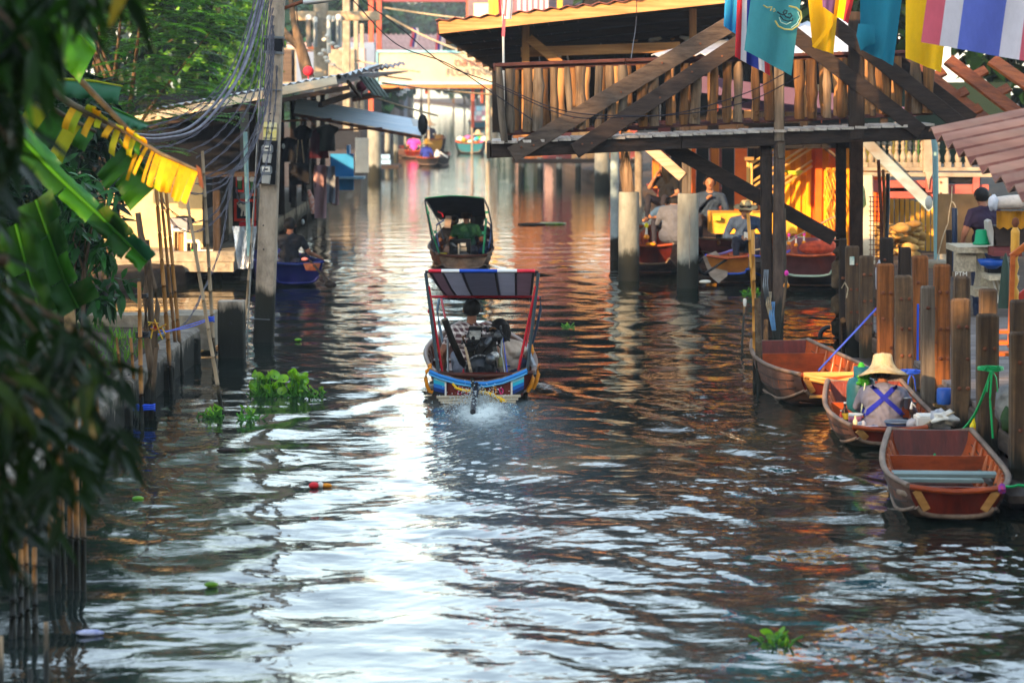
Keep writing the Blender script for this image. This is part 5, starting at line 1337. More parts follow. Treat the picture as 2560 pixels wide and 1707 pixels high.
# ---- goods on the vendor boat
bx, by = r2.location.x, r2.location.y
def at(px, py, Y): return U(px, py, Y)
gc = thing('gas_cylinder', at(2150, 1000, 26.6) , 'dark teal gas cylinder standing in the vendor boat', 'gas cylinder')
g0 = at(2152, 1030, 26.7)
part('tank', MB().lathe(g0, [(.08, 0), (.13, .03), (.14, .08), (.14, .26), (.12, .32), (.06, .345)], 20), mat('cylinder_teal', '1f5a66', '174650', rough=.35, scale=4), gc)
part('collar', MB().lathe(g0 + V((0, 0, .34)), [(.075, 0), (.075, .1), (.06, .1), (.06, 0)], 16), mat('cylinder_teal', '1f5a66'), gc)
part('valve', MB().lathe(g0 + V((0, 0, .40)), [(.03, 0), (.035, .05), (.015, .08)], 10), flat('valve_green', '3fae2c'), gc)
m = MB()
for i in range(28):
    p_ = at(2158 + rnd.uniform(-10, 12), 950 + rnd.uniform(-16, 14), 26.5); m.ell(p_, (rnd.uniform(.02, .045), .02, .02), 5)
struct('leafy_greens', m, flat('herb_green', '3f9a2a'), 'stuff'); bpy.data.objects['leafy_greens']['label'] = 'bunch of fresh green herbs by the gas cylinder'
def bottle(px, py, Y, h, r, mt, label, capm=None, band=None, cat='bottle'):
    b_ = at(px, py, Y); t = thing('bottle', b_, label, cat)
    part('body', MB().lathe(b_, [(r * .9, 0), (r, .01), (r, h * .55), (r * .4, h * .75), (r * .36, h * .95)], 14), mt, t)
    part('cap', MB().lathe(b_ + V((0, 0, h * .94)), [(r * .42, 0), (r * .42, h * .08)], 10), capm or M_white, t)
    if band: part('label', MB().lathe(b_ + V((0, 0, h * .18)), [(r * 1.02, 0), (r * 1.02, h * .3)], 14, cap=False), band, t)
bottle(2112, 1056, 26.0, .19, .033, flat('glass_brown', '3a1a10', rough=.15), 'brown glass bottle with a yellow label in the vendor boat', M_white, flat('label_yellow', 'd8b030'))
bottle(2102, 1060, 25.95, .13, .02, flat('sauce_red', 'c8402a', rough=.3), 'slim red and white sauce bottle left of the brown one', M_white, M_white)
bottle(2138, 1066, 25.8, .10, .022, flat('jar_cream', 'e0d4a8'), 'small cream jar with a yellowish cap', flat('cap_cream', 'd8c890'))
bottle(2433, 1090, 24.2, .17, .033, flat('soap_yellow', 'e8d010', rough=.25), 'bright yellow squeeze bottle with a green cap on the pier ledge', flat('cap_green', '2aa845'), flat('label_orange', 'e89a30'))
def bowl(px, py, Y, r, h, mt, label, mt2=None, cat='bowl', nm='bowl'):
    b_ = at(px, py, Y); t = thing(nm, b_, label, cat)
    part('body', MB().lathe(b_, [(r * .6, 0), (r * .85, h * .3), (r, h), (r * .96, h), (r * .8, h * .35), (r * .5, .02)], 22), mt, t)
    part('rim', MB().lathe(b_ + V((0, 0, h)), [(r * 1.0, -.01), (r * 1.05, 0), (r * 1.0, .01), (r * .95, 0)], 22), mt2 or mt, t)
bowl(2134, 1056, 26.2, .085, .075, flat('bowl_pink', 'd88aa8'), 'pink bowl with a white rim behind the bottles', M_white)
bowl(2246, 1070, 25.8, .13, .06, flat('pan_blue', '2a4a7a', rough=.3), 'dark blue basin with a steel rim behind the vendor', M_steel)
solo('plastic_tray', MB().bar(at(2140, 1072, 25.66), at(2196, 1070, 25.66), .12, .04, ch=.3), flat('tray_white', 'd8d8e4', trans=.3), 'long translucent white tray at the stern of the vendor boat', 'tray')
def crumple(px, py, Y, r, mt, label, nm='plastic_bag', cat='bag', sc_=(1, 1, 1), amp=.35):
    c_ = at(px, py, Y); m = MB().ell((0, 0, 0), r, 14, m=10)
    m.v = [tuple(c_ + V((p[0] * sc_[0], p[1] * sc_[1], p[2] * sc_[2])) * (1 + amp * mnoise.noise(V(p) / r * 1.7 + V((px, 0, 0))) + .3 * mnoise.noise(V(p) / r * 4.3))) for p in m.v]
    return solo(nm, m, mt, label, cat)
filmw = mat('film_white', 'd8d8dc', 'b0b4bc', rough=.25, scale=6, bump=.6, trans=.35)
crumple(2280, 1062, 25.6, .06, filmw, 'crumpled cream plastic bag at the right of the vendor boat')
crumple(2124, 1068, 25.75, .04, mat('film_green', 'b8c8b8', '7a9a78', rough=.25, scale=7, trans=.3), 'clear bag of greens beside the white tray')
crumple(2154, 1062, 25.9, .04, filmw, 'clear plastic bag behind the cream jar')
crumple(2362, 1045, 25.2, .075, M_white, 'heap of white cloth bags among the pier timbers', sc_=(1.3, .8, .8), amp=.9)
crumple(2345, 1040, 25.4, .07, filmw, 'white plastic bag left of the white cloth heap')
crumple(2530, 1010, 23.5, .16, mat('film_grey', 'a8a8a4', '78787a', rough=.25, scale=6, bump=.6, trans=.3), 'big grey clear bag stuffed between the two nearest timbers')
crumple(2535, 1050, 23.4, .12, mat('greens_dark', '3a5a30', '24381e', rough=.7, scale=9), 'bundle of dark greens under the grey clear bag', 'greens_bundle', 'vegetables')
crumple(2275, 1010, 26.4, .05, M_blackpl, 'black pan handle end beside the vendor', 'pan', 'pan', (1.2, 1, .5))
solo('ladle_cup', MB().lathe(at(2268, 1022, 26.2), [(.02, 0), (.035, .02), (.03, .09), (.05, .1), (.045, .11)], 12), M_steel, 'small steel cup standing right of the vendor', 'cup')
solo('white_bird_spout', MB().tube([at(2278, 1022, 26), at(2280, 1008, 26), at(2290, 1018, 26)], [.016, .02, .006], 8), M_white, 'small white jug spout beside the vendor arm', 'jug')
solo('pier_crate', MB().box(at(2330, 1052, 25.6), (.3, .3, .09)).box(at(2330, 1052, 25.6) + V((0, 0, .05)), (.26, .26, .02)), M_white, 'low white crate on the ledge behind the white bags', 'crate')
solo('green_can_blue', MB().lathe(at(2360, 1010, 26), [(.06, 0), (.07, .02), (.07, .14), (.06, .15)], 14), flat('tin_blue', '1f4a9a'), 'dark blue tin behind the white bags', 'tin')
line([at(2288, 1072, 25.4), at(2330, 1050, 25.3), at(2385, 1030, 25.1)], .008, M_rope, 'mooring_rope', 'pale thin rope from the vendor boat to a mottled timber', 'rope', .01)
for px, l in ((2308, 'small red flower on a white lid, left one'), (2341, 'small red flower on a white lid, right one')):
    solo('red_flower', MB().ell(at(px, 1083, 24.6), (.03, .03, .015), 8).ell(at(px + 2, 1081, 24.6), (.014, .014, .02), 6), flat('flower_red', 'd8242c'), l, 'flower')
solo('pale_staff', MB().tube([at(2153, 1030, 26.3), at(2163, 957, 26.3)], .008, 6), flat('staff_pale', 'c8d0b0'), 'thin pale stick standing against the vendor', 'stick')
# ================================================================ the near longtail boat
T1 = lambda px, py, dy=0: U(px, py, B1.y + dy)
BLU = [flat('stripe_pale', '9fd8dc'), flat('stripe_cyan', '2fb4cc'), flat('stripe_blue', '1f6ab8'), flat('stripe_navy', '15336f'), flat('stripe_dark', '10161e')]
lb = sampan('longtail_boat', (B1.x, B1.y, 0), 2.0, 5.2, .50, .60, .16, .31, .28, .36, 'nearer longtail boat with blue striped stern and a sloping flag canopy', None, ribs=9, thwarts=((.30, .55, .25), (.52, .55, .25)), inside=mat('lt_inside', '4a2414', '2e150c', rough=.5, scale=3), posts=False, ks=.03, gun=flat('gunwale_grey', '7a6a62'), outside=mat('lt_outside', '5a4c48', '3a302e', rough=.5, scale=3))
M_or = flat('fender_orange', 'e08a1c', rough=.4, dirt=.2)
# stern board: red middle, blue striped ends, blue curved rim
bz = B1.y - .115
def TB(px, py, d=0): return U(px, py, bz - d)
part('stern_board', MB().prism([TB(1083, 934), TB(1120, 945), TB(1165, 955), TB(1200, 959), TB(1240, 955), TB(1280, 946), TB(1312, 935), TB(1305, 990), TB(1086, 990)], (0, .03, 0)), M_hull_red, lb)
for side, (xa, xb) in ((0, (1083, 1112)), (1, (1279, 1309))):
    ys0 = (938, 949) if side == 0 else (949, 938)
    for i, m_ in enumerate(BLU):
        a0, a1 = ys0[0] + i * 9.6, ys0[1] + i * 8.4
        b0, b1 = a0 + 9.4, a1 + 8.2
        part('painted_stripe', MB().prism([TB(xa, a0, .004), TB(xb, a1, .004), TB(xb, b1, .004), TB(xa, b0, .004)], (0, .008, 0)), m_, lb)
    x_ = xb if side == 0 else xa
    part('pale_batten', MB().bar(TB(x_ + (1 if side == 0 else -1), 950, .01), TB(x_ + (1 if side == 0 else -1), 990, .01), .018, .012, (0, 1, 0)), M_white, lb)
rim = [TB(1072, 928, .01), TB(1100, 940, .012), TB(1140, 952, .014), TB(1180, 959, .016), TB(1215, 959, .016), TB(1255, 951, .014), TB(1290, 938, .012), TB(1317, 926, .01)]
part('stern_rim', MB().tube(rim, .026, 8), flat('rim_blue', '2a7fc8'), lb)
part('stern_rim', MB().tube([p - V((0, .012, .028)) for p in rim], .012, 6), flat('rim_light', '5aa8d8'), lb)
part('stern_rim', MB().tube([p + V((0, .0, .026)) for p in rim], .010, 6), M_gunw, lb)
for i in range(3): part('step_plank', MB().bar(TB(1090 + i * 5, 992 + i * 6.5, .05), TB(1300 - i * 6, 990 + i * 6.5, .05), .09, .022), mat('step_cream', 'cfc2a8', 'a8987c', rough=.7, scale=3, stretch=(.4, 2, 2)), lb)
part('under_board', MB().bar(TB(1100, 1000), TB(1290, 1000), .03, .1), M_hull_red, lb)
# curls of the half hidden painted lettering
pk, ye = flat('letter_pink', 'e0307a'), flat('letter_orange', 'e89a30')
lt = part('painted_letters', MB().box(TB(1199, 981, -.02), (.01, .01, .01)), pk, lb)
for i, (ch, px, m_) in enumerate((('อั', 1148, pk), ('ง', 1166, flat('letter_red', 'e03a2c')), ('ล', 1208, flat('letter_yellow', 'd8b83a')), ('อ้', 1234, ye), ('ง', 1252, pk))):
    label_text(ch, .115, m_, lb, TB(px, 977, .012), FACE, .004, 'painted_letter')
bpy.data.objects.remove(lt)
# yellow hose lying over the stern
part('yellow_hose', MB().tube([TB(1130, 958, .04), TB(1140, 970, .06), TB(1160, 976, .08), TB(1200, 980, .09), TB(1222, 984, .1), TB(1245, 996, .1), TB(1262, 1006, .1)], [.012, .014, .016, .018, .02, .024, .024], 8), flat('hose_yellow', 'e8b418', rough=.35), lb)
# orange fenders of cut tyre along both sides
def fender(pts, Y, r=.022):
    part('fender', MB().tube([U(x, y, Y) for x, y in pts], r, 8), M_or, lb)
fender([(1078, 918), (1066, 928), (1064, 945), (1067, 962), (1074, 978), (1082, 980)], B1.y - .02, .02)
fender([(1081, 912), (1072, 915)], B1.y + .2); fender([(1106, 860), (1103, 880)], B1.y + 1.6)
fender([(1329, 930), (1332, 945), (1328, 962), (1318, 980)], B1.y, .024)
fender([(1346, 915), (1350, 935), (1344, 958), (1336, 972)], B1.y + .5, .022)
fender([(1338, 862), (1342, 880), (1340, 905)], B1.y + 1.3, .02); fender([(1336, 870), (1340, 880)], B1.y + 2.4, .02)
part('side_board', MB().bar(U(1330, 868, B1.y + 2), U(1340, 925, B1.y + .3), .03, .1), mat('lt_side', 'a8b0b4', '7a8288', rough=.5), lb)
# canopy
rA, rB, fA, fB = U(1063, 680, B1.y + .1), U(1346, 680, B1.y + .1), U(1112, 744, B1.y + 2.3), U(1335, 744, B1.y + 2.3)
cols = [(0, .12, flat('canopy_red', 'a48c90', trans=.62)), (.12, .29, flat('canopy_white', 'b4b0b4', trans=.62)), (.29, .645, flat('canopy_blue', '8a868e', trans=.62)), (.645, .83, flat('canopy_white', 'b0b0b8')), (.83, 1, flat('canopy_red', '946678'))]
cols_b = [flat('hem_red', 'd8283c'), flat('hem_white', 'e0e0dc'), flat('hem_blue', '2450b8'), flat('hem_white', 'e0e0dc'), flat('hem_red', 'd8283c')]
can = thing('canopy', (B1.x, B1.y + 1.2, 1.0), 'sloping cloth canopy in flag stripes over the nearer longtail boat', 'canopy')
for i, (a, b, m_) in enumerate(cols):
    rows = []
    for j in range(7):
        k = j / 6; L0, R0 = lerp(rA, fA, k), lerp(rB, fB, k)
        rows.append([lerp(L0, R0, .03 + .94 * (a + (b - a) * q / 6)) + V((0, 0, .03 * math.sin(math.pi * (a + (b - a) * q / 6)) - .025 * math.sin(k * math.pi))) for q in range(7)])
    part('stripe', MB().slab(rows, .006), m_, can)
    part('rear_hem', MB().tube([lerp(rA, rB, .03 + .94 * (a + (b - a) * q / 4)) + V((0, -.02, .012 + .0 * q)) for q in range(5)], .019, 8), cols_b[i], can)
for k in (.05, .155, .33, .62, .80, .955):
    part('rib', MB().tube([lerp(rA, rB, k) + V((0, 0, -.01)), lerp(lerp(rA, rB, k), lerp(fA, fB, k), .5) - V((0, 0, .04)), lerp(fA, fB, k) - V((0, 0, .02))], .013, 6), M_wired, can)
dR = flat('tube_red', 'b81c2c', rough=.35)
part('cross_tube', MB().tube([U(1078, 742, B1.y + 1.5), U(1338, 742, B1.y + 1.5)], .014, 8), dR, can)
part('cross_tube', MB().tube([fA - V((.03, 0, .01)), fB + V((.03, 0, -.01))], .014, 8), M_wired, can)
part('cross_tube', MB().tube([rA, rB], .014, 8), M_wired, can)
gy = flat('tube_grey', '3c4a50', rough=.35)
for a, b, m_, Y0, Y1, r in (((1064, 682), (1096, 930), gy, .1, .12, .018), ((1346, 682), (1318, 926), gy, .1, .12, .018), ((1072, 715), (1106, 932), dR, .1, .15, .013), ((1340, 715), (1296, 925), dR, .1, .15, .015), ((1340, 742), (1310, 890), dR, 2.0, 1.5, .010), ((1103, 745), (1114, 800), dR, 2.2, 1.6, .012)):
    part('pole', MB().tube([U(*a, B1.y + Y0), U(*b, B1.y + Y1)], r, 8), m_, can)
bl_ = flat('tube_bluegrey', '6a8296', rough=.3)
part('pole', MB().tube([U(1113, 745, B1.y + 2.3), U(1098, 748, B1.y + 2.3), U(1093, 775, B1.y + 2.3), U(1098, 810, B1.y + 2.3), U(1110, 870, B1.y + 2.3)], .016, 8), bl_, can)
part('pole', MB().tube([U(1338, 742, B1.y + 2.3), U(1350, 742, B1.y + 2.3), U(1352, 770, B1.y + 2.3), U(1344, 810, B1.y + 2.3), U(1325, 880, B1.y + 2.3)], .016, 8), flat('tube_navy', '2a3a4c'), can)
for px, py in ((1072, 742), (1343, 745), (1074, 778), (1338, 756), (1345, 710)): part('joint', MB().ell(U(px, py, B1.y + .15), .024, 8), dR, can)
# engine
en = thing('boat_engine', T1(1200, 960, .5), 'bare black car engine with exhaust pipe and long propeller shaft on the nearer boat', 'engine')
EB = flat('engine_black', '101214', rough=.35); EG = mat('engine_grey', '6a6e70', '3a3d40', rough=.35, metal=.6, scale=6, bump=.2)
ee = lambda px, py, d=.55: U(px, py, B1.y + d)
part('block', MB().bar(ee(1207, 915, .75), ee(1207, 840, .75), .30, .42, (0, 1, 0), ch=.14, n=4, jit=.008, seed=3), EB, en)
part('valve_cover', MB().box(ee(1188, 834, .5), (.12, .2, .07)), mat('alu', 'c8c8c0', '8a8c88', rough=.35, metal=.5, scale=9), en)
part('valve_cover', MB().box(ee(1187, 843, .44), (.10, .1, .04)), mat('alu', 'c8c8c0'), en)
part('oil_cap', MB().lathe(ee(1183, 845, .37), [(.022, 0), (.02, .03)], 10, axis=(0, -1, 0)), EB, en)
part('air_box', MB().bar(ee(1172, 823, .6), ee(1206, 822, .6), .2, .05, ch=.25), EB, en)
part('intake_pipe', MB().tube([ee(1225, 846, .42), ee(1218, 856, .38), ee(1212, 862, .36)], [.03, .032, .03], 10), EG, en)
part('intake_pipe', MB().tube([ee(1215, 826, .5), ee(1232, 822, .5), ee(1244, 832, .5), ee(1250, 846, .5)], .028, 8), EB, en)
part('alternator', MB().lathe(ee(1246, 838, .5), [(.03, -.06), (.05, -.04), (.05, .05), (.02, .07)], 14, axis=(0, -1, 0)), EG, en)
for i in range(15):
    r8 = random.Random(i * 5 + 2); a = ee(r8.uniform(1155, 1255), r8.uniform(820, 870), r8.uniform(.38, .55)); b = a + V((r8.uniform(-.1, .1), 0, r8.uniform(-.14, .04)))
    part('hose', MB().tube([a, lerp(a, b, .5) + V((r8.uniform(-.04, .04), -.03, .02)), b], r8.uniform(.006, .013), 6), [EB, EB, EG, flat('hose_brown', '6a4a2a')][i % 4], en)
for i in range(14):
    r8 = random.Random(i + 77); c_ = ee(r8.uniform(1160, 1252), r8.uniform(825, 905), r8.uniform(.42, .52)); s = r8.uniform(.02, .045)
    part('fitting', MB().bar(c_ - V((s, 0, 0)), c_ + V((s, 0, s * .4)), s, s * 1.2, ch=.25), [EB, EG, EB][i % 3], en)
c_ = ee(1201, 925, .42)
part('bell_housing', MB().lathe(c_, [(.165, -.05), (.165, 0), (.15, .01), (.14, .03), (.11, .055), (.05, .075)], 30, axis=(0, -1, 0)), mat('bell_dark', '2e3236', '1c1f22', rough=.3, metal=.4, scale=6, bump=.1), en)
fl = part('flange_ring', MB().lathe(c_, [(.168, .0), (.172, .012), (.155, .016), (.15, .0)], 30, axis=(0, -1, 0)), EG, en)
for k in range(11):
    a = math.pi * (.05 + .9 * k / 10); part('bolt', MB().lathe(c_ + V((math.cos(a) * .16, -.014, math.sin(a) * .16)), [(.010, 0), (.009, .01)], 6, axis=(0, -1, 0)), M_steel, fl)
part('housing_rib', MB().bar(c_ + V((.0, -.07, -.0)), c_ + V((.01, -.03, .13)), .012, .02), EB, en)
part('starter_motor', MB().ell(ee(1226, 898, .34), (.052, .07, .06), 14), EG, en)
part('starter_motor', MB().lathe(ee(1235, 890, .4), [(.045, -.05), (.05, 0), (.045, .04), (.02, .06)], 14, axis=(.4, -1, .3)), mat('alu', 'c8c8c0'), en)
part('fuel_filter', MB().lathe(ee(1251, 905, .4), [(.02, -.05), (.026, -.04), (.026, .04), (.02, .05)], 12), flat('filter_olive', '7a7a50'), en)
part('exhaust_pipe', MB().tube([ee(1111, 797, .3), ee(1113, 803, .3), ee(1128, 845, .35), ee(1155, 905, .4), ee(1170, 920, .5)], [.034, .036, .036, .036, .03], 14, cap=False), flat('exhaust', '17130f', rough=.7), en)
part('exhaust_rim', MB().tube([ee(1110.6, 796, .3), ee(1112, 800, .3)], [.037, .037], 14, cap=False), M_conc_dry, en)
part('exhaust_bore', MB().ell(ee(1112, 799, .3), (.032, .032, .012), 12), EB, en)
part('shaft', MB().tube([ee(1199, 935, .3), TB(1191, 965, .06), TB(1186, 1003, .5), TB(1182, 1030, 1.1)], [.04, .036, .032, .028], 12), mat('shaft_steel', '4a4c50', '2a2c30', rough=.25, metal=.8, scale=6), en)
part('shaft_collar', MB().tube([ee(1200, 928, .36), ee(1196, 946, .2)], [.06, .05], 14), EB, en)
part('tiller', MB().tube([ee(1163, 868, .35), ee(1172, 905, .2), TB(1182, 952, .03), TB(1181, 985, .12)], [.012, .016, .018, .014], 8), M_bampale, en)
part('hose', MB().tube([ee(1258, 845, .5), ee(1262, 880, .5), ee(1268, 930, .4)], .006, 5), M_bluerope, en)
part('bracket', MB().tube([ee(1255, 840, .5), ee(1252, 880, .45), ee(1262, 935, .4)], .012, 6), M_steel, en)
part('bracket', MB().tube([ee(1119, 845, .5), ee(1120, 935, .4)], .012, 8), M_steel, en)
part('engine_leg', MB().bar(ee(1160, 955, .4), ee(1160, 925, .6), .03, .03, (0, 1, 0)), dR, en); part('engine_leg', MB().bar(ee(1239, 950, .4), ee(1239, 930, .6), .03, .03, (0, 1, 0)), dR, en)
# the two people aboard
man = person(U(1178, 935, B1.y + 1.05) + V((0, 0, -.04)), 2, 'person with short black hair in a plaid shirt steering the nearer longtail', S_brown, M_plaid, fab('grey_shorts', '6a707c'),
    dict(head=(.01, .04, .735), neck=(0, .02, .58), chest=(0, .0, .42), le=(-.31, -.06, .29), lh=(-.30, .02, .06), re=(.27, .1, .28), rh=(.2, .3, .2)), 1.0, .0085)
wom = person(U(1262, 945, B1.y + 1.5) + V((0, 0, -.05)), -6, 'person with long black hair in a cream top sitting beside the man in plaid', S_tan, fab('cream_top', 'c8b4a0'), fab('blue_skirt', '35405a'),
    dict(head=(-.06, .05, .60), neck=(-.02, .03, .48), chest=(.0, .0, .35), waist=(.02, 0, .2), re=(.28, .12, .26), rh=(.28, .34, .22), le=(-.26, .1, .2), sw=.165, look=(-.2, 1, -.1)), .98, .0095, hair='long')
part('printed_emblem', MB().box((.05, -.122, .2), (.05, .004, .012)), flat('print_blue', '3a5a9a'), wom, local=True)
# ================================================================ second longtail boat
b2 = sampan('longtail_boat', (B2.x, B2.y, 0), 2, 5.2, .42, .58, .18, .30, .30, .55, 'farther longtail boat with a dark arched canopy on green poles', None, ribs=6, thwarts=((.35, .5, .25),), inside=mat('lt_inside', '4a2414'), posts=False, transom=M_gunw, gun=mat('gun2', '7a6a60', '54463e', rough=.6, scale=4))
c2 = thing('canopy', (B2.x, B2.y + 1, 1.1), 'dark arched canopy over the farther longtail boat', 'canopy')
Y2 = B2.y
rows = []
for j in range(8):
    k = j / 7; rows.append([U(1062 + k * 38 + (148 - k * 38 + k * 6) * q / 10, 497 + k * 52 - (6 - k * 3) * math.sin(math.pi * q / 10), Y2 + .2 + k * 2.1) - V((0, 0, .04 * math.sin(k * math.pi))) for q in range(11)])
part('cover', MB().slab(rows, .008), mat('canopy_dark', '2a2c38', '1a1c26', rough=.8, scale=4, trans=.25, bump=.3), c2)
part('front_valance', MB().slab([[U(1133 + 78 * q / 6, 532 + 16 * k, Y2 + 2.25) for q in range(7)] for k in (0, .5, 1)], .006, 0, True, (0, 1, 0)), flat('valance_rose', 'a88a90', trans=.4), c2)
grn, dk = flat('tube_green', '1f7a58', rough=.4), flat('tube_dark', '1f2a38', rough=.4)
for pts, m_, r in (([(1062, 500), (1070, 545), (1078, 590), (1088, 638)], dk, .016), ([(1210, 498), (1220, 520), (1229, 560), (1231, 620)], dk, .016), ([(1066, 515), (1080, 580), (1105, 655)], grn, .016), ([(1216, 545), (1212, 590), (1206, 662)], grn, .02), ([(1110, 550), (1092, 562), (1090, 580), (1098, 618)], flat('tube_blue2', '3a4e78'), .016), ([(1212, 550), (1226, 562), (1227, 590), (1222, 620)], flat('tube_blue2', '3a4e78'), .016), ([(1066, 500), (1098, 556), (1110, 600)], dk, .012)):
    part('pole', MB().tube([U(x, y, Y2 + .3 + (1.5 if i_ > 90 else 0)) for i_, (x, y) in enumerate(pts)], r, 7), m_, c2)
for px, py in ((1070, 532), (1217, 531), (1088, 580), (1208, 582)): part('joint', MB().box(U(px, py, Y2 + .25), (.05, .04, .045)), grn, c2)
part('rear_hem', MB().tube([p + V((0, -.01, .01)) for p in rows[0]], .012, 6), grn, c2)
solo('hanging_pouch', MB().slab([[U(1114 + 16 * q / 4 - 4 * k, 540 + 30 * k, Y2 + 1.6) for q in range(5)] for k in (0, .5, 1)], .03, 0, True, (0, 1, 0)), flat('pouch_tan', '8a7a72'), 'tan pouch hanging from the canopy of the farther longtail', 'pouch')
solo('red_ribbon', MB().tube([U(1094, 529, Y2 + 1.2), U(1105, 533, Y2 + 1.2), U(1108, 542, Y2 + 1.2)], .015, 5), flat('ribbon_red', 'c8283c'), 'red ribbon tied under the dark canopy', 'ribbon')
e2 = thing('boat_engine', U(1150, 660, Y2 + .4), 'dark engine with pale filter boxes on the farther longtail boat', 'engine')
g2 = lambda px, py, d=.5: U(px, py, Y2 + d)
part('block', MB().bar(g2(1150, 650), g2(1150, 598), .38, .36, (0, 1, 0), ch=.2), EB, e2)
part('filter_box', MB().box(g2(1158, 611, .25), (.09, .1, .05)), mat('alu', 'c8c8c0'), e2)
part('filter_box', MB().box(g2(1158, 623, .25), (.12, .1, .07)), M_conc_dry, e2)
part('bell_housing', MB().lathe(g2(1157, 652, .2), [(.16, -.05), (.16, 0), (.12, .05), (.05, .08)], 22, axis=(0, -1, 0)), EG, e2)
part('starter_motor', MB().ell(g2(1155, 663, .05), (.055, .06, .06), 12), mat('alu', 'c8c8c0'), e2)
part('tiller', MB().tube([g2(1147, 610, .2), g2(1147, 668, .0)], .018, 7), M_conc_dry, e2)
part('air_pipe', MB().tube([g2(1128, 608, .3), g2(1136, 613, .25), g2(1142, 618, .25)], .02, 7), EG, e2)
solo('yellow_can', MB().bar(g2(1108, 655, .5), g2(1108, 632, .5), .13, .16, (0, 1, 0), ch=.15), flat('can_yellow', 'b8a81c'), 'yellow jerrycan at the left of the farther longtail stern', 'can')
person(U(1135, 640, Y2 + 1.7), 4, 'person with dark hair in black at the left of the farther longtail', S_brown, fab('black_tee', '181a20'), fab('dark_trousers', '2a2a35'), dict(head=(.0, .05, .66)), .95, .016, hair='bun', group='people aboard the farther longtail')
person(U(1166, 640, Y2 + 1.5), 0, 'person in a green shirt at the middle of the farther longtail', S_brown, fab('green_tee', '16402a'), fab('dark_trousers', '2a2a35'), dict(), 1.03, .016, group='people aboard the farther longtail')
person(U(1192, 642, Y2 + 1.9), -4, 'person in a dark maroon top at the right of the farther longtail', S_brown, fab('maroon_top', '2e1c24'), fab('navy_trousers', '1c2a4c'), dict(girth=1.15), 1.0, .016, hair='long', group='people aboard the farther longtail')
# ================================================================ boats moored under the walkway
GM = 'boats moored under the walkway'
def moored(px, wl, label, zs, ws, rim=M_gunw, tr=M_hull_red, L=4.5, rot=0, ks=.22, extra=None, out=M_hull_out):
    q = W(px, wl); b = sampan('moored_boat', (q.x, q.y, 0), rot, L, ws, ws + .16, ws * .8, zs, zs * .75, zs, label, GM, ribs=5, transom=tr, gun=rim, ks=ks, posts=False, rake=.3, outside=out, km=-.1)
    return b, q
moored(1630, 690, 'dark red boat behind the left round pile with orange flowers on its bow', .58, .36, rot=-5)
mb_, mq = moored(1832, 716, 'grey boat with a blue rimmed bow and an orange bow panel', .53, .34, rim=flat('rim_cobalt', '2a58c0'), tr=mat('orange_panel', 'd08a3a', 'b06a24', rough=.5, scale=3), rot=-14, out=mat('hull_greyish', '9a8e84', '6e635a', rough=.7, scale=3, stretch=(1, .4, 3), bump=.3, dirt=.3))
moored(2022, 722, 'boat with a pale teal rim and maroon bow beside the dark walkway post', .60, .46, L=3.5, rim=flat('rim_palegreen', 'a8bcae'), tr=mat('maroon_bow', '7a4a4c', '5c3438', rough=.5, scale=3), rot=-8, out=M_hull_out)
moored(1760, 668, 'red sided boat lying across behind the blue rimmed one', .55, .36, rot=-52, tr=M_hull_red, out=mat('hull_redside', '7a3a34', '5a2824', rough=.5, scale=3))
moored(1640, 640, 'grey bowed boat in the second row behind the two round piles', .62, .34, rot=-38, tr=M_gunw)
moored(1690, 520, 'far dark boat with an orange red rim under the walkway', .6, .45, rot=-60, rim=flat('rim_orange', 'c85a2c'))
moored(1930, 640, 'maroon boat with pink cloth behind the man in the straw hat', .5, .4, rot=-60)
solo('old_tyre', MB().tube([U(1776 + 32 * math.cos(a), 665 + 22 * math.sin(a), 45.3) for a in [i * 2 * math.pi / 16 for i in range(17)]], .03, 8), M_blackpl, 'black ring fender hanging at the grey boat side', 'fender')
solo('hull_plate', MB().prism([U(1757, 642, 45.2), U(1790, 628, 45.2), U(1822, 660, 45.2), U(1818, 690, 45.2), U(1796, 708, 45.2), U(1775, 690, 45.2)], (0, .06, 0)), mat('hull_greyish', '9a8e84', '6e635a'), 'grey plank plate fixed on the left of the blue rimmed boat', 'plate')
solo('plate_rod', MB().tube([U(1762, 684, 45), U(1818, 648, 45)], .022, 6), M_blackpl, 'dark rod lying across the grey plate', 'rod')
solo('white_float', MB().ell(U(1763, 704, 45), (.10, .04, .03), 10), M_white, 'white foam float on the water by the grey boat', 'float')
# people there
DT = fab('dark_trousers', '2a2a35')
person(U(1668, 520, 52), 150, 'person in a black t-shirt with long hair raising a hand to the mouth', S_tan, fab('black_tee', '181a20'), DT, dict(re=(.28, .14, .36), rh=(.12, .2, .58), le=(-.25, .1, .25), look=(.75, .6, 0)), 1.05, .016, hair='long')
person(U(1664, 580, 50.5), 170, 'person in a blue shirt bending forward with bowed head', S_tan, fab('blue_shirt', '3f5a7c'), DT, dict(head=(-.1, .22, .52), neck=(-.04, .14, .46), chest=(0, .08, .36), rh=(-.12, .2, .3), look=(-.5, .6, -.5)), 1, .016)
person(U(1682, 604, 48.8), -20, 'person in a grey shirt seen from behind at the edge of the round pile', S_tan, fab('grey_shirt_dim', '5a5e6a'), DT, dict(long=True, head=(0, .12, .6), girth=1.15), 1.1, .016)
person(U(1774, 570, 50.5), 176, 'person in a dark denim shirt with a fist at the chin, between the piles', S_tan, fab('denim', '2f3d52'), DT, dict(long=True, re=(.25, .14, .26), rh=(.05, .2, .46), lh=(-.1, .25, .22)), 1.15, .014)
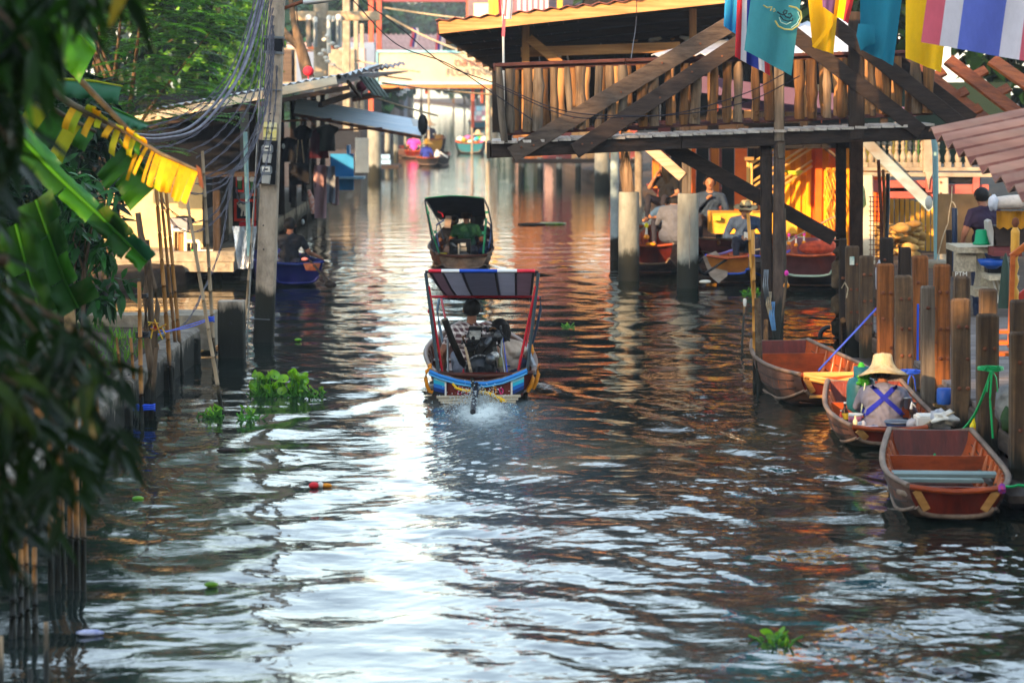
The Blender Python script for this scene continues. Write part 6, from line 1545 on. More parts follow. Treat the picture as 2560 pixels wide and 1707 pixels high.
pe = person(U(1862, 630, 47.2), 178, 'person in a dark striped shirt and straw hat looking at a phone', S_tan, mat('striped_shirt', '33445c', '25324a', rough=.9, scale=9, stretch=(9, 1, .2), bump=.2), DT,
    dict(long=True, head=(0, .14, .64), neck=(0, .06, .54), look=(0, 1, -.45), re=(.3, .08, .24), rh=(.06, .28, .24), le=(-.3, .08, .24), lh=(-.06, .28, .23)), 1.12, .014)
hat(pe, 'straw hat with a dark band worn by the man with the phone', 'straw', r=.2, tilt=12, dz=-.01)
solo('phone', MB().box(in_frame(pe, (0.0, .36, .26)), (.07, .015, .13)), M_white, 'white phone held in both hands', 'phone')
# flower garlands
def garland(px, py, Y, label, s=1.0, top=flat('garland_pink', 'd83aa0')):
    t = thing('flower_garland', U(px, py + 12 * s, Y), label, 'garland', 'flower garlands hung on boats and posts')
    c = U(px, py, Y); k = s * Y / 7000
    part('ribbon', MB().ell(c + V((0, 0, 8 * k)), (4 * k, 2 * k, 5 * k), 7), top, t)
    part('jasmine', MB().tube([c + V((0, 0, 4 * k)), c + V((0, 0, -8 * k))], [1.6 * k, 2.6 * k], 7), M_white, t)
    part('marigold', MB().lathe(c - V((0, 0, 12 * k)), [(2 * k, -5 * k), (5 * k, -3 * k), (5.5 * k, 0), (3 * k, 4 * k)], 10), flat('marigold', 'e8901c'), t)
for a in ((1972, 596, 47, 'marigold garland with pink ribbon, left of three on the maroon boat'), (1990, 600, 47, 'marigold garland with pink ribbon, middle of three on the maroon boat'), (2010, 594, 47, 'marigold garland with pink ribbon, right of three on the maroon boat')): garland(*a)
garland(1966, 695, 35.6, 'long pink ribboned garland hanging on the dark walkway post', 1.5)
garland(1616, 575, 47.5, 'yellow and orange garland on the bow behind the left round pile', 1.4, flat('garland_yellow', 'e8d820'))
solo('marigold_pile', MB().ell(U(1625, 610, 47.2), (.08, .05, .03), 9).ell(U(1633, 611, 47.2), (.05, .04, .025), 8), flat('marigold', 'e8901c'), 'orange flowers lying on the stern rim behind the left round pile', 'flowers')
solo('red_net', MB().ell(U(2040, 620, 46.8), (.3, .2, .12), 12).ell(U(2065, 616, 46.9), (.16, .2, .12), 10), mat('net_red', 'b04a30', '7a2e20', rough=.8, scale=14, bump=.6), 'heap of rust red netting in the boat with the pale teal rim', 'net')
line([U(1966, 604, 46.5), U(2090, 540, 45)], .014, M_rope, 'mooring_rope', 'pale rope slanting up across the garlands', 'rope')
line([U(1885, 626, 45.4), U(1905, 622, 45), U(1932, 618, 43)], .014, M_rope, 'mooring_rope', 'pale rope from the blue rimmed bow to the dark post', 'rope')
solo('lime_cloth', MB().box(U(1792, 546, 49), (.12, .1, .07)), flat('lime', 'a8c83a'), 'small lime box by the denim shirted person', 'box')
# odds on the dark post
for i, (px, py, ln, mt, l) in enumerate(((1924, 760, 60, M_rope, 'pale rope coil hanging on the dark post'), (1916, 715, 80, M_steel, 'grey cord hanging on the dark post'), (1932, 790, 70, flat('cord_blue', '6a9ac8'), 'pale blue cord at the foot of the dark post'))):
    m = MB()
    for k in range(3): m.tube([U(px + k * 4 - 4, py - ln / 2, 35.6), U(px + k * 5 - 8, py, 35.5), U(px + k * 3, py + ln / 2, 35.6)], .012, 5)
    solo('cord_bundle', m, mt, l, 'rope')
solo('floral_pole', MB().tube([U(1967, 690, 35.4), U(1958, 770, 35.3), U(1952, 846, 35.2)], .018, 7), M_bark, 'short dark stick leaning on the foot of the walkway post', 'stick')
bamboo(1870, 533, 1898, 950, 12, 'tall golden bamboo pole before the dark walkway post', mat('bamboo_gold', 'c08a3a', '96662a', rough=.5, scale=5, stretch=(2, 2, .3), wet=.35), grp='poles before the walkway post')
bamboo(1882, 575, 1888, 960, 12, 'golden bamboo pole crossing behind the tall one', mat('bamboo_gold', 'c08a3a'), grp='poles before the walkway post')
bamboo(1862, 748, 1855, 862, 6, 'thin stick with a white cap standing in the water', M_bam, kn=False, grp='poles before the walkway post')
solo('plastic_cup', MB().lathe(U(1862, 760, 35.4), [(.012, -.03), (.022, 0), (.024, .05), (.015, .07)], 8), M_white, 'white plastic cup turned over on the thin stick', 'cup')
bamboo(1893, 746, 1900, 975, 20, 'short lichen grey log post beside the golden bamboo poles', mat('lichen_log', '5a4a36', '3c3024'), kn=False, grp='poles before the walkway post', name='log_post')
bamboo(1915, 800, 1914, 880, 14, 'short orange brown stump behind the lichen grey log', M_balb, kn=False, grp='poles before the walkway post', name='stump')
solo('old_tyre', MB().tube([U(2072 + 22 * math.cos(a), 842 - 24 * math.sin(a), 33) for a in [math.pi * (.45 + .08 * i) for i in range(8)]], .028, 8), M_blackpl, 'dark curved tyre half hidden behind the farther empty boat', 'tyre')
# ================================================================ things on the pier behind the timbers
tb = thing('concrete_table', (6.0, 35, .45), 'speckled concrete table with a curved leg standing on the pier', 'table')
TY = 34.5
M_terr = mat('terrazzo', 'b8ac92', '8c8270', rough=.8, scale=30, bump=.2, dirt=.15, dirtc=(.2, .18, .13))
part('table_top', MB().box(U(2442, 620, TY), (.62, .9, .07)), M_terr, tb)
part('apron_panel', MB().box(U(2412, 652, TY - .35), (.27, .06, .26)), M_terr, tb)
part('leg', MB().slab([[U(2440 + 8 * k + 10 * q, 632 + 92 * k + 0 * q, TY) + V((.05 * math.sin(k * 3), 0, 0)) for q in range(3)] for k in [j / 6 for j in range(7)]], .5, 0, True, (0, 1, 0)), M_terr, tb)
part('foot', MB().box(U(2455, 728, TY - .1), (.26, .5, .1)), M_terr, tb)
bn = thing('concrete_bench', (6.4, 34.6, .45), 'low concrete bench with a fluted leg beside the table', 'bench')
part('seat', MB().box(U(2498, 690, 33.8), (.36, .7, .06)), M_terr, bn)
lg = part('leg', MB().slab([[U(2480 + 10 * k + 9 * q, 697 + 62 * k, 33.8) for q in range(4)] for k in [j / 5 for j in range(6)]], .4, 0, True, (0, 1, 0)), M_terr, bn)
for q in range(3): part('leg_flute', MB().tube([U(2482 + 10 * k + 10 * q + 4 * math.sin(k * 2), 699 + 58 * k, 33.75) for k in [j / 5 for j in range(6)]], .012, 5), M_white, bn)
bk = thing('green_bucket', U(2455, 612, 34), 'upturned green plastic bucket on the concrete table', 'bucket')
part('bucket_wall', MB().lathe(U(2454, 612, 34), [(.105, 0), (.105, .015), (.09, .02), (.075, .17), (.06, .185)], 20), flat('bucket_green', '0f8a5a', rough=.3), bk)
part('bucket_lip', MB().lathe(U(2454, 611, 34), [(.10, -.005), (.11, .0), (.11, .02), (.10, .025)], 20), flat('bucket_green', '0f8a5a'), bk)
solo('blue_basin', MB().lathe(U(2480, 655, 33.6), [(.06, -.08), (.13, -.03), (.17, .03), (.18, .03), (.14, -.04)], 18), flat('basin_blue', '1a4a9a', rough=.3), 'blue plastic basin tilted under the table edge', 'basin')
solo('dark_bin', MB().bar(U(2500, 682, 34), U(2500, 655, 34), .34, .3, (0, 1, 0), ch=.1), M_blackpl, 'black bin under the blue basin', 'bin')
solo('goods_crate', MB().box(U(2520, 588, 34), (.42, .4, .24)), M_darkx, 'dark crate stacked behind the golden newel post', 'crate')
solo('goods_board', MB().box(U(2512, 628, 33.8), (.34, .4, .1)), M_red, 'reddish brown box under the dark crate', 'box')
solo('magazine_stack', MB().prism([U(2470, 555, 33.8), U(2478, 550, 33.8), U(2492, 612, 33.8), U(2480, 614, 33.8), U(2472, 590, 33.8)], (0, .3, 0)), flat('paper_grey', 'a8a49a'), 'sagging stack of pale papers left of the dark crate', 'papers')
m = MB(); rows = []
for i in range(7): rows.append([U(2492 + 70 * j / 8, 528 + 40 * i / 6 + (6 if j % 2 else 0) * i / 6, 33.7) + V((0, .04 * math.sin(j * 1.3), 0)) for j in range(9)])
m.slab(rows, .02, 0, True, (0, 1, 0)); solo('yellow_cloth', m, fab('mustard', 'b07a1c'), 'mustard yellow cloth draped over the crate', 'cloth')
solo('film_roll', MB().tube([U(2492, 508, 33.6), U(2520, 506, 33.6), U(2600, 502, 33.6)], [.075, .085, .085], 16), mat('roll_film', 'cfc0b0', 'a89a90', rough=.3, scale=6, bump=.3), 'big roll of clear wrapped sheet lying on the crates', 'roll')
crumple(2482, 508, 33.5, .075, filmw, 'bunched clear plastic at the end of the sheet roll', sc_=(.8, 1, 1.2))
person(U(2462, 640, 36) , 20, 'person in a dark purple t-shirt standing with the back turned beyond the table', S_brown, fab('purple_tee', '2a2032'), fab('dark_jeans', '20283c'), dict(hip=(0, 0, .02), waist=(0, 0, .22), chest=(0, .02, .44), neck=(0, .04, .62), head=(.0, .1, .76), le=(-.3, .0, .3), lh=(-.3, .1, .05), re=(.3, .0, .3), rh=(.3, .12, .05), lk=(-.1, .03, -.42), lf=(-.1, 0, -.82), rk=(.1, .03, -.42), rf=(.1, 0, -.82), girth=1.1), 1.0, .014)
wall_t = MB().box(U(2410, 560, 37.2), (.7, .06, .8)); solo('tan_board_wall', wall_t, mat('ply_tan', '8a6a44', '6a5034', rough=.8, scale=2), 'tan plywood panel behind the person in purple', 'panel')
nw = thing('golden_newel_rail', U(2545, 880, 27), 'sunlit golden turned newel post with an orange handrail', 'railing')
NY = 27; gold2 = mat('newel_gold', 'd8a444', 'b88430', rough=.45, scale=4)
nb = U(2535, 770, NY); r_ = 11 * NY / 7000
part('newel', MB().lathe(nb, [(r_, -.45), (r_, .12), (r_ * 1.1, .16), (r_ * .6, .2), (r_ * 1.0, .26), (r_ * .6, .33), (r_ * 1.0, .40), (r_ * .62, .47), (r_ * .95, .53), (r_, .56), (r_, .72), (r_ * 1.05, .74), (r_ * .5, .78)], 14), gold2, nw)
part('newel_ball', MB().lathe(nb, [(r_ * .4, .78), (r_ * .9, .82), (r_ * .7, .86), (r_ * .2, .875)], 12), M_rust, nw)
orr = mat('rail_orange', 'c0682c', '98481c', rough=.45, scale=3, stretch=(.4, 3, 3))
part('handrail', MB().bar(U(2528, 642, NY - .1), U(2610, 578, NY - .1), .06, .06), orr, nw)
part('handrail_post', MB().bar(U(2525, 868, NY - .12), U(2532, 640, NY - .12), .045, .06, (0, 1, 0)), orr, nw)
part('handrail', MB().bar(U(2545, 745, NY + .2), U(2620, 690, NY + .2), .05, .07), flat('rail_red', 'a83a30'), nw)
for i in range(3): part('step', MB().box(U(2530 + 2 * i, 828 + 28 * i, NY + .1 - .2 * i), (.34, .2, .03)), orr, nw)
solo('folded_parasol', MB().lathe(U(2512, 770, 31.5), [(.08, 0), (.07, .15), (.04, .5), (.01, .62)], 10), flat('parasol_green', '24382e'), 'dark green folded cloth leaning beside the bench', 'parasol')
solo('blue_pipe', MB().tube([U(2388, 700, 36), U(2386, 520, 36)], .035, 8), flat('pipe_navy', '1a2a44'), 'dark blue pole left of the concrete table', 'pole')
solo('post_black', MB().bar(U(2374, 690, 36.5), U(2372, 575, 36.5), .07, .07, (0, 1, 0)), M_darkz, 'short dark post beside the dark blue pole', 'post')
line([U(2380, 465, 36), U(2379, 505, 36), U(2378, 508, 36)], .008, M_rope, 'rope_noose', 'pale cord hanging from the red beam', 'rope')
line([U(2379, 506, 36), U(2370, 560, 36), U(2343, 650, 36)], .008, M_rope, 'rope_tail', 'long pale cord slanting down to the pole foot', 'rope', -.05)
line([U(2379, 506, 36), U(2391, 524, 36), U(2393, 538, 36)], .009, M_rope, 'rope_tail', 'short pale cord end hooked to the right', 'rope', -.03)
crumple(2252, 660, 37, .06, filmw, 'white plastic bag hanging among the dark timbers', sc_=(.6, .6, 2.2))
crumple(2196, 690, 32.5, .07, filmw, 'clear bag squeezed behind the orange-brown timber', sc_=(.6, .6, 2.4))
solo('pole_base', MB().lathe(U(2340, 668, 39.5), [(.17, 0), (.19, .05), (.19, .1), (.1, .1)], 14), M_conc_dry, 'pale concrete base of the blue-green pole', 'base')
# ================================================================ flags on a line
FL = 'flags hung in a row above the walkway'
def flag(quad, Y, cols_, label, dirn='v', fold=.03, ph=0, extra=None, Y2=None):
    """quad: top-left, top-right, bottom-right, bottom-left in photo pixels; cols_: (from, to, material) across (v) or down (h)"""
    t = thing('flag', U(*quad[0], Y), label, 'flag', FL)
    q = [V(x) for x in [U(*quad[0], Y), U(*quad[1], Y2 or Y), U(*quad[2], (Y2 or Y) - .05), U(*quad[3], Y - .05)]]
    for a, b, m_ in cols_:
        rows = []
        for i in range(13):
            v = i / 12; row = []
            for j in range(9):
                u = j / 8
                uu, vv = (a + (b - a) * u, v) if dirn == 'v' else (u, a + (b - a) * v)
                p = lerp(lerp(q[0], q[1], uu), lerp(q[3], q[2], uu), vv)
                p = p + V((0, fold * (math.sin(uu * 9 + ph + vv * 2) + .5 * math.sin(uu * 17 + vv * 3 + ph)) * (.35 + vv), 0))
                row.append(p)
            rows.append(row)
        part('cloth', MB().slab(rows, .004, 0, True, (0, 1, 0)), m_, t)
    return t
def fc(n, c): return mat('flag_' + n, c, tuple(x * .9 for x in hexc(c)[:3]), rough=.75, scale=5, stretch=(1, 1, .4), bump=.12, trans=.35, vary=.02, fine=.12)
fT, fY, fR, fW, fB, fC = fc('teal', '3f8f98'), fc('yellow', 'e8bc10'), fc('red', 'c83038'), fc('white', 'dcd8dc'), fc('blue', '2c3f9c'), fc('cyan', '2a90c4')
fTd, fP, fL, fRs = fc('teal_deep', '1f7f98'), fc('purple', '6a4a7a'), fc('lightblue', '6f80d0'), fc('rose', 'd86a7a')
thai = [(0, 1 / 6, fR), (1 / 6, 2 / 6, fW), (2 / 6, 4 / 6, fB), (4 / 6, 5 / 6, fW), (5 / 6, 1, fR)]
flag(((1822, -170), (1862, -170), (1842, 88), (1809, 66)), 34.5, [(0, 1, fC)], 'small bright blue flag, leftmost of the row', ph=1)
flag(((1850, -150), (1905, -150), (1926, 190), (1836, 142)), 34, thai, 'narrow folded flag striped red, white and blue', ph=2, fold=.05)
f3 = flag(((1898, -160), (2022, -160), (1978, 190), (1861, 126)), 33.4, [(0, 1, fT)], 'teal flag with a printed swirling emblem', ph=.3, fold=.03)
em = lambda px, py: U(px, py, 33.28)
def stroke(pts, r, m_, nm='emblem_line'): part(nm, MB().tube([em(*p) for p in pts], r, 5, flat=.3, up=(0, 1, 0)), m_, f3)
ink = flat('emblem_ink', '15323c'); gold3 = flat('emblem_gold', '9a9a5c'); pale = flat('emblem_pale', '8fb8b0')
stroke([(1943, 30), (1950, 36), (1958, 38), (1966, 34), (1968, 28), (1962, 26), (1958, 32), (1964, 42), (1974, 46), (1980, 40), (1976, 34), (1970, 36)], .010, ink)
stroke([(1950, 40), (1958, 50), (1970, 54), (1981, 52), (1982, 46)], .009, ink)
stroke([(1948, 44), (1952, 56), (1966, 62), (1978, 56)], .006, pale)
stroke([(1972, 16), (1990, 20), (2002, 30), (2004, 46), (1996, 64), (1980, 75), (1962, 74), (1946, 66), (1938, 52)], .012, gold3)
stroke([(1994, 30), (2000, 44), (1992, 60), (1978, 70)], .007, pale)
stroke([(1908, 14), (1918, 20), (1930, 18), (1926, 28)], .010, gold3); stroke([(1932, 26), (1936, 22), (1938, 28), (1933, 30)], .006, gold3)
f4 = flag(((2006, -160), (2112, -160), (2084, 136), (2030, 118)), 32.5, [(0, 1, fY)], 'bright yellow flag folded over at its lower edge', ph=2.2, fold=.035)
part('folded_corner', MB().slab([[U(2076 + 6 * k, 40 + 24 * k, 32.35) for k in (0, .5, 1)], [U(2060 + 6 * k, 80 + 6 * k, 32.3) for k in (0, .5, 1)], [U(2030 + 8 * k, 116 + 6 * k, 32.36) for k in (0, .5, 1)]], .006, 0, True, (0, 1, 0)), fY, f4)
flag(((2050, -160), (2170, -160), (2120, 60), (2056, 18)), 32, [(0, .45, fP), (.45, .78, fY), (.78, 1, fR)], 'red, yellow and purple flag lifted over the yellow one', ph=1.2, fold=.05)
f5 = flag(((2150, -160), (2276, -160), (2234, 165), (2148, 122)), 30.5, [(0, 1, fTd)], 'deep teal flag with a turned back left edge', ph=3.1, fold=.045)
part('folded_edge', MB().slab([[U(2146, 60, 30.3), U(2170, 62, 30.25), U(2186, 64, 30.3)], [U(2141, 90, 30.3), U(2168, 100, 30.22), U(2188, 108, 30.3)], [U(2152, 128, 30.3), U(2166, 116, 30.25), U(2186, 110, 30.3)]], .006, 0, True, (0, 1, 0)), fTd, f5)
flag(((2268, -160), (2390, -160), (2352, 182), (2264, 146)), 27.5, [(0, 1, fY)], 'wide yellow flag half behind the big striped one', ph=.8, fold=.03)
flag(((2340, -150), (2640, -150), (2600, 160), (2303, 106)), 22.5, [(0, .15, fRs), (.15, .30, fW), (.30, .66, fL), (.66, .82, fW), (.82, 1, fRs)], 'big pale red, white and blue striped flag, nearest of the row', ph=.5, fold=.02)
line([U(1800, -166, 34.6), U(2110, -165, 32.3), U(2400, -158, 27), U(2660, -150, 22.4)], .006, M_wired, 'flag_line', 'cord from which the row of flags hangs', 'cord')
t = thing('flag_pole', U(1258, 340, 37.6), 'thin white pole with a limp faded red and white flag before the pavilion', 'flag')
part('pole', MB().tube([U(1259, 345, 37.6), U(1258, -60, 37.6)], .016, 7), M_white, t)
for k, (m_, x0) in enumerate(((fRs, 1240), (fW, 1252), (fRs, 1262), (fW, 1272))):
    part('cloth', MB().slab([[U(x0 + 14 * q / 3 + (1258 - x0) * v * .5, -60 + (100 + 8 * (k % 2)) * v, 37.5 - .05 * k) + V((0, .05 * math.sin(q * 2 + k), 0)) for q in range(4)] for v in [j / 6 for j in range(7)]], .005, 0, True, (0, 1, 0)), m_, t)
part('cloth', MB().slab([[U(1257 + 8 * q / 2 - 3 * v, 36 + 56 * v, 37.45) for q in range(3)] for v in [j / 4 for j in range(5)]], .005, 0, True, (0, 1, 0)), fRs, t)
# ================================================================ market sign and what stands far up the canal
sg2 = thing('market_sign', (-2, 110, 3.2), 'wide cream sign across the canal with faded lettering reading FLOATING', 'sign')
a, b = U(942, 129, 110), U(1420, 131, 110); c, d = U(942, 209, 110), U(1420, 209, 110)
part('panel', MB().box((a + d) / 2, (b.x - a.x, .12, a.z - d.z)), mat('sign_cream', 'bcb09a', 'aa9e88', rough=.6, scale=.5, bump=.02), sg2)
bf = flat('sign_frame_blue', '7fb4c4')
for p_, q_ in ((a, b), (c, d), (a, c)): part('frame', MB().bar(p_ - V((0, .1, 0)), q_ - V((0, .1, 0)), .1, .1), bf, sg2)
part('under_beam', MB().bar(c - V((0, 0, .12)), d - V((0, 0, .12)), .2, .14), flat('beam_orange', 'c07848'), sg2)
label_text('ตลาดน้ำดำเนินสะดวก', .44, flat('sign_red', 'a8604e'), sg2, U(1252, 157, 109.85), FACE, .01)
label_text('FLOATING MARKET', .38, flat('sign_grey', '78746e'), sg2, U(1222, 181, 109.85), FACE, .01)
brick = mat('gate_red', 'b0543c', '904030', rough=.7, scale=1)
for px, y0, y1, w in ((928, -60, 330, .2), (948, -60, 130, .2), (1172, -40, 130, .2), (934, 125, 200, .42), (1066, 210, 236, .12), (1182, 210, 320, .12), (1205, 205, 260, .1)):
    part('post', MB().bar(U(px, y1, 110.4), U(px, y0, 110.4), w, .2, (0, 1, 0)), brick, sg2)
part('post', MB().bar(U(1183, 130, 110.4), U(1183, -40, 110.4), .2, .2, (0, 1, 0)), flat('post_yellow', 'd8a030'), sg2)
part('top_beam', MB().bar(U(920, -2, 110.5), U(1185, -2, 110.5), .2, .25), flat('gate_purple', '7a3f48'), sg2)
for px, y0, y1, l in ((1036, 70, 118, 'small hanging striped flag above the cream sign, left one'), (1100, 50, 126, 'small hanging striped flag above the cream sign, right one')):
    t = thing('small_flag', U(px, y1, 109), l, 'flag')
    for k, m_ in enumerate((fRs, fB, fW)):
        part('cloth', MB().slab([[U(px - 9 + 6 * k + 6 * q / 2, y0 + (y1 - y0) * v, 109 - .05 * k) + V((.05 * math.sin(v * 5), .05 * q, 0)) for q in range(3)] for v in [j / 5 for j in range(6)]], .01, 0, True, (0, 1, 0)), m_, t)
def far_pole(px, y0, y1, Y, w, label, arms=()):
    t = thing('power_pole', U(px, y1, Y), label, 'utility pole', 'power poles up the left bank')
    part('shaft', MB().bar(U(px, y1, Y) - V((0, 0, 2)), U(px, y0, Y), w, w, (0, 1, 0)), M_conc_dry, t)
    for (x0, x1, y) in arms: part('crossarm', MB().bar(U(x0, y, Y - .2), U(x1, y + 1, Y - .2), .16, .28), mat('arm_tan', 'a89478', '8c7a60', rough=.8), t)
    return t
t = far_pole(802, -80, 190, 84, .42, 'thick far power pole with a wide wooden crossarm and white insulators', ((725, 790, 40), (818, 950, 40)))
for i, (px, y0, y1, w, m_) in enumerate(((772, 46, 118, 14, M_conc), (788, 52, 118, 11, M_steel), (822, 48, 134, 11, M_white), (833, 50, 116, 7, flat('bushing_dark', '38424c')), (846, 46, 120, 14, M_steel), (851, 50, 120, 6, M_white))):
    part('transformer', MB().lathe(U(px, y1, 83.6), [(w * .006, 0), (w * .006, (y1 - y0) * .012)], 12), m_, t)
    part('cap', MB().lathe(U(px, y0 + 4, 83.6), [(w * .0068, 0), (w * .0068, .12), (w * .003, .16)], 12), M_white, t)
for k in range(9): part('insulator', MB().lathe(U(806 + rnd.uniform(-6, 40), 95 + k * 9, 83.4), [(.05, 0), (.1, .05), (.05, .1)], 8), M_white, t)
far_pole(866, -80, 172, 92, .24, 'slim whitish far power pole just right of the transformers')
far_pole(890, -80, 185, 98, .16, 'thin grey far pole between the white pole and the red gate posts')
far_pole(905, 60, 185, 100, .14, 'short thin pole in front of the red gate posts')
for i in range(9):
    px = 700 + i * 26; Y = 96 + 4 * (i % 3)
    solo('far_shack', MB().box(U(px, 165 + 6 * (i % 2), Y), (.9, 1.5, 1.1 + .3 * (i % 3))), [M_greyx, M_conc_dry, flat('shack_pink', 'b89a98'), flat('shack_blue', '6a7a94'), M_rust][i % 5], ['grey', 'white', 'pinkish', 'bluish', 'rust brown'][i % 5] + ' hazy shack under the far power poles, ' + ORD[i] + ' of nine', 'shack', 'far shacks under the power poles')
m = MB(); corr(m, U(820, 125, 125), U(1090, 128, 125), U(900, 86, 135), 20, .05); solo('far_roof', m, mat('roof_far', 'a08078', '806058', rough=.7, scale=1), 'long low reddish roof beyond the cream sign', 'roof')
solo('bare_tree', MB().tube([U(770, 196, 60), U(760, 150, 60), U(745, 95, 60), U(735, 60, 60), U(722, -40, 60)], [.14, .13, .1, .06, .05], 9), M_bark, 'dark bare trunk leaning above the shop roof near the red lantern', 'trunk')
solo('dead_branch', MB().tube([U(752, 120, 60), U(720, 92, 60), U(708, 70, 60)], [.1, .08, .04], 8), M_bark, 'dark bare limb left of the leaning trunk', 'branch')
# banks beyond: dark blue-grey walls and stalls
for i in range(9):
    Y = 126 + i * 14; x = -6.3 - .018 * (Y - 126) - .5
    solo('canal_stall', MB().box((x - 1, Y, 1.5), (2.6, 11, 2.6)), [M_tin, M_darkz, flat('stall_blue', '4a5a74'), M_greyx][i % 4], ['dark tin', 'dark wooden', 'bluish', 'grey wooden'][i % 4] + ' hazy stall along the far left bank, number %s from the sign' % ['one', 'two', 'three', 'four', 'five', 'six', 'seven', 'eight', 'nine'][i], 'stall', 'far stalls on the left bank')
for i in range(7):
    Y = 122 + i * 16; x = 1.8 - .02 * (Y - 120)
    solo('canal_stall', MB().box((x + 1.3, Y, 1.5), (2.4, 12, 2.6)), [M_greyx, flat('stall_rose', 'a88a84'), M_darkz, M_white][i % 4], ['grey wooden', 'rose', 'dark wooden', 'whitish'][i % 4] + ' hazy stall along the far right bank, number %s from the sign' % ['one', 'two', 'three', 'four', 'five', 'six', 'seven'][i], 'stall', 'far stalls on the right bank')
for px, y0, y1, Y, w, l in ((1220, 212, 326, 118, .22, 'grey far post by the teal boat'), (1236, 210, 330, 112, .3, 'pale thick far post seen left of the railing'), (1180, 240, 330, 124, .09, 'thin reddish far post behind the goods boat'), (1072, 212, 300, 118, .1, 'thin dark far post under the cream sign')):
    b_ = U(px, y1, Y); solo('far_post', MB().tube([b_ - V((0, 0, 1)), U(px, y0, Y)], w / 2, 8), M_conc_dry, l, 'post')
# house behind the pavilion: curtain, yellow posts
t = thing('far_house', (1.5, 105, 3), 'hazy far house with yellow posts and a pinkish striped curtain above the eave', 'house')
for i in range(12): part('curtain_stripe', MB().box(U(1290 + i * 7, 12, 104), (.1, .05, 2.2)), [fRs, fW][i % 2], t)
part('wall', MB().box(U(1310, -40, 106), (4.2, .2, 3)), flat('wall_rosegrey', '6a5c62'), t)
for px in (1228, 1240, 1400): part('post', MB().bar(U(px, 130, 104), U(px, -80, 104), .2, .2, (0, 1, 0)), flat('post_yellow', 'd8a030'), t)
part('valance', MB().box(U(1215, 26, 104), (.9, .1, .5)), flat('valance_cream', 'e0d0a8'), t)
# ================================================================ boats far up the canal
GF = 'vendor boats far up the canal'
def far_boat(px, wl, w_, label, rot=0, tr=None, out=None, h=.34):
    q = W(px, wl)
    return sampan('rowing_boat', (q.x, q.y, 0), rot, 4.2, w_ * .8, w_, w_ * .5, h, h, h + .1, label, GF, ribs=0, transom=tr or M_hull_red, outside=out or M_hull_out, posts=False, ks=.05, floor=False), q
b_, q = far_boat(1070, 415, .55, 'dark far boat rowed by the person in navy', -6, M_darkx, M_darkz)
p_ = person((q.x - .1, q.y + .8, .14), -30, 'person in a navy blue shirt and yellow hat rowing a dark boat', S_brown, fab('navy', '24307c'), DT, dict(long=True), 1.0, .03, hair='none')
hat(p_, 'yellow cloth sun hat of the far rower in navy', 'wide', flat('hat_yellow', 'd8962c'), r=.24)
solo('white_sack', MB().ell((q.x + .35, q.y + .7, .38), (.13, .12, .2), 10), filmw, 'white plastic sack beside the far rower in navy', 'sack')
solo('oar', MB().tube([(q.x + .3, q.y + .8, .6), (q.x + .75, q.y + .6, .3)], .03, 6), M_white, 'pale oar of the far rower in navy', 'oar')
b_, q = far_boat(1034, 396, .5, 'maroon far boat at the left of the rower in navy', 8, M_hull_red)
p_ = person((q.x - .02, q.y + .9, .2), 0, 'person in a bright pink shirt seen far off by the left posts', S_tan, fab('pink', 'e0409a'), DT, dict(), 1.05, .03, hair='none')
hat(p_, 'pale brown straw hat of the far person in pink', 'wide', mat('straw_dim', '8a7058', '6a5444', rough=.9), r=.3)
b_, q = far_boat(1085, 380, .5, 'dark far boat with a yellow-orange rim behind the rower in navy', 0, flat('rim_yel', 'c8903a'), M_darkz, .6)
p_ = person((q.x - .25, q.y + 1.4, .45), 0, 'person in a dark shirt and grey straw hat behind the yellow rimmed boat', S_tan, fab('darkgrey', '3a3a48'), DT, dict(), 1.1, .03, hair='none')
hat(p_, 'dusty straw hat of the person behind the yellow rimmed boat', 'wide', mat('straw_grey', 'b09878', '8a745c', rough=.9), r=.32)
tb_, q = far_boat(1175, 384, .72, 'teal edged far boat heaped with bright goods', 0, flat('teal_bow', '2f6f80'), flat('teal_out', '34606c'), .5)
p_ = person((q.x + .35, q.y + 1.0, .15), 0, 'person in a turquoise shirt and straw hat in the teal boat', S_tan, fab('turquoise', '1fa8b0'), DT, dict(girth=1.2), 1.0, .03, hair='none')
hat(p_, 'pale straw hat of the person in turquoise', 'wide', r=.3)
gcol = ['d8402c', 'e8e4dc', '3fa8c8', 'e89a40', '4aa04a', 'd860a0', 'f0e8d0']
for i in range(14):
    s = .12 + .05 * (i % 3); solo('goods_bundle', MB().ell((q.x - .55 + .09 * i, q.y + .5 + .3 * (i % 3), .5 + .12 * (i % 2)), (s, s, s * .8), 8), flat('goods_' + gcol[i % 7], gcol[i % 7]), ['red', 'white', 'sky blue', 'orange', 'green', 'pink', 'cream'][i % 7] + ' bundle heaped on the teal far boat, ' + ['front row', 'back row'][i % 2] + ', ' + ['left half', 'right half'][i // 7], 'bundle', 'goods heaped on the teal boat')
gb_, q = far_boat(1197, 322, .75, 'farthest boat stacked high with pale goods', 0, flat('teal_bow', '2f6f80'), flat('teal_out', '34606c'), .5)
for i in range(9):
    solo('goods_bundle', MB().box((q.x - .4 + .4 * (i % 3), q.y + .6, .7 + .32 * (i // 3)), (.38, .5, .3)), flat('goods_' + ['e8e4dc', '9fd0d8', 'd8a0a8'][(i * 2 + i // 3) % 3], ['e8e4dc', '9fd0d8', 'd8a0a8'][(i * 2 + i // 3) % 3]), ['white', 'pale blue', 'pink'][(i * 2 + i // 3) % 3] + ' box on the farthest boat, ' + ['lowest', 'middle', 'top'][i // 3] + ' row, ' + ['left', 'centre', 'right'][i % 3], 'box', 'boxes stacked on the farthest boat')
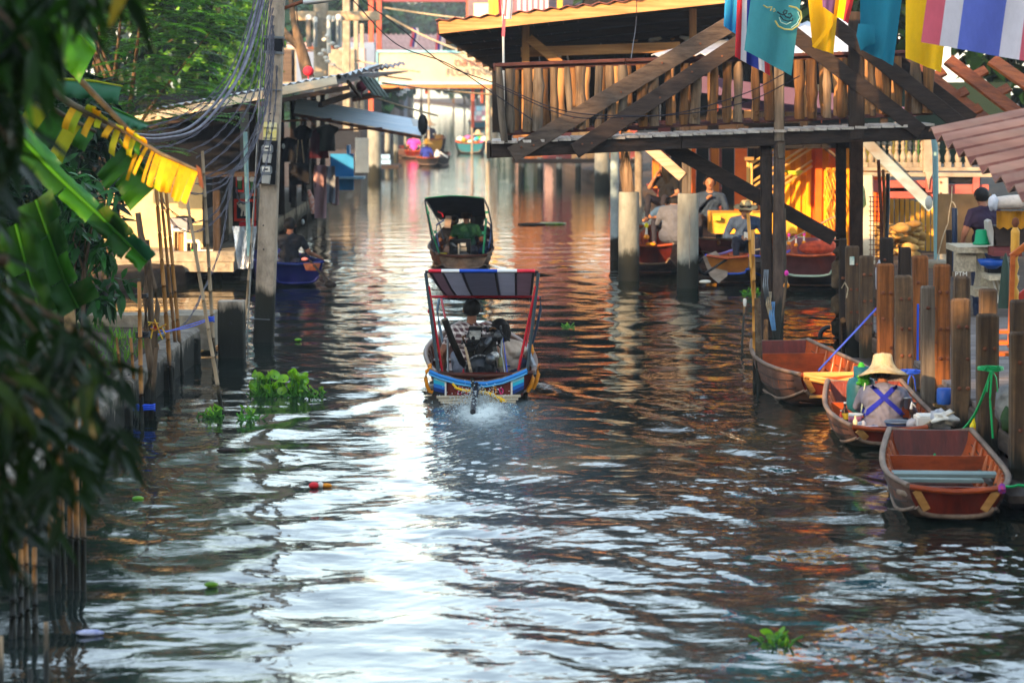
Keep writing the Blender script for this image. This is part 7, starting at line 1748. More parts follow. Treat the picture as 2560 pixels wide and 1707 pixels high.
# blue boat at the left shop
q = W(740, 716)
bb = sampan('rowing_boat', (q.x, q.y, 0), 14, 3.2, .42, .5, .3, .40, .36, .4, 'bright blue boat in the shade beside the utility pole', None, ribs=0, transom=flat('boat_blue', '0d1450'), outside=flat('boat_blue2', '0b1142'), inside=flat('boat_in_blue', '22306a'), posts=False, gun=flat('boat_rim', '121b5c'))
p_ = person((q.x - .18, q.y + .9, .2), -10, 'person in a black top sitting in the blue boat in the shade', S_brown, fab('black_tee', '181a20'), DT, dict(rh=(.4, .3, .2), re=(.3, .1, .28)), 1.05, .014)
solo('paddle', MB().tube([U(775, 652, 44.6), U(808, 690, 44.2), U(822, 708, 44)], [.018, .018, .05], 8).ell(U(826, 712, 44), (.10, .03, .05), 8), M_darkx, 'dark paddle dipping into the water beside the blue boat', 'paddle')
solo('pink_cloth', MB().ell(U(762, 648, 44.8), (.06, .05, .03), 8), fab('pinkc', 'd8807a'), 'pink cloth on the gunwale of the blue boat', 'cloth')
solo('orange_basket', MB().lathe(U(780, 668, 44.6), [(.10, -.05), (.14, .06), (.13, .06)], 12), mat('basket_rust', 'a05a38', '7a4028', scale=14), 'rust orange basket at the bow of the blue boat', 'basket')
# ================================================================ wires
GW = 'twisted cables sagging from the utility pole'
wn_ = 0
def cable(pts, r, label, mt=None, sag=.0, wob=.0, n=18, twist=True):
    """a twisted pair hanging through the given points"""
    ps = []
    for i in range(len(pts) - 1):
        for k in range(n):
            t_ = k / n; ps.append(lerp(pts[i], pts[i + 1], t_) - V((0, 0, sag * 4 * t_ * (1 - t_))))
    ps.append(V(pts[-1]))
    t = thing('cable', ps[0], label, 'cable', GW)
    m = MB()
    if twist:
        # resample so that the twist has an even pitch
        dens = []
        for a, b in zip(ps[:-1], ps[1:]):
            q = max(1, int((b - a).length / .05)); dens += [lerp(a, b, j / q) for j in range(q)]
        dens.append(ps[-1])
        for s in (0, math.pi):
            m2 = MB(); m2.tube([p + V((math.cos(i * .9 + s) * r * 1.5, 0, math.sin(i * .9 + s) * r * 1.5)) for i, p in enumerate(dens)], r, 4)
            part('strand', m2, mt or M_wire, t)
    else:
        part('strand', m.tube(ps, r, 6), mt or M_wire, t)
    return t
def curve(pts, n=24):
    """smooth run through px points (x, y, Y) (Catmull-Rom)"""
    P = [U(*p) for p in pts]; P = [P[0] * 2 - P[1]] + P + [P[-1] * 2 - P[-2]]; out = []
    for i in range(1, len(P) - 2):
        for k in range(n):
            t_ = k / n; a, b, c, d = P[i - 1:i + 3]
            out.append(.5 * ((2 * b) + (c - a) * t_ + (2 * a - 5 * b + 4 * c - d) * t_ ** 2 + (3 * b - a - 3 * c + d) * t_ ** 3))
    return out + [P[-2]]
Yp = p0.y - .2
bund = [((655, -30), (612, 120), (560, 230), (480, 315), (400, 338), (330, 336)), ((668, -30), (628, 120), (585, 215), (500, 318), (410, 346), (330, 345)), ((661, -30), (620, 130), (572, 232), (490, 326), (405, 352), (330, 352))]
for i, b in enumerate(bund):
    ps = curve([(x, y, Yp - j * 1.4) for j, (x, y) in enumerate(b)], 8)
    cable(ps, .017, ['thick smooth grey cable of the bundle curving left, topmost', 'thick smooth grey cable of the bundle curving left, lowest', 'thick smooth grey cable of the bundle curving left, between two'][i], M_wire, n=1, twist=False)
runs = [((640, -20), (600, 150), (530, 250), (450, 310), (370, 330)), ((672, -20), (640, 120), (590, 230), (510, 320), (440, 360), (380, 372)), ((676, -20), (645, 150), (610, 250), (540, 340), (470, 380)),
        ((679, 0), (655, 160), (620, 270), (560, 350), (490, 395)), ((682, 20), (660, 180), (628, 300), (570, 370), (505, 425)), ((683, 40), (664, 200), (640, 320), (588, 400), (508, 446)),
        ((684, 60), (668, 240), (645, 340), (606, 400), (585, 425)), ((686, 80), (672, 230), (650, 330), (610, 410), (586, 428)), ((687, 60), (660, 260), (630, 360), (600, 415), (584, 424)),
        ((585, 425), (540, 443), (500, 450)), ((585, 425), (545, 458), (490, 460)), ((585, 425), (560, 462), (500, 485), (440, 470), (405, 440)), ((585, 428), (570, 470), (540, 530), (480, 556), (420, 520), (395, 470)),
        ((584, 430), (572, 500), (545, 545), (490, 580), (440, 565), (400, 500)), ((584, 428), (572, 490), (556, 600), (530, 680), (500, 745), (470, 800), (430, 830), (372, 846)), ((508, 722), (480, 790), (430, 826), (385, 842)),
        ((372, 846), (340, 840), (310, 818), (260, 770), (180, 700)), ((690, 60), (680, 200), (668, 330), (645, 420), (622, 500), (598, 502), (590, 470)), ((692, 100), (690, 240), (672, 380), (655, 440), (640, 470)), ((645, -20), (600, 120), (560, 200), (500, 262), (430, 300), (350, 322))]
for i, b in enumerate(runs):
    ps = curve([(x, y, Yp + .02 * i - j * .55) for j, (x, y) in enumerate(b)], 7)
    cable(ps, .006, ['first', 'second', 'third', 'fourth', 'fifth', 'sixth', 'seventh', 'eighth', 'ninth', 'tenth', 'eleventh', 'twelfth', 'thirteenth', 'fourteenth', 'fifteenth', 'sixteenth', 'seventeenth', 'eighteenth', 'nineteenth', 'twentieth'][i] + ' thin twisted pair from the outside, sagging from the utility pole', M_wire if i % 3 else mat('cable_slate', '4a4c58', '30323a', rough=.5, scale=9, vary=.2), n=1)
for i, b in enumerate((((872, -10), (990, 110), (1120, 160), (1235, 235), (1330, 300)), ((890, -10), (1000, 70), (1110, 160), (1240, 210), (1400, 275), (1560, 290), (1700, 282), (1860, 235), (1960, 185)), ((1240, 215), (1420, 290), (1580, 292), (1740, 282), (1880, 250), (2000, 190)))):
    ps = curve([(x, y, 35.2) for x, y in b], 10)
    solo('wire', MB().tube(ps, .007, 5), M_wired, ['dark sagging wire from the street lamp to the end of the log railing', 'dark sagging wire crossing in front of the log railing, upper of two', 'dark sagging wire crossing in front of the log railing, lower of two'][i], 'wire')
solo('wire', MB().tube(curve([(1592, -20, 40), (1590, 60, 40), (1583, 110, 39), (1577, 155, 37)], 8), .006, 5), M_wired, 'thin brown wire hanging from the pavilion eave to the railing', 'wire')
for pts, r, l in ((((955, 208, 66), (1120, 228, 68), (1400, 250, 70)), .022, 'pale rope stretched from the shop across to the walkway, upper of two'), (((940, 246, 64), (1020, 270, 64), (1095, 290, 64)), .022, 'pale rope slanting down from the shop beam, lower of two'), (((690, 100, 90), (790, 130, 95), (960, 165, 95), (1050, 180, 90)), .03, 'pale hazy cable sagging below the far crossarm'), (((900, 170, 80), (960, 190, 80), (1030, 200, 80)), .025, 'pale cable from the far clutter over the tin roof end'), (((960, 20, 108), (1100, 40, 108), (1300, 62, 100)), .03, 'thin hazy cable above the cream sign, upper of two'), (((965, 40, 108), (1060, 90, 108), (1180, 140, 100)), .04, 'thin hazy cable above the cream sign, lower of two')):
    solo('rope_line', MB().tube(curve(pts, 8), r, 5), M_rope, l, 'rope')
solo('wire', MB().tube(curve([(738, -10, 60), (748, 90, 60), (758, 160, 60)], 6), .015, 5), M_wired, 'dark cable falling beside the bare trunk', 'wire')
# ================================================================ plants on the water
M_hya = mat('hyacinth_leaf', '9acc2c', '478a18', rough=.3, scale=7, bump=.15, trans=.4, vary=.45, spec=.4)
M_hyst = mat('hyacinth_stem', '4a8a2a', '2f5a1c', rough=.5, scale=6, vary=.2)
def round_leaf(c, r, nrm, cup=.25):
    n_ = V(nrm).normalized(); q = V((0, 0, 1)).rotation_difference(n_); m = MB(); c = V(c)
    rows = []
    for i in range(5):
        k = i / 4 + .01; rows.append([c + q @ V((r * k * math.cos(a) * 1.05, r * k * math.sin(a) * .9, cup * r * (k * k - 1) + .05 * r * math.sin(a * 3))) for a in [j * 2 * math.pi / 14 for j in range(14)]])
    m.rings(rows, False); return m
def hyacinth(px, py, w, n, label, hgt=.22, seed=1, small=False):
    q = W(px, py); s = q.y / 7000; t = thing('water_hyacinth', q, label, 'water plant'); r = random.Random(seed)
    for i in range(n):
        x = q.x + r.uniform(-.5, .5) * w * s; y = q.y + r.uniform(-.16, .16); h = r.uniform(.25, 1) * hgt
        rd = r.uniform(.033, .065) * (.6 if small else 1)
        top = V((x + r.uniform(-.05, .05), y + r.uniform(-.04, .04), h))
        part('leaf', round_leaf(top, rd, (r.uniform(-1.3, 1.3), r.uniform(-1.2, .6), r.uniform(.1, 1))), M_hya, t)
        part('stem', MB().tube([(x, y, -.02), lerp((x, y, 0), top, .5) + V((r.uniform(-.02, .02), 0, 0)), top - V((0, 0, .2 * rd))], [.014, .011, .007], 6), M_hyst, t)
    m = MB()
    for i in range(n * 2):
        x = q.x + r.uniform(-.62, .62) * w * s; y = q.y + r.uniform(-.2, .1); m.tube([(x, y, -.01), (x + r.uniform(-.1, .1), y, r.uniform(.01, .06))], .008, 4)
    part('roots', m, M_hyst, t, kind='stuff')
    return t
hyacinth(698, 988, 118, 56, 'big clump of bright green water hyacinth floating in the canal', .24, 1)
hyacinth(778, 990, 44, 8, 'trailing end of hyacinth right of the big clump', .12, 2, True)
hyacinth(525, 1040, 50, 9, 'small hyacinth tuft at the foot of the pale leaning bamboo', .10, 3, True)
hyacinth(628, 1045, 40, 9, 'small hyacinth tuft floating below the big clump', .12, 4, True)
hyacinth(1940, 1608, 50, 10, 'bright green hyacinth sprig floating near the lower edge', .06, 5, True)
hyacinth(1420, 818, 22, 4, 'tiny green plant floating right of the nearer longtail', .04, 6, True)
hyacinth(1880, 735, 34, 8, 'small green plant on the water by the round piles', .1, 7, True)
hyacinth(1474, 438, 26, 10, 'round green plant floating far off by the stout pile', .3, 8)
for px, py, l in ((345, 1250, 'single bright leaf floating near the hanging leaves'), (745, 852, 'single bright leaf floating above the hyacinth clump'), (528, 1466, 'single yellow-green leaf on the lower left water'), (1380, 560, 'strip of floating weed behind the farther longtail'), (1330, 562, 'strip of brown floating weed left of the green one')):
    q = W(px, py); m = MB().ell(q + V((0, 0, .015)), (.05 if px < 1300 else .35, .04 if px < 1300 else .5, .02), 8); solo('floating_leaf' if px < 1300 else 'floating_weed', m, M_hya if px != 1330 else M_bark, l, 'leaf' if px < 1300 else 'weed')
q = W(797, 1222); t = thing('floating_garland', q, 'red, white and orange flower garland floating in the canal', 'garland')
part('red_roses', MB().ell(q + V((-.04, 0, .03)), (.045, .05, .03), 9), flat('flower_red', 'd8242c'), t)
part('white_flowers', MB().ell(q + V((.01, .02, .03)), (.03, .04, .03), 8), M_white, t)
part('marigolds', MB().ell(q + V((.06, .03, .025)), (.05, .03, .02), 8), flat('marigold', 'e8901c'), t)
for px, py, l in ((565, 1128, 'dark bit of driftwood ringed by ripples'), (225, 1585, 'white and blue scrap of litter by the nearest stakes')):
    q = W(px, py); solo('floating_scrap', MB().ell(q + V((0, 0, .01)), (.09, .05, .02), 8), {565: M_darkx, 225: mat('litter_blue', 'd8d8e4', '3a4a9a', scale=14), 210: flat('litter_pink', 'c8a09a')}[px], l, 'litter')
# spray behind the propeller
sp = MB(); r = random.Random(12)
for i in range(1100):
    b = -abs(r.gauss(.35, .55)); a = r.gauss(-.04, .07 + .09 * abs(b)); h = abs(r.gauss(0, .10)) * max(.12, 1 - abs(b + .45) * .9); s = r.uniform(.003, .008)
    c_ = V((B1.x + .02 + a * (1 + .4 * abs(b)) - .12 * (r.random() < .3), B1.y - .25 + b * .7, .02 + h)); sp.add([c_ + V((s, 0, 0)), c_ + V((-s, 0, 0)), c_ + V((0, s, 0)), c_ + V((0, -s, 0)), c_ + V((0, 0, s)), c_ - V((0, 0, s))], [(0, 2, 4), (2, 1, 4), (1, 3, 4), (3, 0, 4), (2, 0, 5), (1, 2, 5), (3, 1, 5), (0, 3, 5)], 0, True)
struct('spray', sp, mat('spray_white', 'e4ecec', rough=.3, bump=0, trans=.4), 'stuff')
# ================================================================ trees and plants
def leafmat(n, a, b, tr=.35, rough=.45):
    return mat('leaves_' + n, a, b, rough=rough, scale=1.2, bump=0, trans=tr, island=True, vary=.5, fine=.05, spec=.15)
def leaf_mesh(name, P, D, N, ln, wd, fold=.25, droop=.15):
    """many leaves: base points P, directions D, up-normals N, lengths ln, half widths wd (numpy rows)"""
    D = D / np.linalg.norm(D, axis=1, keepdims=True)
    S = np.cross(D, N); S /= np.maximum(np.linalg.norm(S, axis=1, keepdims=True), 1e-6); N = np.cross(S, D)
    ln = ln[:, None]; wd = wd[:, None]; dn = np.array([0, 0, -1.0])
    b = P; m1 = P + D * ln * .38 + N * 0; t = P + D * ln + dn * ln * droop
    mid = m1 + dn * ln * droop * .15
    l = mid + S * wd + N * wd * fold; r = mid - S * wd + N * wd * fold
    m2 = P + D * ln * .72 + dn * ln * droop * .5
    l2 = m2 + S * wd * .7 + N * wd * fold * .6; r2 = m2 - S * wd * .7 + N * wd * fold * .6
    n = len(P); V_ = np.stack([b, l, l2, t, r2, r, mid, m2], 1).reshape(-1, 3)
    base = (np.arange(n) * 8)[:, None]
    F = np.array([[0, 6, 1], [1, 6, 7], [1, 7, 2], [2, 7, 3], [3, 7, 4], [4, 7, 6], [4, 6, 5], [5, 6, 0]])
    T = (base[:, :, None] + F[None]).reshape(-1, 3)
    me = bpy.data.meshes.new(name)
    me.vertices.add(len(V_)); me.vertices.foreach_set('co', V_.ravel().astype(np.float32))
    me.loops.add(T.size); me.loops.foreach_set('vertex_index', T.ravel().astype(np.int32))
    me.polygons.add(len(T)); me.polygons.foreach_set('loop_start', np.arange(0, T.size, 3, dtype=np.int32))
    me.update(calc_edges=True)
    return me
def clumps(r, clist, n, per=9, shell=.55):
    """whorl centres spread through ellipsoids (centre, radii), denser to the outside"""
    vol = np.array([c[1][0] * c[1][1] * c[1][2] for c in clist]) ** .7; vol /= vol.sum()
    pick = r.choice(len(clist), n, p=vol); C = np.array([c[0] for c in clist])[pick]; Rr = np.array([c[1] for c in clist])[pick]
    d = r.normal(size=(n, 3)); d /= np.linalg.norm(d, axis=1, keepdims=True)
    k = (shell + (1 - shell) * r.rand(n, 1)) ** .7
    return C + d * Rr * k, d
def crown(name, clist, n, per, ln, wd, mats, parent, seed, droop=.5, spread=1.0, fold=.25, kind='stuff'):
    r = np.random.RandomState(seed); C, d = clumps(r, clist, n)
    P = np.repeat(C, per, 0) + r.normal(size=(n * per, 3)) * ln * .12
    D = np.repeat(d, per, 0) * .5 + r.normal(size=(n * per, 3)) * spread; D[:, 2] -= droop
    N = r.normal(size=D.shape) * .4 + np.array([0, 0, 1.0])
    me = leaf_mesh(name, P, D, N, ln * r.uniform(.7, 1.25, n * per), wd * r.uniform(.8, 1.2, n * per), fold)
    me.materials.append(mats)
    o = bpy.data.objects.new(name, me); col.objects.link(o)
    if parent is not None: o.parent = parent; o.location = -origin(parent)
    o['kind'] = kind
    return o, C
def tree(name, base, label, clist, n, per, ln, wd, mats, seed, trunk=.12, group=None, limbs=6, cat='tree', bark=M_bark, **kw):
    base = V(base); t = thing(name, base, label, cat, group)
    o, C = crown('crown', clist, n, per, ln, wd, mats, t, seed, **kw)
    top = V(clist[0][0])
    part('trunk', MB().tube([base - V((0, 0, .3)), lerp(base, top, .35) + V((.08, .05, 0)), lerp(base, top, .7), top], [trunk, trunk * .85, trunk * .65, trunk * .3], 9), bark, t)
    r = random.Random(seed)
    for i in range(limbs):
        e = V(C[r.randrange(len(C))]); s = lerp(base, top, r.uniform(.35, .85))
        part('limb', MB().tube([s, lerp(s, e, .5) + V((r.uniform(-.1, .1), r.uniform(-.1, .1), .1)), e], [trunk * .45, trunk * .3, trunk * .08], 6), bark, t)
    return t
L_mango = leafmat('mango', '16381a', '091c0e', .25, .4)
L_fern = leafmat('fern', '4c8c24', '285c18', .45)
L_vine = leafmat('vine', '86b43a', '3f7a24', .45)
L_dark = leafmat('dark', '1a3814', '0c1e0c', .3)
L_blue = leafmat('blueish', '1f4430', '143022', .3)
# dark mango tree on the left bank
tree('mango_tree', (-6.2, 30.5, .3), 'dark green mango tree with long narrow leaves on the grassy left bank', [((-5.7, 30.5, 2.4), (1.5, 1.5, 1.5)), ((-5.2, 29, 1.7), (.9, 1, .9)), ((-4.95, 30, 2.9), (.7, .8, .8)), ((-6.3, 31, 4.2), (1.6, 1.6, 1.2)), ((-5.3, 31, 1.2), (.7, 1, .6))], 1050, 8, .24, .032, L_mango, 11, .13, droop=.55)
tree('mango_sapling', (-4.55, 28.3, .3), 'young mango with glossy leaves around the crooked branch', [((-4.25, 28.4, 1.95), (.32, .35, .4)), ((-4.2, 28.6, 1.3), (.25, .3, .3)), ((-4.45, 28.5, 2.3), (.3, .3, .25))], 62, 8, .21, .035, leafmat('mango_light', '2a5f24', '16401a', .3, .35), 12, .03, limbs=4, droop=.5)
tree('shrub', (-5.6, 27.4, .3), 'low dark shrub above the leaf litter of the left bank', [((-5.5, 27.6, .8), (.7, .8, .5)), ((-6.2, 26, .8), (.8, .9, .5)), ((-4.95, 28.6, .75), (.4, .5, .35))], 420, 7, .15, .03, L_dark, 13, .03, limbs=3, cat='shrub')
# feathery tree: sprays of small leaflets along drooping stems
def fern_tree(base, clist, n, seed, label):
    base = V(base); t = thing('feathery_tree', base, label, 'tree'); r = np.random.RandomState(seed); C, d = clumps(r, clist, n, shell=.3)
    Pl, Dl, Nl, Ll = [], [], [], []
    for c, dd in zip(C, d):
        a = math.atan2(dd[1], dd[0]) + r.normal() * .5; L_ = r.uniform(.45, .75); e = np.array([math.cos(a), math.sin(a), 0.15 + r.normal() * .12])
        s = np.array([-math.sin(a), math.cos(a), 0])
        for i in range(13):
            k = i / 12; p = c + e * L_ * k + np.array([0, 0, -.28 * L_ * k * k])
            for sg in (-1, 1):
                Pl.append(p); Dl.append(s * sg + e * .7 + np.array([0, 0, -.15])); Nl.append([0, 0, 1]); Ll.append(.15 * (1.05 - .75 * abs(k - .35)))
    me = leaf_mesh('crown', np.array(Pl), np.array(Dl), np.array(Nl, float), np.array(Ll), np.array(Ll) * .17, .1)
    me.materials.append(L_fern); o = bpy.data.objects.new('crown', me); col.objects.link(o); o.parent = t; o.location = -base; o['kind'] = 'stuff'
    top = V(clist[0][0])
    for k in range(3): part('trunk', MB().tube([base + V((.2 * k - .2, 0, -.3)), lerp(base, top, .5) + V((.25 * k - .2, 0, 0)), top + V((.3 * k - .3, 0, .2))], [.07, .055, .02], 8), M_bark, t)
    for i in range(8):
        e = V(C[i * 7]); s = lerp(base, top, .4 + .06 * i); part('limb', MB().tube([s, lerp(s, e, .5) + V((0, 0, .12)), e], [.035, .025, .008], 5), M_bark, t)
fern_tree((-6.4, 42.2, .3), [((-5.9, 42.4, 4.0), (1.6, 1.6, 1.2)), ((-5.2, 41.8, 3.2), (.95, 1.1, .7)), ((-6.2, 42, 2.5), (1.1, 1, .7)), ((-6.2, 42.5, 5.4), (1.9, 1.8, 1.2)), ((-5.0, 42.4, 4.5), (.8, 1, .7))], 900, 21, 'bright green tree with feathery layered sprays beyond the mango tree')
tree('vine_tree', (-7.5, 76, .3), 'sunny yellow-green vine covered tree behind the shop roof and pole', [((-8.4, 77, 5), (2.1, 2, 3.0)), ((-7.3, 75, 3.8), (1.1, 1.2, 1.7)), ((-8.6, 78, 6), (2.2, 2, 3)), ((-7.9, 76, 6.4), (1.5, 1.5, 1.6))], 1100, 8, .26, .085, L_vine, 31, .2, droop=.6)
tree('vine_tree', (-10.5, 64, .3), 'taller dark green tree behind the feathery one', [((-9.8, 65, 5), (2.6, 2, 3.2)), ((-8, 63, 4.5), (1.6, 1.6, 2.2)), ((-12, 66, 6), (2.5, 2, 3)), ((-9, 64, 8), (2.6, 2, 2))], 1000, 8, .3, .09, L_dark, 32, .2, droop=.5)
tree('bank_tree', (-9.5, 50, .3), 'big dark tree left of the cream walled shop', [((-9, 50, 4.2), (2.2, 2, 2.6)), ((-8, 49, 2.2), (1.2, 1.2, 1.4)), ((-10.5, 51, 7), (2.5, 2.5, 2)), ((-8, 47.8, 1.0), (1, .8, .8))], 1000, 8, .26, .06, L_dark, 33, .2, droop=.5)
tree('bank_tree', (-9.0, 36, .3), 'dark tree filling the left edge behind the banana leaves', [((-8.3, 36, 3.4), (1.9, 1.8, 2.6)), ((-7.4, 34.5, 2), (1, 1, 1.4))], 800, 8, .22, .05, L_dark, 34, .15, droop=.5)
# right bank trees behind the houses: they darken the right half of the canal's mirror
GR = 'tall trees behind the right bank houses'
for i, (x, y, h, w, l) in enumerate(((6.2, 84, 17, 3.2, 'very tall dark tree beyond the pavilion roof, nearest the canal'), (5.4, 70, 15, 3.3, 'tall dark tree behind the pavilion roof'), (8.8, 63, 15, 3.4, 'tall dark tree behind the orange house'), (12.5, 58, 14, 3.4, 'broad dark tree behind the white balcony'), (16, 66, 14, 3.6, 'highest dark tree at the far right behind the balcony'))):
    tree('bank_tree', (x, y, .3), l, [((x, y, h * .62), (w, w, h * .34)), ((x - w * .5, y - 1, h * .42), (w * .7, w * .7, h * .22)), ((x + w * .5, y, h * .5), (w * .8, w * .7, h * .25))], 900, 8, .42, .12, L_dark, 41 + i, .22, GR, droop=.4)
# far hazy trees closing the view
GH = 'hazy trees closing the end of the canal'
rh = random.Random(77)
hz = [(-9.2, 150, 8.5), (-10.5, 168, 10), (2.2, 172, 9), (3.6, 150, 10), (6.5, 165, 11), (-14, 170, 11), (-11.5, 225, 10), (-14.6, 262, 12), (1.5, 240, 12), (-13, 255, 12), (6, 250, 13), (12, 235, 13), (-20, 240, 13), (-27, 225, 14), (-2, 296, 12), (-5.6, 330, 13), (-9.7, 300, 16), (-4.5, 312, 16), (-12.4, 320, 16), (.5, 305, 15), (5, 300, 16), (-17, 310, 16), (-11, 290, 14), (-7.2, 345, 18), (-1, 340, 18)]
kinds = ['blue-green hazy tree standing behind the cream sign', 'pale hazy tree rising at the end of the canal']
for i, (x, y, h) in enumerate(hz):
    w = h * .36
    tree('hazy_tree', (x, y, .2), ('leafy blue-green tree behind the cream sign, ' if y < 200 else 'pale hazy tree far off where the canal ends, ') + ['first', 'second', 'third', 'fourth', 'fifth', 'sixth', 'seventh', 'eighth', 'ninth', 'tenth', 'eleventh', 'twelfth', 'thirteenth', 'fourteenth', 'fifteenth', 'sixteenth', 'seventeenth', 'eighteenth', 'nineteenth', 'twentieth', 'twenty-first', 'twenty-second', 'twenty-third', 'twenty-fourth', 'last'][sum(q[0] < x for q in hz)] + ' from the left', [((x, y, h * .6), (w, w, h * .36)), ((x - w * .5, y - .5, h * .4), (w * .7, w * .7, h * .28)), ((x + w * .55, y - .5, h * .45), (w * .7, w * .7, h * .26))], 300, 7, .85, .28, L_blue, 60 + i, .22, GH, limbs=2, droop=.4)
# trees behind the camera on the left bank: out of frame, they shade the near water from the low sun
GS = 'big trees on the left bank whose shade lies over the canal'
for i, (x, y, z, rx, rz_, l) in enumerate(((-7.2, 4, 6.5, 2.6, 5.0, 'nearest shade tree beside the bank steps'), (-15.5, 6, 8.6, 2.5, 7.6, 'tall shade tree set back from the bank'), (-10.8, 4.6, 4.2, 2.6, 3.3, 'low bushy shade tree between two taller ones'), (-11.2, 4, 13.3, 2.8, 2.5, 'slim high shade tree with a bare lower trunk'), (-18.6, 5, 8.7, 2.6, 7.6, 'broad shade tree with a dense round crown'), (-22.2, 6, 9.0, 2.6, 8.0, 'farthest shade tree at the back of the garden'), (-26.2, 7, 9.0, 2.4, 8.0, 'slender shade tree at the garden corner'))):
    tree('shade_tree', (x, y, .3), l, [((x, y, z), (rx, 2.2, rz_)), ((x - .6, y + .8, z - .6), (rx * .9, 1.6, rz_ * .9))], 480, 8, .78, .27, L_dark, 90 + i, .25, GS, droop=.3)
GS2 = 'unseen trees added round the camera to block sky light'  # unseen trees added to cut the bright sky light behind the camera
for i, (x, y, z, rx, rz_, l) in enumerate(((10.5, 4, 7.5, 3.4, 6.4, 'unseen broad tree added on the right bank to block the sky'), (13.5, 13, 7.5, 3.6, 6.4, 'unseen tall tree added beyond the broad one to block the sky'), (8.5, -9, 8, 3.6, 7, 'unseen tall tree added behind the camera on the right bank'), (-8, -10, 8, 3.6, 7, 'unseen tall tree added behind the camera on the left bank'), (-5.5, -24, 8.5, 4.5, 8, 'unseen far back tree added on the left bank'), (6.5, -26, 8.5, 4.8, 8, 'unseen far back tree added on the right bank'), (.5, -34, 9, 4.5, 8.5, 'unseen tree added far behind the camera to block the sky'))):
    tree('shade_tree', (x, y, .3), l, [((x, y, z), (rx, rx * .8, rz_)), ((x - .6, y + .8, z - .6), (rx * .9, rx * .7, rz_ * .85))], 420, 8, .95, .30, L_dark, 190 + i, .25, GS2, droop=.3)
# ---------------------------------------------------------------- near branch hanging into view on the left
nt = thing('overhanging_tree', (-4.7, 9.6, .3), 'near dark tree whose drooping branches of long narrow leaves hang over the left edge', 'tree')
r = random.Random(19)
L_near = mat('near_leaf', '27490f', '0d2409', rough=.42, scale=2, bump=0, trans=.35, vary=.6, spec=.14)
L_neary = mat('near_leaf_yellow', 'c8a01c', '8a8a1c', rough=.45, scale=3, bump=0, trans=.35, vary=.2)
L_nearg = mat('near_leaf_bright', '5f9a1c', '3a6a18', rough=.4, scale=3, bump=0, trans=.4, vary=.2)
def near_leaf(seed, mt, curl):
    m = MB(); rows = []
    for i in range(8):
        k = i / 7; w = .021 * math.sin(math.pi * min(1, (k * .93 + .05)) ** .8) + .0012
        y = k * .19; z = -curl * k * k * .19; rows.append([V((-w, y, z + w * .35)), V((-w * .5, y, z + w * .1)), V((0, y, z - .001)), V((w * .5, y, z + w * .1)), V((w, y, z + w * .35))])
    m.grid(rows, 0, True); m.tube([(0, -.03, .008), (0, 0, 0)], .0018, 4)
    me = mesh_of('leaf', m, mt); return me
LM = [near_leaf(0, L_near, .25), near_leaf(1, L_near, .5), near_leaf(2, L_near, .1)]; LY = near_leaf(3, L_neary, .3); LG = near_leaf(4, L_nearg, .3)
spots = []
def zone(poly, n, Y0, Y1):
    xs_, ys__ = [p[0] for p in poly], [p[1] for p in poly]; c = 0
    while c < n:
        x, y = r.uniform(min(xs_), max(xs_)), r.uniform(min(ys__), max(ys__)); ins = False
        for i in range(len(poly)):
            (x1, y1), (x2, y2) = poly[i], poly[i - 1]
            if (y1 > y) != (y2 > y) and x < (x2 - x1) * (y - y1) / (y2 - y1) + x1: ins = not ins
        if ins: spots.append((x, y, r.uniform(Y0, Y1))); c += 1
zone([(-60, -80), (400, -80), (380, -20), (200, 10), (120, 60), (110, 200), (-60, 230)], 34, 9.0, 11)
zone([(-60, 200), (90, 200), (40, 330), (10, 560), (-60, 560)], 14, 9.0, 11)
zone([(-60, 560), (30, 600), (40, 720), (80, 800), (190, 820), (280, 930), (365, 1040), (330, 1110), (200, 1180), (160, 1260), (60, 1330), (-60, 1400)], 62, 9.2, 11.4)
allp, alld, alln = [], [], []; nl = 0
for si, (px, py, Y) in enumerate(spots):
    c = U(px, py, Y)
    for k in range(r.randint(7, 10)):
        a = r.uniform(0, 6.28); d = V((math.cos(a) * .75 + .15, math.sin(a) * .55, r.uniform(-1.1, -.1))).normalized()
        p_ = c + V((r.gauss(0, .03), r.gauss(0, .04), r.gauss(0, .04))); s = r.uniform(.75, 1.2)
        yellow = r.random() < (.10 if (px < 60 and py > 900) or (py < 20 and px > 280) else .012); br = r.random() < .03
        if nl < 296:
            me = LY if yellow else LG if br else LM[r.randrange(3)]
            o = bpy.data.objects.new('leaf', me); col.objects.link(o); o.parent = nt
            q = d.to_track_quat('Y', 'Z'); o.rotation_mode = 'QUATERNION'; o.rotation_quaternion = q @ Matrix.Rotation(r.uniform(-.8, .8), 3, 'Y').to_quaternion()
            o.location = p_ - nt.location; o.scale = (s, s, s); nl += 1
        else: allp.append(p_); alld.append(d); alln.append(V((r.gauss(0, .4), r.gauss(0, .4), 1)))
n = len(allp); me = leaf_mesh('foliage', np.array([tuple(x) for x in allp]), np.array([tuple(x) for x in alld]), np.array([tuple(x) for x in alln]), np.full(n, .19) * np.random.RandomState(1).uniform(.75, 1.2, n), np.full(n, .022), .3)
me.materials.append(L_near); o = bpy.data.objects.new('foliage', me); col.objects.link(o); o.parent = nt; o.location = -nt.location; o['kind'] = 'stuff'
part('trunk', MB().tube([(-4.7, 9.6, -.1), (-4.5, 9.7, 1.6), (-4.2, 9.9, 3.2), (-4.0, 10, 5)], [.2, .17, .14, .1], 10), M_bark, nt)
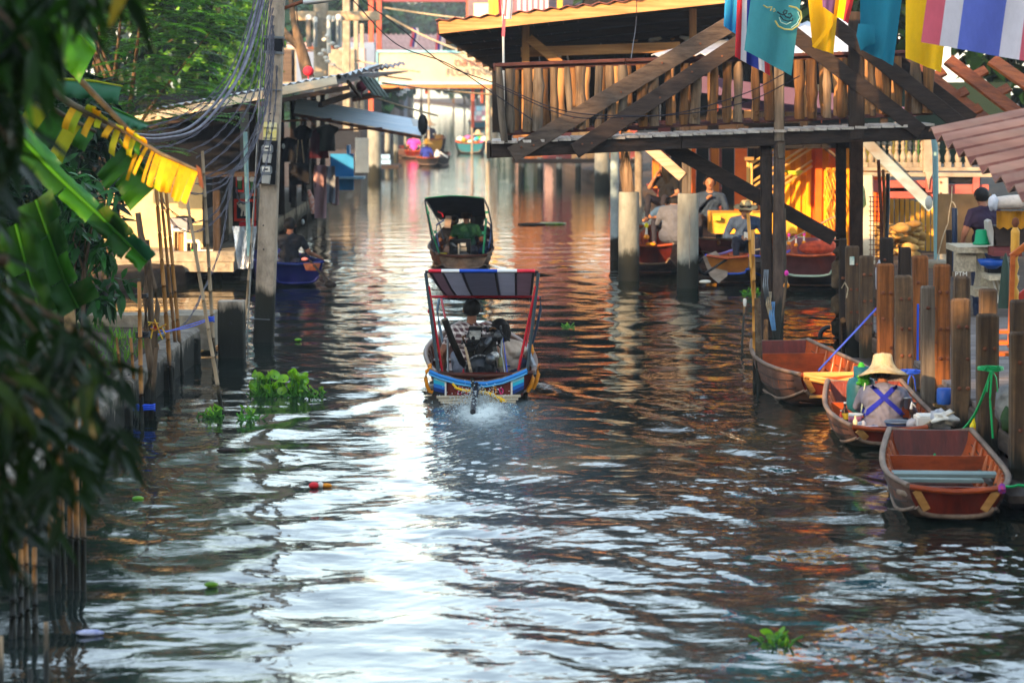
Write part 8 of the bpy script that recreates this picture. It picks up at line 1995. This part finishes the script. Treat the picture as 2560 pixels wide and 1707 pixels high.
for a, b, c in (((-4.2, 9.9, 3.2), (-3, 10, 3.7), U(60, 60, 10)), ((-4.1, 9.95, 4), (-3, 10.2, 4.4), U(200, -60, 10)), ((-4.4, 9.8, 2.2), (-3.2, 10, 2.6), U(20, 650, 10)), ((-4.3, 9.8, 2.6), (-3, 10.1, 2.9), U(40, 350, 10))):
    part('limb', MB().tube([a, b, c], [.08, .05, .02], 7), M_bark, nt)
for si in range(0, len(spots), 2):
    px, py, Y = spots[si]; c = U(px, py, Y); e = U(px - 130, py - 110, Y + .1); part('twig', MB().tube([c, lerp(c, e, .5) + V((0, 0, .04)), e], [.004, .007, .011], 5), M_bark, nt)
# hanging sprays that leave the frame at the left are carried by these limbs
# ---------------------------------------------------------------- banana plant
bp_ = thing('banana_plant', (-4.6, 20, .3), 'banana plant with one long torn yellow leaf and several broad green ones', 'plant')
B_y = mat('banana_yellow', 'f0c010', 'd8a410', rough=.55, scale=3, stretch=(6, 6, .3), bump=.25, trans=.4, vary=.15, dirt=.35, dirtc=(.30, .13, .03))
B_yg = mat('banana_lime', 'a8b81c', 'c8b818', rough=.5, scale=2, bump=.1, trans=.4, vary=.1)
B_g = mat('banana_green', '3f8218', '286014', rough=.45, scale=1.5, bump=.1, trans=.35, vary=.1)
B_gt = mat('banana_sheen', '2f6c44', '1f5030', rough=.4, scale=1.5, bump=.1, trans=.25, vary=.08)
B_d = mat('banana_dark', '2a5c12', '1c440f', rough=.5, scale=1.5, bump=.1, trans=.3, vary=.15, dirt=.2, dirtc=(.12, .10, .03))
M_stalk = mat('banana_stalk', '6a6048', '453c30', rough=.7, scale=6)
def pl(pts, k):                        # point on a px polyline
    x = k * (len(pts) - 1); i = min(int(x), len(pts) - 2); f = x - i
    return tuple(pts[i][j] + (pts[i + 1][j] - pts[i][j]) * f for j in range(len(pts[0])))
def blade(mid, Y, sides, m_, strips=1, nm='leaf_blade', gaps=(), k0=0, k1=1, wav=.02, jag=0, Y1=None):
    """part of a banana leaf: mid = px polyline of the midrib; sides = (dx, dy) px of the blade's edge from the midrib at its widest"""
    Y1 = Y1 or Y
    for s in range(strips):
        a, b = k0 + (k1 - k0) * s / strips, k0 + (k1 - k0) * (s + 1 - (.02 if strips > 1 else 0)) / strips
        if s in gaps: continue
        rows = []; e = 1 + (r.uniform(-jag, jag) if jag else 0); sl = r.uniform(-8, 8) if jag else 0
        nk = 24 if strips == 1 else 9
        for i in range(nk + 1):
            k = a + (b - a) * i / nk; x, y = pl(mid, k); Yk = Y + (Y1 - Y) * k
            w = math.sin(math.pi * min(.98, max(.06, k * .9 + .08))) ** .5 if strips == 1 else 1
            row = []
            for j in range(7):
                v = j / 6
                q = U(x + (sides[0] * w * e + sl) * v, y + sides[1] * w * e * v, Yk)
                row.append(q + V((0, -.16 * math.sin(v * 1.9) * sides[2] + wav * math.sin(k * 26 + v * 3) * v + .006 * math.sin(k * 130 + v * 2) * v, .004 * math.sin(k * 130 + v * 2) * v)))
            rows.append(row)
        part(nm, MB().slab(rows, .004, 0, True, (0, 1, 0)), m_[s % len(m_)] if isinstance(m_, list) else m_, bp_)
def rib_(mid, Y, r0, r1, m_=M_stalk, Y1=None): part('midrib', MB().tube([U(*pl(mid, k / 10), Y + ((Y1 or Y) - Y) * k / 10 - .02) for k in range(11)], [r0 + (r1 - r0) * k / 10 for k in range(11)], 7), m_, bp_)
m1 = [(-60, 90), (70, 185), (180, 262), (300, 322), (400, 384), (498, 428)]
rib_(m1, 20, .035, .010); r = random.Random(5)
blade(m1, 20, (-20, 80, 1), [B_y, B_yg, B_y, B_y, B_y, B_yg], 7, k0=.78, k1=.998, jag=.07)
blade(m1, 20, (-30, 92, 1), [B_y, B_y], 5, k0=.70, k1=.775, jag=.25, gaps=(1, 3))
blade(m1, 20, (-10, 44, 1), [B_y, B_yg, B_g], 12, k0=.40, k1=.71, jag=.5, gaps=(2, 5, 8))
blade(m1, 20, (6, -16, .6), [B_yg, B_y], 8, k0=.45, k1=.74, jag=.3, gaps=(3,))
part('dry_tip', MB().slab([[U(490 + 12 * v + 4 * q, 412 + 26 * q + 10 * v, 19.9) for q in range(3)] for v in (0, .5, 1)], .006, 0, True, (0, 1, 0)), M_rust, bp_)
blade([(-40, 150), (60, 225), (160, 290), (240, 330)], 20.6, (-40, 80, 1), [B_g, B_yg], 7, jag=.4, gaps=(2,)); rib_([(-40, 150), (60, 225), (160, 290), (240, 330)], 20.6, .03, .012)
m2 = [(40, 330), (135, 432), (240, 530), (310, 600), (368, 656)]
rib_(m2, 19, .02, .006, B_g); blade(m2, 19, (24, -22, .3), [B_gt, B_gt, B_d, B_gt], 4, jag=.12, wav=.03); blade(m2, 19, (-24, 26, .6), [B_d, B_d, B_g], 6, jag=.16, wav=.02)
m3 = [(90, 500), (122, 590), (160, 700), (196, 770)]
rib_(m3, 18.5, .012, .005, B_g); blade(m3, 18.5, (-50, 26, .6), [B_d, B_d], 3, jag=.2); blade(m3, 18.5, (46, -28, .5), [B_d, B_d, B_g], 4, jag=.25)
m4 = [(40, 560), (70, 680), (100, 780), (118, 838)]
rib_(m4, 18.3, .014, .005, B_g); blade(m4, 18.3, (-44, 24, .6), B_d, 3, jag=.2); blade(m4, 18.3, (46, -10, .5), B_d, 3, jag=.2)
m5 = [(70, -60), (118, 15), (175, 60), (240, 130)]
rib_(m5, 19.5, .018, .006, B_g); blade(m5, 19.5, (-34, 76, 1), [B_g, B_yg, B_g], 4, jag=.2); blade(m5, 19.5, (16, -26, .4), B_gt)
m6 = [(60, 215), (150, 198), (230, 202), (306, 216)]
rib_(m6, 20.5, .014, .005, B_yg); blade(m6, 20.5, (0, 48, 1), [B_gt, B_gt], 3, jag=.08)
m7 = [(290, 340), (315, 372), (345, 410), (388, 470)]
rib_(m7, 20.2, .014, .005, B_yg); blade(m7, 20.2, (-52, 56, 1), [B_g], 4, jag=.25, k0=.25); blade(m7, 20.2, (14, -14, .3), B_gt, k0=.3)
m8 = [(280, 270), (330, 292), (372, 312)]
rib_(m8, 21, .01, .004, B_g); blade(m8, 21, (0, 26, .7), B_gt)
m9 = [(20, 270), (90, 300), (160, 312)]
rib_(m9, 21, .014, .005, B_g); blade(m9, 21, (-10, 60, 1), [B_g], 4, jag=.2)
part('leaf_stalk', MB().tube([U(108, 80, 19.7), U(190, 190, 19.8), U(260, 262, 19.9), U(325, 330, 20)], [.02, .024, .022, .02], 8), M_stalk, bp_)
part('leaf_stalk', MB().tube([U(-40, 120, 20.3), U(140, 235, 20.2), U(300, 345, 20.1)], [.03, .028, .018], 8), M_stalk, bp_)
part('stem', MB().tube([(-4.6, 20, -.1), (-4.5, 20, 1.2), (-4.0, 20, 2.6), U(-60, 60, 20)], [.14, .12, .09, .04], 12), mat('banana_stem', '6a7a3a', '4a4a2a', rough=.6, scale=3, stretch=(3, 3, .3)), bp_)
solo('broken_trunk', MB().tube([U(178, 900, 24), U(176, 830, 24), U(172, 770, 24)], [.05, .055, .045], 9), mat('trunk_pale', 'b89a6a', '8a6a44', rough=.9, scale=6, bump=.8), 'pale broken trunk end under the lowest banana leaf', 'trunk')
# ================================================================ haze
hb_ = MB().box((0, 202, 9.0), (760, 510, 22.6))
hz_o = struct('haze', hb_, [], 'stuff')
hm = bpy.data.materials.new('haze'); hm.use_nodes = True; ht = hm.node_tree
ht.nodes.remove(ht.nodes['Principled BSDF'])
pv_ = node(ht, 'ShaderNodeVolumePrincipled'); pv_.inputs['Color'].default_value = (.78, .88, 1, 1); pv_.inputs['Density'].default_value = .00042; pv_.inputs['Anisotropy'].default_value = .2
ht.links.new(pv_.outputs[0], ht.nodes['Material Output'].inputs['Volume'])
hz_o.data.materials.append(hm)
